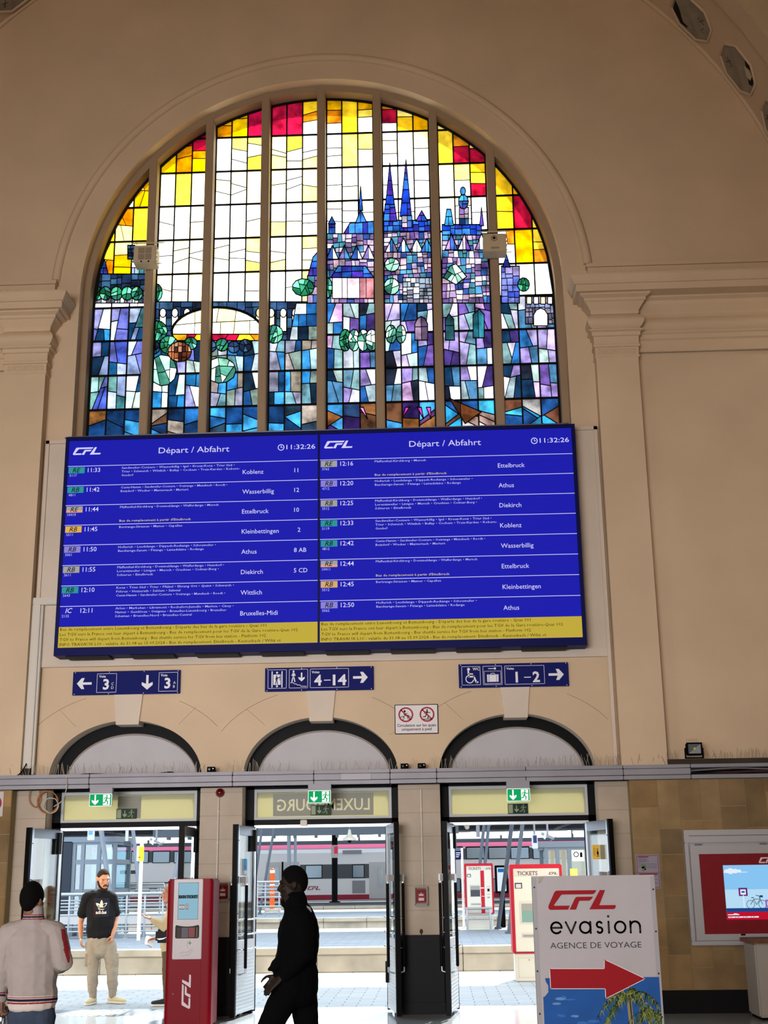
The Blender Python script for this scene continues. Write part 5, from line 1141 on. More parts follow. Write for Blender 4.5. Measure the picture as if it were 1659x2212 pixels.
mb.box(-10.4, -10.2, 38.3, 38.6, 3.6, 5.6, beam_m); mb.box(2.0, 2.2, 38.3, 38.6, 3.6, 5.6, beam_m); struct('canopy', mb)
mb = MB(); mb.box(-40, 26, 44, 57.2, 4.25, 4.5, canopy_m)
for k in range(7): mb.box(-40, 26, 44.5+k*2.0, 44.75+k*2.0, 4.0, 4.25, canopy_m)
for k in range(17): mb.box(-40+k*4, -39.8+k*4, 44, 57.2, 3.95, 4.25, beam_m)
mb.box(-40, 26, 57.0, 57.25, 3.32, 3.52, beam_m); mb.box(-40, 26, 57.1, 57.2, 3.9, 4.3, beam_m)
for k in range(17): mb.box(-39+k*4, -38.9+k*4, 57.0, 57.2, 3.5, 4.3, beam_m)
struct('canopy', mb)
tube_l = M('lamp_tube', '#fffaf4', emit=2.2)
for k in range(18):
    x = -33+k*2.7; mb = MB(); mb.bbox(x-1.2, x+1.2, 56.3, 56.45, 3.68, 3.85, tube_l, .03); mb.box(x-1.22, x+1.22, 56.28, 56.47, 3.85, 3.9, white)
    tag(mb.build('tube_lamp'), 'lit tube lamp in the long row under the canopy before the train', 'lamp', 'tube lamps under the far canopy')
# slanted canopy struts and columns
strut_m = M('strut_grey', '#77828f', .45, .2); strut_d = M('strut_dark', '#4c555f', .5)
def strut(Y, p, q, r_, ztop, m, nm='canopy_strut', zb=.25):
    a, b = at(*p, Y), at(*q, Y); d = (b-a)/(b.z-a.z); P0, P1 = a+d*(zb-a.z), a+d*(ztop-a.z)
    mb = MB(); mb.tube([P0, P1], r_, m, 12, caps='flat'); mb.cyl(P0, (0, 0, 1), r_*1.8, .05, m, 12); struct(nm, mb)
strut(16.6, (218, 1789), (234, 1905), .065, 5.75, strut_m); strut(16.6, (287, 1789), (301, 1926), .05, 5.75, strut_m); strut(16.6, (392, 1826), (378, 1897), .055, 5.75, strut_m)
strut(34, (566, 1789), (554, 1880), .05, 5.6, strut_d); strut(34, (591, 1797), (572, 1907), .05, 5.6, strut_d)
strut(34, (1046, 1778), (1037, 1864), .06, 5.6, strut_d); strut(34, (1056, 1778), (1048, 1864), .06, 5.6, strut_d)
strut(18.6, (1106, 1778), (1076, 2006), .055, 5.75, strut_d); strut(15.8, (1129, 1778), (1098, 2023), .05, 5.75, strut_d)
strut(38.4, (624, 1800), (624.5, 1880), .08, 3.4, strut_m, 'canopy_column'); strut(38.45, (638, 1800), (638, 1880), .06, 3.4, strut_m, 'canopy_column')
strut(54, (723, 1860), (723, 1935), .16, 4.0, black, 'canopy_column')
c = at(723, 1838, 53.7); mb = MB(); mb.bbox(c.x-.19, c.x+.19, 53.6, 53.72, c.z-.36, c.z+.30, white, .02); mb.box(c.x-.02, c.x+.17, 53.58, 53.6, c.z-.15, c.z+.22, M('advert_pink', '#d8406a', emit=.7)); mb.box(c.x-.05, c.x+.05, 53.7, 53.86, c.z-.1, c.z+.1, black)
tag(mb.build('column_panel'), 'white and pink panel fixed to the black column before the train', 'panel')

# train
YT = 58.0; T = lambda px, py: at(px, py, YT); tr_g = M('train_grey', '#cfcfd2', .35, .15); tr_d = M('train_window_band', '#454a50', .3); tr_r = M('train_red', '#8f1f34', .4); tr_p = M('train_roof_stripe', '#cc6484', .4); tr_w = M('train_window', '#4f7890', .08, spec=.8); tr_door = M('train_door', '#b4b4b6', .35); tr_v = M('train_vent', '#85868a', .5)
zs0, zs1 = T(700, 1833).z, T(700, 1820).z; zb = .28
tn = thing('train', (-5, YT+1.4, 0), 'long grey passenger train with a red roof stripe standing at the far platform', 'train')
XA, XB, XC, XD = -30, T(470, 1880).x, T(905, 1880).x, 22
for q, (xa, xb) in enumerate(((XA, XB-.1), (XB+.1, XC-.1), (XC+.1, XD))):
    mb = MB(); pr = [(YT, zb), (YT, zs0-.25), (YT+.08, zs0), (YT+.22, zs1), (YT+.5, zs1+.35), (YT+1.4, zs1+.5), (YT+2.3, zs1+.35), (YT+2.7, zs0), (YT+2.8, zb), (YT+2.6, -.55), (YT+.2, -.55)]
    mb.prism([(y, z) for y, z in pr], xa, xb, tr_g, 'yz'); cbod = mb.build('coach_body', tn)
    mb = MB(); mb.obox(((xa+xb)/2, YT+.145, (zs0+zs1)/2), ((xb-xa)/2, 0, 0), (0, .02, .0), (0, .07, (zs1-zs0)/2), tr_p); mb.build('roof_stripe', cbod)
    mb = MB(); mb.box(xa+.02, xb-.02, YT-.012, YT+.05, zb+.02, T(700, 1933).z, tr_r); mb.build('sole_stripe', cbod)
for xx in (XB, XC): mb = MB(); mb.box(xx-.12, xx+.12, YT+.5, YT+2.3, 0, zs0, black_matt); mb.build('gangway', tn)
def twin(p0, p1, y0, y1, m=tr_w, nm='window', d=.03):
    a, b = T(p0, y1), T(p1, y0); mb = MB(); mb.bbox(a.x-.05, b.x+.05, YT-d+.008, YT+.05, a.z-.05, b.z+.05, black_matt, .03); mb.bbox(a.x, b.x, YT-d, YT+.05, a.z, b.z, m, .02); return mb.build(nm, tn)
def band(p0, p1, y0, y1, m=tr_d, nm='window_band', d=.012):
    a, b = T(p0, y1), T(p1, y0); mb = MB(); mb.box(a.x, b.x, YT-d, YT+.05, a.z, b.z, m); mb.build(nm, tn)
band(60, 460, 1836, 1867); band(60, 460, 1904, 1928); band(915, 1400, 1827, 1858); band(915, 1400, 1894, 1930)
for k in range(9): twin(100+46*k, 137+46*k, 1839, 1864); twin(108+46*k, 140+46*k, 1907, 1926)
for k in range(9): twin(960+48*k, 998+48*k, 1830, 1855); twin(962+48*k, 994+48*k, 1898, 1927)
twin(260, 293, 1881, 1887, M('train_grille', '#3f5a44', .5), 'vent')
band(648, 797, 1866, 1899); twin(660, 695.5, 1869, 1897); twin(762, 786.5, 1868, 1896)
for p0, p1, o0, o1 in ((797, 836, 817, 828), (573, 647, 592, 603)):
    a, b = T(p0, 1942), T(p1, 1861); mb = MB(); mb.bbox(a.x, b.x, YT-.015, YT+.05, a.z, b.z, tr_door, .02)
    if p1-p0 > 50: mb.box((a.x+b.x)/2-.05, (a.x+b.x)/2+.05, YT-.02, YT, a.z, b.z, black_matt)
    do = mb.build('door', tn); a, b = T(o0, 1918), T(o1, 1873); mb = MB(); w_ = (b.x-a.x)/2; zc0, zc1 = a.z+w_, b.z-w_; cx_ = (a.x+b.x)/2
    ov = [(cx_+w_*math.cos(R(t)), zc1+w_*math.sin(R(t))) for t in range(0, 181, 15)]+[(cx_+w_*math.cos(R(t)), zc0+w_*math.sin(R(t))) for t in range(180, 361, 15)]
    mb.prism(ov, YT-.03, YT, tr_w, 'xz'); mb.build('window', do)
band(761, 789, 1902, 1930, tr_v, 'vent', .02); band(740, 781, 1836, 1845, tr_v, 'vent', .02)
mb = MB(); F = Flat(mb, (0, YT-.02, 0), step=.004); a, b = T(664, 1922.5), T(664, 1914.5); logo(F, a.x, a.z, b.z-a.z, tr_r, 1); mb.build('logo', tn)

# railings of the ramp on the nearer platform
rail_m = M('railing_steel', '#9ca2a8', .35, .5); perf = M('railing_panel', '#a8acb0', .5, .3)
def railing(Y, px0, px1, levels, posts, label, zb=.25, panel=None):
    a, b = at(px0, 1950, Y).x, at(px1, 1950, Y).x; pxm = (px0+px1)/2
    r = thing('railing', ((a+b)/2, Y, zb), label, 'railing', 'steel railings on the platform')
    zt = max(at(pxm, lv[0], Y).z for lv in levels)
    for lv, rr in levels:
        z = at(pxm, lv, Y).z; mb = MB(); mb.tube([(a, Y, z), (b, Y, z)], rr, rail_m, 8); mb.build('rail', r)
    for p in posts:
        x = at(p, 1950, Y).x; mb = MB(); mb.tube([(x, Y, zb), (x, Y, zt)], .025, rail_m, 8); mb.cyl((x, Y, zb), (0, 0, 1), .06, .015, rail_m, 10); mb.build('post', r)
    if panel:
        z0, z1 = at(pxm, panel[1], Y).z, at(pxm, panel[0], Y).z; mb = MB(); n_ = 60; wd = (b-a)/n_
        for k in range(n_):
            mb.box(a+k*wd, a+(k+.55)*wd, Y-.006, Y+.006, z0, z1, perf)
        for k in range(4): z = z0+(z1-z0)*k/3; mb.box(a, b, Y-.007, Y+.007, z-.03, z+.03, perf)
        mb.build('perforated_panel', r)
railing(15.6, 112, 356, ((1931, .045), (1944.5, .018), (1951, .018), (1958, .018), (1965, .018), (1976, .025), (2002, .02), (2012, .02)), (150, 196, 274, 313, 352), 'long steel railing with perforated panel behind the man in the black T-shirt', panel=(1977, 1993))
railing(19.2, 130, 352, ((1911, .03), (1916, .045), (1924, .02), (1937, .02)), (160, 262, 345), 'second steel railing rising behind the perforated one')
railing(30.5, 552, 606, ((1905, .04), (1914, .025), (1921, .025), (1928, .025), (1938, .03), (1958, .03)), (556, 573, 603), 'short steel railing around the orange post')
railing(17.9, 1005, 1060, ((1962, .03), (1975, .02), (1985, .02)), (1008, 1058), 'low steel railing behind the farther ticket machine')
a = at(303, 1920, 14.6); b = at(296, 1860, 14.55); yp = thing('sign_post', (a.x, 14.6, .25), 'slim white post with a yellow and white notice in the first doorway', 'sign post')
mb = MB(); mb.tube([(a.x, 14.6, .25), (a.x, 14.6, at(308, 1822, 14.6).z)], .045, white, 12); mb.build('post', yp)
p0, p1 = at(294.5, 1860, 14.5), at(311, 1827, 14.5); mb = MB(); mb.bbox(p0.x, p1.x, 14.5, 14.53, p0.z, p1.z, white, .005); F = Flat(mb, (p0.x, 14.498, p0.z)); w_, h_ = p1.x-p0.x, p1.z-p0.z; F.rect(w_*.32, 0, w_, h_*.95, M('post_yellow', '#f0d020', .5)); F.rect(w_*.3, h_*.22, w_*.55, h_*.27, black_matt, 2)
for k in range(5): F.rect(w_*.45, h_*(.4+.1*k), w_*.9, h_*(.42+.1*k), M('post_brown', '#a8902a', .5), 2)
mb.build('notice', yp)
a = at(196, 2000, 14.2); mb = MB(); mb.tube([(a.x, 14.2, .25), (a.x, 14.2, at(196, 1986, 14.2).z)], .045, white, 12); mb.cyl((a.x, 14.2, .25), (0, 0, 1), .08, .02, conc2, 12); tag(mb.build('bollard'), 'white bollard on the platform left of the man in the black T-shirt', 'bollard')
a = at(588, 1930, 38.0); op = thing('striped_post', (a.x, 38, .25), 'orange and white striped post on the far platform', 'post'); zt = at(588, 1881, 38).z
mb = MB(); org2 = M('post_orange', '#e0601c', .5); mb.tube([(a.x, 38, .3), (a.x, 38, zt)], .105, org2, 14); mb.build('post', op)
mb = MB()
for k, (f0, f1) in enumerate(((.94, 1.02), (.62, .66), (.42, .47))): mb.cyl((a.x, 38, .3+(zt-.3)*f0), (0, 0, 1), .11, (zt-.3)*(f1-f0), white, 14)
mb.build('white_bands', op); mb = MB(); mb.bbox(a.x-.3, a.x+.35, 37.8, 38.2, .25, .36, conc2, .02); mb.build('base', op)

# ticket machines
tk_c = M('ticket_cream', '#c4c3b8', .4); tk_s = M('ticket_silver', '#b4b4ae', .35, .3); tk_r = M('ticket_red', '#a8142c', .4); tk_g = M('ticket_screen', '#a8d0c0', emit=.6)
def tmachine(x0, x1, Y, zb, zt, dep, label, near):
    W_, H_ = x1-x0, zt-zb; r = thing('ticket_machine', ((x0+x1)/2, Y+dep/2, zb), label, 'ticket machine', 'platform ticket machines'); zl = zb+H_*.235
    mb = MB(); mb.bbox(x0, x1, Y, Y+dep, zl, zt, tk_r, .015); mb.build('body', r)
    mb = MB(); mb.bbox(x0+.03, x1-.03, Y+.03, Y+dep-.03, zb, zl, tk_c, .01); F = Flat(mb, (x0, Y+.028, zb)); F.frame(.08, .06, W_-.08, H_*.2, .006, tk_s); F.disc(W_*.3, H_*.18, .008, black_matt); F.disc(W_*.8, H_*.18, .008, black_matt); mb.build('plinth', r)
    mb = MB(); mb.bbox(x0+.05, x1-.05, Y-.012, Y+.02, zl+.03, zt-.07, tk_c, .006); F = Flat(mb, (x0, Y-.013, zb)); F.rect(.06, H_*.895, W_-.06, H_*.955, tk_s, 1); F.text('TICKETS', W_*.13, H_*.905, .062, M('ticket_ink', '#4a3028', .5), 2, bold=.012); logo(F, W_*.74, H_*.908, .04, M('ticket_ink'), 2)
    F.rect(W_*.55, H_*.25, W_*.68, H_*.89, tk_r, 1); F.rect(W_*.08, H_*.79, W_*.22, H_*.84, M('ticket_navy', '#2a3050', .5), 1); F.rect(W_*.1, H_*.795, W_*.2, H_*.83, tk_s, 2)
    F.rect(W_*.56, H_*.62, W_*.66, H_*.635, white, 2); F.rect(W_*.57, H_*.5, W_*.68, H_*.505, white, 2); fr = mb.build('front', r)
    mb = MB(); F = Flat(mb, (x0, Y-.015, zb)); F.rect(W_*.16, H_*.49, W_*.55, H_*.68, tk_s, 1); F.rect(W_*.19, H_*.50, W_*.52, H_*.60, M('ticket_dark', '#3a4048', .3) if not near else tk_g, 2); F.rect(W_*.19, H_*.60, W_*.52, H_*.66, M('ticket_shade', '#8a8a84', .5), 2); mb.build('screen', fr)
    mb = MB(); F = Flat(mb, (x0, Y-.015, zb))
    for v0, v1 in ((.57, .66), (.525, .54), (.475, .50)): F.rect(W_*.75, H_*v0, W_*.88, H_*v1, tk_s, 1); F.rect(W_*.78, H_*(v0+.005), W_*.85, H_*(v0+v1)/2, black_matt, 2)
    F.rect(W_*.18, H_*.37, W_*.56, H_*.41, tk_s, 1); F.rect(W_*.2, H_*.375, W_*.54, H_*.395, M('ticket_shade'), 2); mb.build('slots', fr)
a, b = at(1106, 1990, 4.75), at(1213, 1866, 4.75); tmachine(a.x, b.x, 4.75, 0, b.z, .55, 'nearer ticket machine, red and cream, half hidden by the standing sign', True)
a, b = at(1005, 1940, 18.0), at(1064.5, 1864.5, 18.0); tmachine(a.x, b.x, 18.0, .25, b.z, .5, 'farther red and cream ticket machine on the opposite platform', False)
# glazed lift shaft and waiting shelter
fr_m = M('shelter_frame', '#67737f', .4, .4); dk_m = M('shelter_dark', '#1d2836', .3); sh_gl = glassmat('shelter_glass', (.72, .86, .9), .15)
def shelter(Y, px0, px1, py0, cols, bars, label, name, dark=None, dep=1.6, zb=.25):
    x0, x1 = at(px0, 1900, Y).x, at(px1, 1900, Y).x; zt = at((px0+px1)/2, py0, Y).z; r = thing(name, ((x0+x1)/2, Y, zb), label, 'shelter'); mb = MB()
    for p in cols:
        x = at(p, 1900, Y).x
        for y in (Y, Y+dep): mb.bbox(x-.05, x+.05, y-.05, y+.05, zb, zt, fr_m, .005)
    for p in bars:
        z = at((px0+px1)/2, p, Y).z
        for y in (Y, Y+dep): mb.box(x0, x1, y-.04, y+.04, z-.06, z+.06, fr_m)
        for x in (x0, x1): mb.box(x-.04, x+.04, Y, Y+dep, z-.06, z+.06, fr_m)
    mb.build('frame', r); mb = MB(); mb.box(x0-.1, x1+.1, Y-.1, Y+dep+.1, zt-.02, zt+.12, fr_m); mb.build('roof', r)
    for y in (Y+.0, Y+dep): mb = MB(); mb.box(x0, x1, y-.006, y+.006, zb+.1, zt, sh_gl); mb.build('pane', r)
    if dark: mb = MB(); xd0, xd1 = at(dark[0], 1900, Y).x, at(dark[1], 1900, Y).x; mb.box(xd0, xd1, Y-.1, Y+dep, zb, zt, dk_m); mb.build('dark_panel', r)
shelter(17.2, 128, 246, 1818, (158, 177, 212, 246), (1820, 1862, 1926), 'glazed lift shaft with blue grey frame behind the railing', 'lift_shaft', dark=(124, 154))
shelter(17.5, 1178, 1292, 1828, (1182, 1206, 1232, 1290), (1830,), 'glass waiting shelter behind the nearer ticket machine', 'waiting_shelter')
c = at(1240, 1885, 17.4); mb = MB(); mb.box(c.x-.1, c.x+.09, 17.43, 17.44, c.z-.3, c.z+.1, M('shelter_yellow', '#e8d060', .5)); tag(mb.build('yellow_poster'), 'pale yellow poster on the glass of the waiting shelter', 'poster')
c = at(1245, 1850, 17.4); mb = MB(); mb.box(c.x-.12, c.x+.2, 17.43, 17.44, c.z-.12, c.z+.16, white); F = Flat(mb, (c.x, 17.428, c.z)); F.ring(0, .05, .05, .07, black_matt, 1, 16); F.rect(.1, -.02, .16, .1, black_matt, 1); tag(mb.build('white_poster'), 'white poster with a black ring on the glass of the waiting shelter', 'poster')
# displays, signs and lamps hanging under the canopy, dome camera
def hang(name, px0, px1, py0, py1, Y, m, label, cat, ztop=5.75, dep=.12, m2=None):
    a, b = at(px0, py1, Y), at(px1, py0, Y); r = thing(name, ((a.x+b.x)/2, Y, a.z), label, cat); mb = MB(); mb.bbox(a.x, b.x, Y, Y+dep, a.z, b.z, m, .01)
    if m2: F = Flat(mb, (a.x, Y-.003, a.z)); w_, h_ = b.x-a.x, b.z-a.z; F.rect(w_*.2, h_*.4, w_*.85, h_*.95, m2)
    mb.build('case', r); mb = MB(); mb.tube([((a.x+b.x)/2, Y+dep/2, b.z-.01), ((a.x+b.x)/2, Y+dep/2, ztop)], .025, alu_dark, 8); mb.build('hanger', r)
disp_l = M('display_light', '#dfeefc', emit=.9); disp_b = M('display_blue', '#7cc4f0', emit=.9); navy_m = M('display_navy', '#232c60', .4)
hang('platform_display', 188, 203, 1786, 1815, 15.8, disp_l, 'small pale blue display hanging at the head of the first doorway', 'display', m2=disp_b)
hang('clock_display', 270, 276, 1788, 1817, 15.9, disp_l, 'slim white display hanging beside the leaning strut', 'display'); hang('hanging_speaker', 267, 280, 1817, 1825, 16.3, canopy_m, 'dark horn loudspeaker below the slim white display', 'loudspeaker')
hang('edge_display', 1150, 1161, 1803, 1833, 16.0, disp_l, 'white and navy display hanging above the nearer ticket machine', 'display', m2=navy_m)
hang('hanging_speaker', 1029, 1036, 1783, 1808, 34.5, alu_dark, 'grey loudspeaker hanging beside the thin double strut', 'loudspeaker', 5.6)
for q, (px, py) in enumerate(((338, 1818), (1183, 1806))):
    c = at(px, py, 30); mb = MB(); mb.obox(c, (.22, 0, -.10), (0, .1, 0), (.02, 0, .04), alu_dark); mb.obox(c+Vector((.16, -.1, -.12)), (.14, 0, .1), (0, .02, 0), (.02, 0, .03), beam_m); mb.obox(c+Vector((-.1, -.1, .02)), (.03, 0, .12), (0, .03, 0), (.03, 0, -.02), white); mb.tube([c, (c.x, 30, 5.6)], .035, alu_dark, 8); mb.box(c.x-.2, c.x+.2, 29.9, 33.2, 5.55, 5.62, alu_dark)
    tag(mb.build('camera_bracket'), ['grey camera bracket hanging in the first doorway beside the yellow notice', 'grey camera bracket hanging above the waiting shelter'][q], 'camera', 'canopy cameras')
c = at(755, 1800, 36); ph = thing('pendant_lamp', (c.x, 36, c.z), 'bell shaped pendant lamp hanging over the train in the middle doorway', 'lamp'); mb = MB()
for k, (z, r_) in enumerate(((-.3, .04), (-.22, .3), (-.18, .28), (-.05, .1), (.1, .06))): pass
mb.tube([(c.x, 36, c.z-.28), (c.x, 36, c.z-.2), (c.x, 36, c.z-.12), (c.x, 36, c.z), (c.x, 36, c.z+.15)], [.26, .28, .14, .07, .05], offwhite, 16, caps='flat'); mb.build('shade', ph); mb = MB(); mb.ball((c.x, 36, c.z-.3), .08, black_matt); mb.build('bulb', ph); mb = MB(); mb.tube([(c.x, 36, c.z+.1), (c.x, 36, 5.6)], .02, alu_dark, 8); mb.build('cord', ph)
c = at(1008, 1784, .36); r = thing('dome_camera', (c.x, .36, c.z), 'white dome camera under the head of the door beside the far pier', 'camera'); mb = MB(); mb.bbox(c.x-.045, c.x+.045, .32, .40, c.z-.005, c.z+.045, white, .01); mb.build('mount', r); mb = MB(); mb.ball((c.x+.005, .35, c.z-.015), .032, white, 14, 10); mb.build('dome', r)
a, b = at(983, 1855, 20.8), at(996.5, 1838, 20.8); r = thing('platform_sign', ((a.x+b.x)/2, 19.3, .25), 'small navy platform sign on a white post beside the far pier', 'sign'); Y = 19.3; a, b = at(983, 1855, Y), at(996.5, 1838, Y); mb = MB(); mb.bbox(a.x, b.x, Y, Y+.04, a.z, b.z, blue_sign, .005); F = Flat(mb, (a.x, Y-.003, a.z)); w_, h_ = b.x-a.x, b.z-a.z
for k in range(3): F.rect(w_*.15, h_*(.2+.25*k), w_*(.6+.12*k), h_*(.3+.25*k), sign_white)
mb.build('plate', r); mb = MB(); x = at(999.5, 1900, Y).x; mb.tube([(x, Y+.02, .25), (x, Y+.02, b.z+.05)], .035, white, 10); mb.box(min(x, b.x)-.02, x, Y+.01, Y+.03, a.z+.05, b.z-.05, white); mb.build('post', r)
a, b = at(1075, 1925, 21.5), at(1092, 1874, 21.5); Y = 19.4; a, b = at(1075, 1925, Y), at(1092, 1874, Y); r = thing('advert_panel', ((a.x+b.x)/2, Y, .25), 'pale advertising panel with a dark frame behind the leaning struts', 'advert panel'); mb = MB(); mb.bbox(a.x-.06, b.x+.06, Y, Y+.12, a.z-.06, b.z+.06, black_matt, .01); mb.box(a.x+.05, a.x+.12, Y+.03, Y+.1, .25, a.z, black_matt); mb.box(b.x-.12, b.x-.05, Y+.03, Y+.1, .25, a.z, black_matt); mb.build('case', r)
mb = MB(); F = Flat(mb, (a.x, Y-.003, a.z)); w_, h_ = b.x-a.x, b.z-a.z; F.rect(0, 0, w_, h_, disp_l); F.rect(w_*.1, h_*.8, w_*.9, h_*.96, M('advert_blue', '#2a7ac0', emit=.7), 2); F.poly([(w_*.5, h_*.1), (w_*.95, h_*.1), (w_*.95, h_*.55), (w_*.7, h_*.65)], navy_m, 2); mb.build('picture', r)
# ------------------------------------------------------------------ people
skin_l = M('skin_light', '#c08a6c', .55, var=.08, vscale=18, spec=.3); skin_t = M('skin_tan', '#a8735a', .55, var=.08, vscale=18, spec=.3); skin_d = M('skin_brown', '#6a4432', .55, spec=.3)
hair_bk = M('hair_black', '#060505', .85, var=.5, vscale=90, bump=.4, bscale=140, spec=.08); hair_br = M('hair_brown', '#33261c', .85, spec=.1, var=.4, vscale=90, bump=.4, bscale=140); hair_gr = M('hair_sandy', '#8a6a50', .75)
eye_w = M('eye_white', '#7a6a60', .6); eye_d = M('eye_dark', '#1a120e', .2)
def fuse(mb, name, parent, mats, voxel, smooth=3, pick_=None, wr_=0., seed=0, cut=None):
    """melt overlapping closed shapes into one continuous skin"""
    me = bpy.data.meshes.new('tmp'); me.from_pydata(mb.v, [], mb.f); me.update(); o = bpy.data.objects.new('tmp', me); C.collection.objects.link(o)
    md = o.modifiers.new('r', 'REMESH'); md.mode = 'VOXEL'; md.voxel_size = voxel; md.use_smooth_shade = True
    if smooth: sm = o.modifiers.new('s', 'SMOOTH'); sm.iterations = smooth; sm.factor = .5
    bpy.context.view_layer.update(); dg = bpy.context.evaluated_depsgraph_get(); nm = bpy.data.meshes.new_from_object(o.evaluated_get(dg)); bpy.data.objects.remove(o); bpy.data.meshes.remove(me)
    if wr_:
        nm.update(); nrm = [v.normal.copy() for v in nm.vertices]
        for v, n_ in zip(nm.vertices, nrm):
            c = v.co; k = noise.noise(Vector((c.x*7+seed, c.y*7, c.z*11)))*.7+noise.noise(Vector((c.x*19, c.y*19+seed, c.z*26)))*.4; v.co = c+n_*(wr_*k)
    if cut is not None:
        bm = bmesh.new(); bm.from_mesh(nm); bmesh.ops.delete(bm, geom=[f for f in bm.faces if cut(f.calc_center_median())], context='FACES'); bm.to_mesh(nm); bm.free()
    off = wloc(parent)
    nm.materials.clear()
    for m in mats: nm.materials.append(m)
    if pick_:
        for p in nm.polygons: p.material_index = pick_(p.center)
    for v in nm.vertices: v.co -= off
    nm.polygons.foreach_set('use_smooth', [True]*len(nm.polygons)); nm.name = name; nm.update()
    ob = bpy.data.objects.new(name, nm); C.collection.objects.link(ob); ob.parent = parent; return ob
def hand(mb, wrist, d, pn, thumb, curl=25, sc=1., spread=.1):
    """palm, four fingers of different length bent towards the palm side pn, and a thumb from the side of the palm"""
    m = None; d = Vector(d).normalized(); pn = Vector(pn); pn = (pn-d*pn.dot(d)).normalized(); ac = d.cross(pn).normalized()
    if ac.dot(Vector(thumb)) < 0: ac = -ac                          # ac points to the thumb side
    w = Vector(wrist); k = w+d*.092*sc
    mb.tube([w-d*.02, w+d*.012, w+d*.05*sc, k], [(.024*sc, .019*sc), (.028*sc, .017*sc), (.038*sc, .015*sc), (.037*sc, .012*sc)], m, 12, flat=ac)
    for q, (o_, L) in enumerate(((.028, .068), (.0095, .077), (-.0095, .071), (-.028, .054))):
        p = k+ac*o_*sc-d*.012; a = curl*(1+.12*q); dirn = (d+ac*o_*spread/.03*.8).normalized(); pts = [p]; ax = dirn.cross(pn).normalized()
        for j, f in enumerate((.46, .30, .24)):
            dirn = Matrix.Rotation(R(a*(.7 if j == 0 else 1)), 3, ax) @ dirn; p = p+dirn*L*f*sc*1.12; pts.append(p)
        mb.tube(pts, [.0092*sc, .0088*sc, .0080*sc, .0068*sc], m, 8)
    t0 = w+d*.028*sc+ac*.026*sc; t1 = t0+(d*.6+ac*.75+pn*.25).normalized()*.042*sc; t2 = t1+(d*.85+ac*.3+pn*.35).normalized()*.032*sc; t3 = t2+(d*.95+pn*.4).normalized()*.024*sc
    mb.tube([w+d*.012+ac*.01, t0, t1, t2, t3], [.014*sc, .0135*sc, .0115*sc, .0105*sc, .0082*sc], m, 8)
def headmat(c, yaw, pitch=0., roll=0.): return Matrix.Translation(Vector(c)) @ Matrix.Rotation(R(yaw), 4, 'Z') @ Matrix.Rotation(R(roll), 4, 'Y') @ Matrix.Rotation(R(pitch), 4, 'X')
def head(mb, T, sc=1.):
    """head facing local -Y; T places it"""
    h = MB(); m = None
    h.ball((0, .012, .022), (.075, .094, .098), m, 18, 12); h.ball((0, -.022, -.038), (.060, .072, .082), m, 16, 10); h.ball((0, -.068, -.096), (.028, .026, .022), m, 10, 7)
    h.tube([(-.05, -.02, -.088), (-.028, -.062, -.102), (.028, -.062, -.102), (.05, -.02, -.088)], .024, m, 8)
    h.tube([(0, -.084, .022), (0, -.100, .000), (0, -.114, -.024), (0, -.100, -.034)], [.009, .010, .014, .010], m, 8); h.ball((-.012, -.098, -.03), .009, m, 8, 5); h.ball((.012, -.098, -.03), .009, m, 8, 5)
    h.tube([(-.052, -.068, .026), (-.026, -.088, .032), (0, -.086, .028), (.026, -.088, .032), (.052, -.068, .026)], .011, m, 8)
    for s in (-1, 1):
        h.ball((s*.042, -.06, -.022), (.022, .024, .022), m, 10, 7)
        h.ball((s*.076, .016, -.006), (.010, .020, .032), m, 10, 8); h.tube([(s*.076, .03, .02), (s*.086, .034, .008), (s*.084, .026, -.02), (s*.076, .012, -.034)], [.007, .009, .008, .007], m, 8)
    h.tube([(-.024, -.086, -.064), (0, -.094, -.061), (.024, -.086, -.064)], .007, m, 8); h.tube([(-.02, -.084, -.074), (0, -.092, -.075), (.02, -.084, -.074)], .008, m, 8)
    S = Matrix.Scale(sc, 4); mb.add([T @ S @ v for v in h.v], h.f, m)
def eyes(parent, T, sc, brow, eye_w=eye_w):
    S = Matrix.Scale(sc, 4)
    for s in (-1, 1):
        e = MB(); e.ball((s*.031, -.0665, .006), (.0115, .0105, .0075), eye_w, 12, 8); e.ball((s*.031, -.0735, .006), .0055, eye_d, 8, 6); e.xf(T @ S); e.build('eye', parent)
        b = MB(); b.tube([(s*.05, -.070, .026), (s*.034, -.084, .033), (s*.014, -.090, .029)], [.003, .005, .0045], brow, 6); b.xf(T @ S); b.build('eyebrow', parent)
    l = MB(); l.tube([(-.021, -.094, -.069), (0, -.101, -.068), (.021, -.094, -.069)], .0035, M('lips', '#8a4a42', .5), 6); l.xf(T @ S); l.build('mouth', parent)
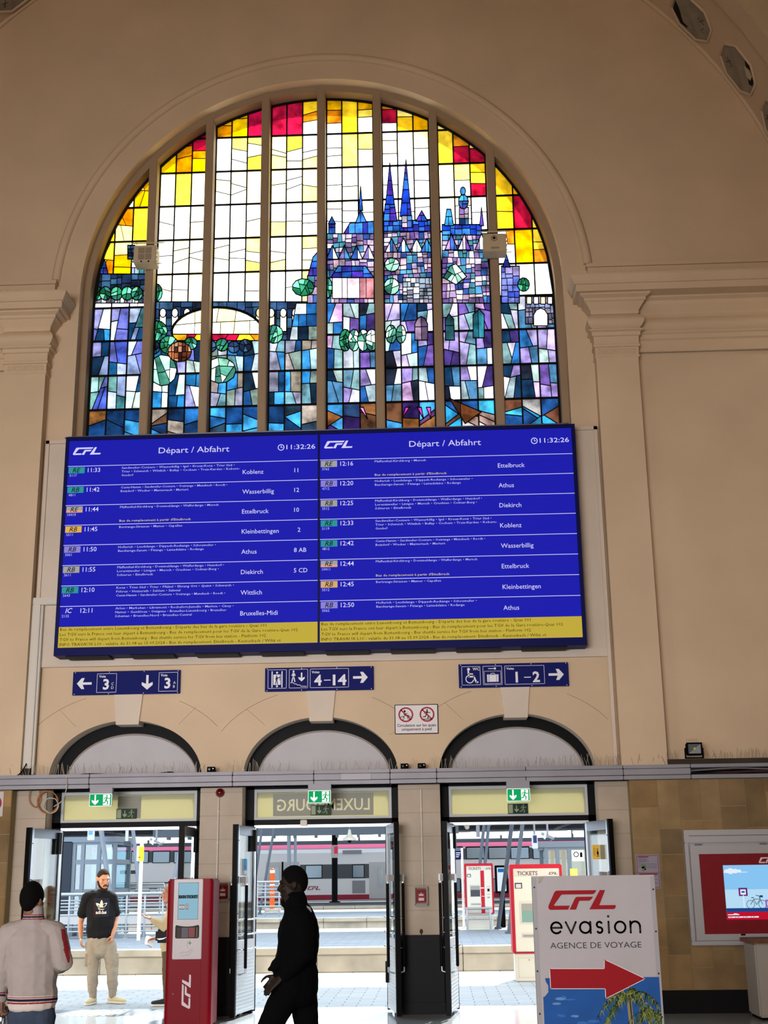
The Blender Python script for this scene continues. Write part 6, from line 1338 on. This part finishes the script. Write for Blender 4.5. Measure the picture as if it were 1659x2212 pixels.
def hair(parent, T, sc, m, front=28, side=-6, back=-48, vol=.0, top=0., seed=0, name='hair'):
    h = MB(); c = Vector((0, .012, .024)); na, ne = 36, 14; rings = []
    for inner in (0, 1):
        for i in range(ne+1):
            row = []
            for j in range(na):
                az = 360*j/na; a = abs(((az+180) % 360)-180)          # 0 at the face, 180 at the nape
                lim = front+(side-front)*min(1, max(0, (a-38)/34)) if a < 72 else side if a < 112 else side+(back-side)*min(1, (a-112)/40)
                el = R(90+(lim-90)*i/ne); rr = Vector((.079+vol, .099+vol, .104+vol+top))
                if inner: rr -= Vector((.02, .02, .02))
                d = Vector((math.sin(R(az))*math.cos(el), -math.cos(R(az))*math.cos(el), math.sin(el))); k = 1+(.02*noise.noise(d*9+Vector((seed, 0, 0))) if not inner else 0)
                if i == ne and not inner: k -= .04
                row.append(c+Vector((d.x*rr.x*k, d.y*rr.y*k, d.z*rr.z*k)))
            rings.append(row)
    vs_ = [p for r_ in rings for p in r_]; fs = []
    for base in (0, ne+1):
        for i in range(ne): fs += [((base+i)*na+j, (base+i)*na+(j+1) % na, (base+i+1)*na+(j+1) % na, (base+i+1)*na+j) for j in range(na)]
    fs += [(ne*na+j, ne*na+(j+1) % na, (2*ne+1)*na+(j+1) % na, (2*ne+1)*na+j) for j in range(na)]
    h.add(vs_, fs, m, True); h.xf(T @ Matrix.Scale(sc, 4)); return h.build(name, parent)
def shoe(parent, ank, toe, L, up_m, sole_m, zf):
    """ank: ankle over the heel, toe: horizontal direction"""
    d = Vector((toe[0], toe[1], 0)).normalized(); a = Vector((ank[0], ank[1], zf)); n_ = Vector((-d.y, d.x, 0)); h = MB(); Z = Vector((0, 0, 1))
    pts = [(-.065, .05, .034, .045), (-.03, .052, .040, .05), (.03, .05, .042, .048), (.09, .042, .046, .036), (L-.11, .036, .047, .030), (L-.075, .032, .036, .024)]
    h.tube([a+d*x+Z*(.012+z*.9) for x, z, w_, t in pts], [(w_, t) for x, z, w_, t in pts], up_m, 14, flat=n_); h.tube([a-d*.02+Z*.05, a-d*.015+Z*.12], [(.045, .05), (.04, .045)], up_m, 12, flat=d)
    so = fuse(h, 'shoe', parent, [up_m], .009, 2); h = MB()
    h.prism([((a+d*x+n_*w_).x, (a+d*x+n_*w_).y) for x, w_ in ((-.10, .0), (-.09, .03), (-.03, .042), (.08, .048), (L-.09, .046), (L-.06, .02), (L-.055, 0), (L-.06, -.02), (L-.09, -.046), (.08, -.048), (-.03, -.042), (-.09, -.03))], zf+.001, zf+.026, sole_m, 'xy')
    h.build('sole', so); h = MB()
    for k in range(4): q = a+d*(.035+.022*k)+Z*(.098-.010*k); h.tube([q-n_*.022, q+Z*.005, q+n_*.022], .0035, sole_m, 5)
    h.build('laces', so); return so
def limb(mb, pts, r_, flat=None): mb.tube(pts, r_, None, 14, flat=flat)
def mid(a, b, t=.5): return Vector(a).lerp(Vector(b), t)

# --- man in a black T-shirt facing the hall in the first doorway
Y0 = 1.74; P = lambda x, y, dy=0.: at(x, y, Y0+dy)
gA = thing('person', (P(226, 2160).x, Y0, 0), 'person in a black T-shirt and beige cargo trousers standing in the first doorway looking sideways', 'person', 'people')
th = R(14); ax = Vector((math.cos(th), math.sin(th), 0)); fw = Vector((math.sin(th), -math.cos(th), 0))
hc = P(223, 1899, -.03); T = headmat(hc, 38, 14); sc = 1.12
nk = P(221, 1921); shR, shL = P(188, 1938, -.02), P(242, 1938, .05); elR, wrR = P(175, 1990, .04), P(174.5, 2024, -.04); elL, wrL = P(250, 1986, .12), P(243.5, 2019, -.02)
pel = P(216, 2032, .02); hpR, hpL = P(200, 2042, 0), P(236, 2042, .05); knR, knL = P(200, 2098, -.03), P(243, 2098, .03); anR, anL = P(200, 2152, .0), P(243, 2150, .1); anR.z = anL.z = .09
b = MB(); head(b, T, sc); limb(b, [hc+Vector((0, .02, -.08)), nk+Vector((0, .03, -.02)), nk+Vector((0, .03, -.1))], [.056, .058, .075])
limb(b, [nk+Vector((0, .03, -.07)), mid(shR, shL)+Vector((0, .01, -.04)), mid(nk, pel, .55), pel], [(.09, .07), (.15, .09), (.15, .10), (.15, .11)], ax)
for s_, e_, w_ in ((shR, elR, wrR), (shL, elL, wrL)): limb(b, [s_, mid(s_, e_), e_, mid(e_, w_, .4), w_], [.055, .05, .041, .042, .028])
for h_, k_, a_ in ((hpR, knR, anR), (hpL, knL, anL)): limb(b, [h_, k_, a_], [.078, .055, .04])
hand(b, wrR, (.06, -.12, -1), (1, .1, 0), (0, -1, 0), 26, 1.08); hand(b, wrL, (-.1, -.25, -.9), (-1, .2, 0), (0, -1, 0), 35, 1.0)
bo = fuse(b, 'body', gA, [skin_l, M('tattoo', '#5a4a48', .6)], .0075, 2, lambda c: 1 if (c-mid(elR, wrR, .3)).length < .035 and c.y < elR.y-.02 else 0)
eyes(gA, T, sc, hair_br); hair(gA, T, sc, hair_br, 30, -2, -40, -.001)
bd_ = MB()
for s in (-1, 1): bd_.tube([(s*.068, -.002, -.03), (s*.058, -.04, -.08), (s*.03, -.075, -.108), (0, -.088, -.114)], [(.012, .010), (.016, .012), (.018, .014), (.018, .014)], hair_br, 8, flat=(0, 0, 1)); bd_.tube([(s*.026, -.088, -.072), (s*.018, -.098, -.056), (0, -.104, -.052)], .006, hair_br, 6)
bd_.xf(T @ Matrix.Scale(sc, 4)); bd_.build('beard', gA)
tee = M('black_cotton', '#15161a', .85, var=.3, vscale=10); s = MB()
limb(s, [nk+Vector((0, .03, -.04)), nk+Vector((0, .03, -.075)), mid(shR, shL)+Vector((0, .02, -.06)), mid(nk, pel, .5), mid(nk, pel, .8), P(218, 2016, .02)], [(.085, .085), (.13, .095), (.21, .125), (.205, .125), (.20, .13), (.205, .135)], ax)
for s_ in (shR, shL): limb(s, [nk+(s_-nk)*.2+Vector((0, .03, -.075)), mid(nk+Vector((0, .03, -.06)), s_, .6), s_+Vector((0, .01, -.005))], [.075, .08, .08])
for s_, e_ in ((shR, elR), (shL, elL)): limb(s, [s_+Vector((0, .01, -.005)), mid(s_, e_, .45), mid(s_, e_, .68)], [(.08, .08), (.08, .075), (.084, .075)])
so_ = fuse(s, 't_shirt', gA, [tee], .010, 2, None, .012, 3)
# printed flower badge and word on the chest, laid on the cloth
def on_cloth(ob, polys, o_, U_, V_, N_, name, label=None, dz=.004):
    bvh = BVHTree.FromPolygons([v.co+wloc(ob.parent) for v in ob.data.vertices], [tuple(p.vertices) for p in ob.data.polygons]); m_ = MB()
    for pts, mt, ly in polys:
        q = []
        for u, v in pts:
            st = Vector(o_)+Vector(U_)*u+Vector(V_)*v+Vector(N_)*.5; hit = bvh.ray_cast(st, -Vector(N_))[0]; q.append((hit if hit else st-Vector(N_)*.5)+Vector(N_)*(dz+.0015*ly))
        m_.add(q, [tuple(range(len(q)))] if len(q) < 60 else [tuple(range(len(q)))], mt)
    ob2 = m_.build(name, ob)
    if label: ob2['label'] = label
pw = M('print_cream', '#d8d4c4', .7); pd = [M('print_dark_%d' % k, c, .8) for k, c in enumerate(('#2a1c22', '#1c2434', '#2c2420'))]; polys = []
for k in range(6):
    for j in range(6): polys.append(([(-.11+.037*k, -.13+.043*j), (-.073+.037*k, -.13+.043*j), (-.073+.037*k, -.087+.043*j), (-.11+.037*k, -.087+.043*j)], pd[(k*k+j*3) % 3], 0))
def leafp(cx_, cy_, an, L, w_):
    pts = []
    for t in range(9): q = t/8; pts.append((L*q, w_*math.sin(pi*q)**.8))
    for t in range(8, -1, -1): q = t/8; pts.append((L*q, -w_*math.sin(pi*q)**.8))
    return [(cx_+x*math.cos(R(an))-y*math.sin(R(an)), cy_+x*math.sin(R(an))+y*math.cos(R(an))) for x, y in pts]
for an, L, w_ in ((90, .105, .02), (38, .10, .022), (142, .10, .022)): polys.append((leafp(0, .0, an, L, w_), pw, 1))
for k in range(3): polys.append(([(-.07+.012*k, .012-.016*k), (.07-.012*k, .012-.016*k), (.068-.012*k, .018-.016*k), (-.068+.012*k, .018-.016*k)], pd[0], 2))
polys.append(([(-.055, 0), (.055, 0), (.035, -.03), (-.035, -.03)], pw, 1))
vs_, fs_ = text_geo('adidas', .03, 0, 2); x0_ = min(a for a, _ in vs_); x1_ = max(a for a, _ in vs_); kx = .15/(x1_-x0_)
for f in fs_: polys.append(([((vs_[i][0]-x0_)*kx-.075, vs_[i][1]*.062-.085) for i in f], pw, 1))
on_cloth(so_, polys, P(219, 1960), ax, Vector((0, 0, 1)), fw, 'chest_print', 'cream flower badge and word on a dark chest print')
cargo = M('beige_twill', '#988f80', .8, var=.12, vscale=7, bump=.1, bscale=60); t = MB()
limb(t, [P(218, 2010, .02), pel, P(217, 2052, .02)], [(.165, .12), (.18, .13), (.17, .12)], ax)
for h_, k_, a_ in ((hpR, knR, anR), (hpL, knL, anL)): limb(t, [h_, mid(h_, k_), k_, mid(k_, a_, .6), a_+Vector((0, 0, .03))], [.105, .098, .083, .072, .055]); 
for h_, k_, sg in ((hpR, knR, -1), (hpL, knL, 1)): q = mid(h_, k_, .55)+ax*sg*.085; t.obox(q, ax*.022, fw*.065, Vector((0, 0, .085)), None)
fuse(t, 'trousers', gA, [cargo], .010, 2, None, .017, 8)
sh_c = M('cream_shoe', '#c4bc9c', .6); sl_c = M('cream_sole', '#d4cfb8', .6)
shoe(gA, anR+Vector((0, .03, 0)), (-.10, -1), .30, sh_c, sl_c, 0); shoe(gA, anL+Vector((0, .02, 0)), (.9, -.55), .31, sh_c, sl_c, 0)

# --- person in a beige hoodie holding out a hand, mostly behind the dispenser
Y0 = 1.45; gB = thing('person', (P(366, 2170).x, Y0, 0), 'person in a beige hoodie holding out one hand from behind the red dispenser', 'person', 'people')
hc = P(366, 1931); T = headmat(hc, -90, 4); sc = 1.0; nk = P(377, 1956)
shN, shF = P(374, 1975, -.19), P(374, 1975, .19); elN, wrN = P(352, 2002, -.26), P(327, 1985, -.3); elF, wrF = P(357, 2016, .2), P(336, 2026, .05)
pel = P(368, 2052); b = MB(); head(b, T, sc); limb(b, [hc+Vector((.03, 0, -.08)), nk, nk+Vector((0, 0, -.08))], [.052, .055, .07]); yx = Vector((0, 1, 0))
limb(b, [nk+Vector((0, 0, -.05)), mid(shN, shF), mid(nk, pel, .55), pel], [(.09, .08), (.15, .1), (.14, .1), (.14, .11)], yx)
for s_, e_, w_ in ((shN, elN, wrN), (shF, elF, wrF)): limb(b, [s_, e_, mid(e_, w_, .4), w_], [.05, .04, .04, .026])
lgN, lgF = [P(366, 2060, -.09), P(362, 2110, -.1), P(361, 2152, -.1)], [P(370, 2060, .09), P(372, 2110, .1), P(378, 2152, .1)]
for l in (lgN, lgF): l[2].z = .09; limb(b, l, [.075, .055, .04])
hand(b, wrN, (-1, -.05, .28), (-.1, 0, 1), (0, 1, .1), 14, 1.0, .2); hand(b, wrF, (-1, -.2, -.25), (0, -.4, -1), (0, -1, 0), 40, .95)
fuse(b, 'body', gB, [skin_t], .0075, 2); eyes(gB, T, sc, hair_gr); hair(gB, T, sc, hair_gr, 26, -4, -46, .004)
hood = M('beige_fleece', '#b5a27c', .9, var=.1, vscale=6); s = MB()
limb(s, [nk+Vector((0, 0, -.01)), mid(shN, shF)+Vector((0, 0, -.03)), mid(nk, pel, .55), P(369, 2044), P(369, 2058)], [(.09, .085), (.205, .13), (.2, .145), (.2, .15), (.17, .13)], yx); s.tube([nk+Vector((-.07, -.06, .0)), nk+Vector((.06, -.1, .01)), nk+Vector((.1, 0, .03)), nk+Vector((.06, .1, .01)), nk+Vector((-.07, .06, .0))], .04, None, 10)
for s_, e_, w_ in ((shN, elN, wrN), (shF, elF, wrF)): limb(s, [s_, mid(s_, e_), e_, mid(e_, w_, .5), mid(e_, w_, .82)], [.085, .078, .072, .06, .045])
fuse(s, 'hoodie', gB, [hood], .010, 2, None, .012, 5); t = MB(); limb(t, [P(368, 2040), P(368, 2064)], [(.165, .125), (.16, .12)], yx)
for l in (lgN, lgF): limb(t, [l[0], l[1], l[2]+Vector((0, 0, .03))], [.1, .075, .055])
fuse(t, 'trousers', gB, [M('olive_cloth', '#5a4a34', .85, var=.15, vscale=7)], .010, 2, None, .009, 2)
dk_sh = M('dark_shoe', '#24262a', .6); 
for l in (lgN, lgF): shoe(gB, l[2], (-1, -.1), .27, dk_sh, sl_c, 0)
bag = thing('shoulder_bag', tuple(P(352, 2025, -.24)), 'black shoulder bag with a pale mark worn by the person in the beige hoodie', 'bag'); c = P(352, 2022, -.215); s = MB(); s.bbox(c.x-.10, c.x+.16, c.y-.05, c.y+.03, c.z-.09, c.z+.09, M('bag_black', '#121416', .6), .03); s.build('pouch', bag)
s = MB(); F = Flat(s, (c.x-.02, c.y-.052, c.z-.04)); F.poly([(-.06, .01), (-.02, -.01), (.04, .0), (.09, .03), (.03, .015), (-.02, .012)], sign_white); s.build('mark', bag)
s = MB(); s.tube([c+Vector((-.05, -.02, .08)), P(360, 1985, -.26), P(372, 1962, -.17), P(384, 1963, -.05)], .010, M('bag_black'), 6); s.build('strap', bag)
c = P(323, 2033, .02); s = MB(); s.obox(c, (.055, .02, -.02), (.0, .05, .05), (.004, -.003, .006), sign_white); s.obox(c+Vector((-.012, 0, -.008)), (.05, .02, -.03), (.0, .05, .045), (.004, -.003, .006), M('leaflet', '#8a949c', .5)); tag(s.build('leaflet'), 'folded pale leaflet in the lower hand of the person in the beige hoodie', 'leaflet')

# --- man seen from behind at the near side of the hall
Y0 = -7.25; gC = thing('person', (P(72, 2100).x, Y0, 0), 'person seen from behind in a light grey striped track jacket and dark jeans', 'person', 'people')
hc = P(70, 1946); T = headmat(hc, 168, 2); sc = 1.0; nk = P(73, 1979); xx = Vector((1, .05, 0))
shL, shR = P(22, 2014), P(121, 2012); elL, wrL = P(4, 2092, .0), P(4, 2160, .06); elR, wrR = P(138, 2082, -.02), P(112, 2090, .26); pel = P(68, 2180)
b = MB(); head(b, T, sc); limb(b, [hc+Vector((0, -.02, -.08)), nk, nk+Vector((0, 0, -.1))], [.056, .058, .08])
limb(b, [nk+Vector((0, 0, -.06)), mid(shL, shR), mid(nk, pel, .6), pel], [(.1, .08), (.15, .1), (.15, .1), (.15, .11)], xx)
for s_, e_, w_ in ((shL, elL, wrL), (shR, elR, wrR)): limb(b, [s_, e_, mid(e_, w_, .4), w_], [.055, .042, .042, .028])
hL, hR = P(46, 2196), P(92, 2196); kL, kR = Vector((hL.x-.01, Y0+.01, .48)), Vector((hR.x+.02, Y0-.02, .48)); aL, aR = Vector((hL.x-.02, Y0-.03, .09)), Vector((hR.x+.04, Y0-.05, .09))
for l in ((hL, kL, aL), (hR, kR, aR)): limb(b, l, [.078, .055, .04])
hand(b, wrL, (.05, .12, -1), (1, .2, 0), (.2, 1, 0), 42, 1.0); hand(b, wrR, (-.5, .8, .3), (-.7, -.5, 0), (0, 0, 1), 40, 1.0)
fuse(b, 'body', gC, [skin_d], .0075, 2); eyes(gC, T, sc, hair_bk); hair(gC, T, sc, hair_bk, 24, -16, -66, .008, .010, 4)
jk = M('grey_jersey', '#8f8682', .9, var=.06, vscale=9, bump=.08, bscale=120); jr = M('stripe_red', '#7a1c24', .8); jn = M('stripe_navy', '#14162a', .8); jw = M('stripe_cream', '#b8aca4', .85)
s = MB(); zh = P(68, 2166).z; zc_ = nk.z
limb(s, [nk+Vector((0, 0, .035)), nk+Vector((0, 0, -.025)), nk+Vector((0, 0, -.06)), mid(shL, shR)+Vector((0, 0, -.03)), mid(nk, pel, .45), mid(nk, pel, .75), Vector((pel.x, Y0, zh+.08)), Vector((pel.x, Y0, zh+.02))], [(.074, .072), (.086, .08), (.125, .09), (.20, .125), (.195, .13), (.185, .13), (.188, .138), (.188, .138)], xx)
for s_, e_, w_ in ((shL, elL, wrL), (shR, elR, wrR)): limb(s, [s_+Vector((0, 0, -.01)), mid(s_, e_), e_, mid(e_, w_, .5), mid(e_, w_, .92)], [.082, .075, .068, .06, .045])
zl = wrL.z
def jcol(c):
    if abs(c.x-pel.x) < .21 and c.z < zh+.07:
        d = c.z-zh
        return 1 if (.040 < d < .050 or .002 < d < .012) else 2 if .018 < d < .034 else 3 if d < .055 else 0
    if (c-nk).xy.length < .10 and c.z > zc_-.03: 
        d = c.z-(zc_-.012); return 1 if (-.012 < d < -.004 or .020 < d < .027) else 2 if .002 < d < .014 else 0
    if c.x < shL.x+.04 and c.z < zl+.07: d = c.z-zl; return 1 if .05 < d < .06 else 2 if .03 < d < .045 else 0
    e = elR-shR; t_ = (c-shR).dot(e)/e.length_squared; off = c-(shR+e*t_)
    if .02 < t_ < 1.02 and off.x > .035 and abs(off.y+.035) < .020: return 1
    return 0
for s_ in (shL, shR): limb(s, [nk+(s_-nk)*.2+Vector((0, 0, -.06)), mid(nk, s_, .6)+Vector((0, 0, -.035)), s_+Vector((0, 0, -.01))], [.075, .08, .082])
fuse(s, 'track_jacket', gC, [jk, jr, jn, jw], .006, 3, jcol, .010, 11)
t = MB(); limb(t, [P(68, 2150), pel, P(68, 2200)], [(.14, .10), (.160, .115), (.155, .115)], xx)
for h_, k_, a_ in ((hL, kL, aL), (hR, kR, aR)): limb(t, [h_, k_, a_+Vector((0, 0, .02))], [.10, .075, .065])
fuse(t, 'jeans', gC, [M('dark_denim', '#333d4e', .9, var=.25, vscale=12, bump=.15, bscale=90)], .010, 2, None, .009, 6)
for a_ in (aL, aR): shoe(gC, a_, (.05, 1), .28, dk_sh, sl_c, 0)
c = wrL+Vector((.0, .03, -.13)); s = MB(); s.tube([c+Vector((0, 0, .07)), c+Vector((0, 0, .03)), c+Vector((0, 0, -.02)), c+Vector((0, 0, -.16))], [.014, .034, .038, .036], glassmat('bottle_plastic', (.85, .9, .95), .2), 14, caps='flat'); bt = s.build('water_bottle'); tag(bt, 'clear plastic bottle held in the lowered hand of the person in the track jacket', 'bottle')
s = MB(); s.cyl(c+Vector((0, 0, .07)), (0, 0, 1), .017, .02, white, 12); s.build('cap', bt)

# --- man in black walking past, seen from the side
Y0 = -7.5; gD = thing('person', (P(640, 2150).x, Y0, 0), 'person all in black with a high collar walking sideways past the middle doorway', 'person', 'people')
hc = P(633, 1911); T = headmat(hc, -92, 6); sc = 1.0; nk = P(640, 1950); yx = Vector((.0, 1, 0)); cloth = M('black_jacket', '#040506', .95, spec=.06)
shN, shF = P(650, 1984, -.17), P(646, 1984, .19); elN, wrN = P(657, 2062, -.22), P(608, 2112, -.2); elF, wrF = P(640, 2060, .22), P(600, 2106, .15); pel = P(645, 2108)
b = MB(); head(b, T, sc); limb(b, [hc+Vector((.03, 0, -.08)), nk, nk+Vector((0, 0, -.1))], [.056, .058, .08]); limb(b, [nk+Vector((0, 0, -.06)), mid(shN, shF), mid(nk, pel, .6), pel], [(.1, .08), (.16, .11), (.15, .11), (.15, .12)], yx)
for s_, e_, w_ in ((shN, elN, wrN), (shF, elF, wrF)): limb(b, [s_, e_, mid(e_, w_, .4), w_], [.055, .042, .042, .028])
hN, hF = P(632, 2118, -.09), P(650, 2122, .09); kN, kF = Vector((P(552, 2200).x, Y0-.08, .47)), Vector((P(668, 2200).x, Y0+.08, .46)); aN, aF = Vector((kN.x-.02, Y0-.08, .09)), Vector((kF.x+.24, Y0+.08, .12))
for l in ((hN, kN, aN), (hF, kF, aF)): limb(b, l, [.08, .056, .04])
hand(b, wrN, (-.78, 0, -.62), (.3, .5, -.6), (0, .6, .8), 10, 1.05, .02); hand(b, wrF, (-.6, 0, -.8), (0, -1, 0), (-.6, 0, .4), 35, 1.0)
fuse(b, 'body', gD, [M('skin_silhouette', '#1c110b', .6, spec=.2)], .0075, 2); eyes(gD, T, sc, hair_bk, M('eye_shaded', '#2a201a', .6)); hair(gD, T, sc, hair_bk, 26, -8, -50, .004, .006, 8)  # skin colour darkened to stand for the shade on the silhouette
bd_ = MB(); bd_.tube([(-.03, -.07, -.104), (0, -.09, -.112), (.03, -.07, -.104)], .017, hair_bk, 8); bd_.xf(T @ Matrix.Scale(sc, 4)); bd_.build('beard', gD)
s = MB(); limb(s, [P(638, 1942), P(638, 1957), P(643, 1968), P(646, 1990), P(645, 2020), P(643, 2050), P(638, 2080), P(633, 2098)], [(.078, .085), (.09, .092), (.14, .105), (.215, .137), (.21, .150), (.20, .150), (.19, .150), (.18, .145)], yx)
s.tube([P(614, 1953), P(626, 1951), P(650, 1956)], .03, None, 10)
for s_, e_, w_ in ((shN, elN, wrN), (shF, elF, wrF)): limb(s, [s_, mid(s_, e_), e_, mid(e_, w_, .5), mid(e_, w_, .85)], [.085, .078, .07, .06, .048])
limb(s, [P(624, 2068, -.05), P(596, 2088, -.05), P(582, 2094, -.05)], [(.14, .075), (.12, .045), (.06, .012)], yx)
fuse(s, 'jacket', gD, [cloth], .010, 2, None, .012, 21)
s = MB(); F = Flat(s, P(662, 1956, -.15)); F.poly([(0, 0), (.028, -.012), (.04, -.045), (.014, -.05)], M('reflective_patch', '#5a5a5e', .4)); s.build('patch', gD)
t = MB(); limb(t, [P(640, 2085), pel, P(645, 2135)], [(.165, .14), (.18, .15), (.17, .14)], yx); limb(t, [P(662, 2096), P(662, 2122)], [(.12, .085), (.12, .085)], yx)
for h_, k_, a_ in ((hN, kN, aN), (hF, kF, aF)): limb(t, [h_, mid(h_, k_), k_, a_+Vector((0, 0, .02))], [.115, .092, .075, .065])
fuse(t, 'trousers', gD, [cloth], .010, 2, None, .009, 17)
shoe(gD, aN, (-1, 0), .29, dk_sh, black_matt, 0); shoe(gD, aF, (-1, 0), .29, dk_sh, black_matt, .03)
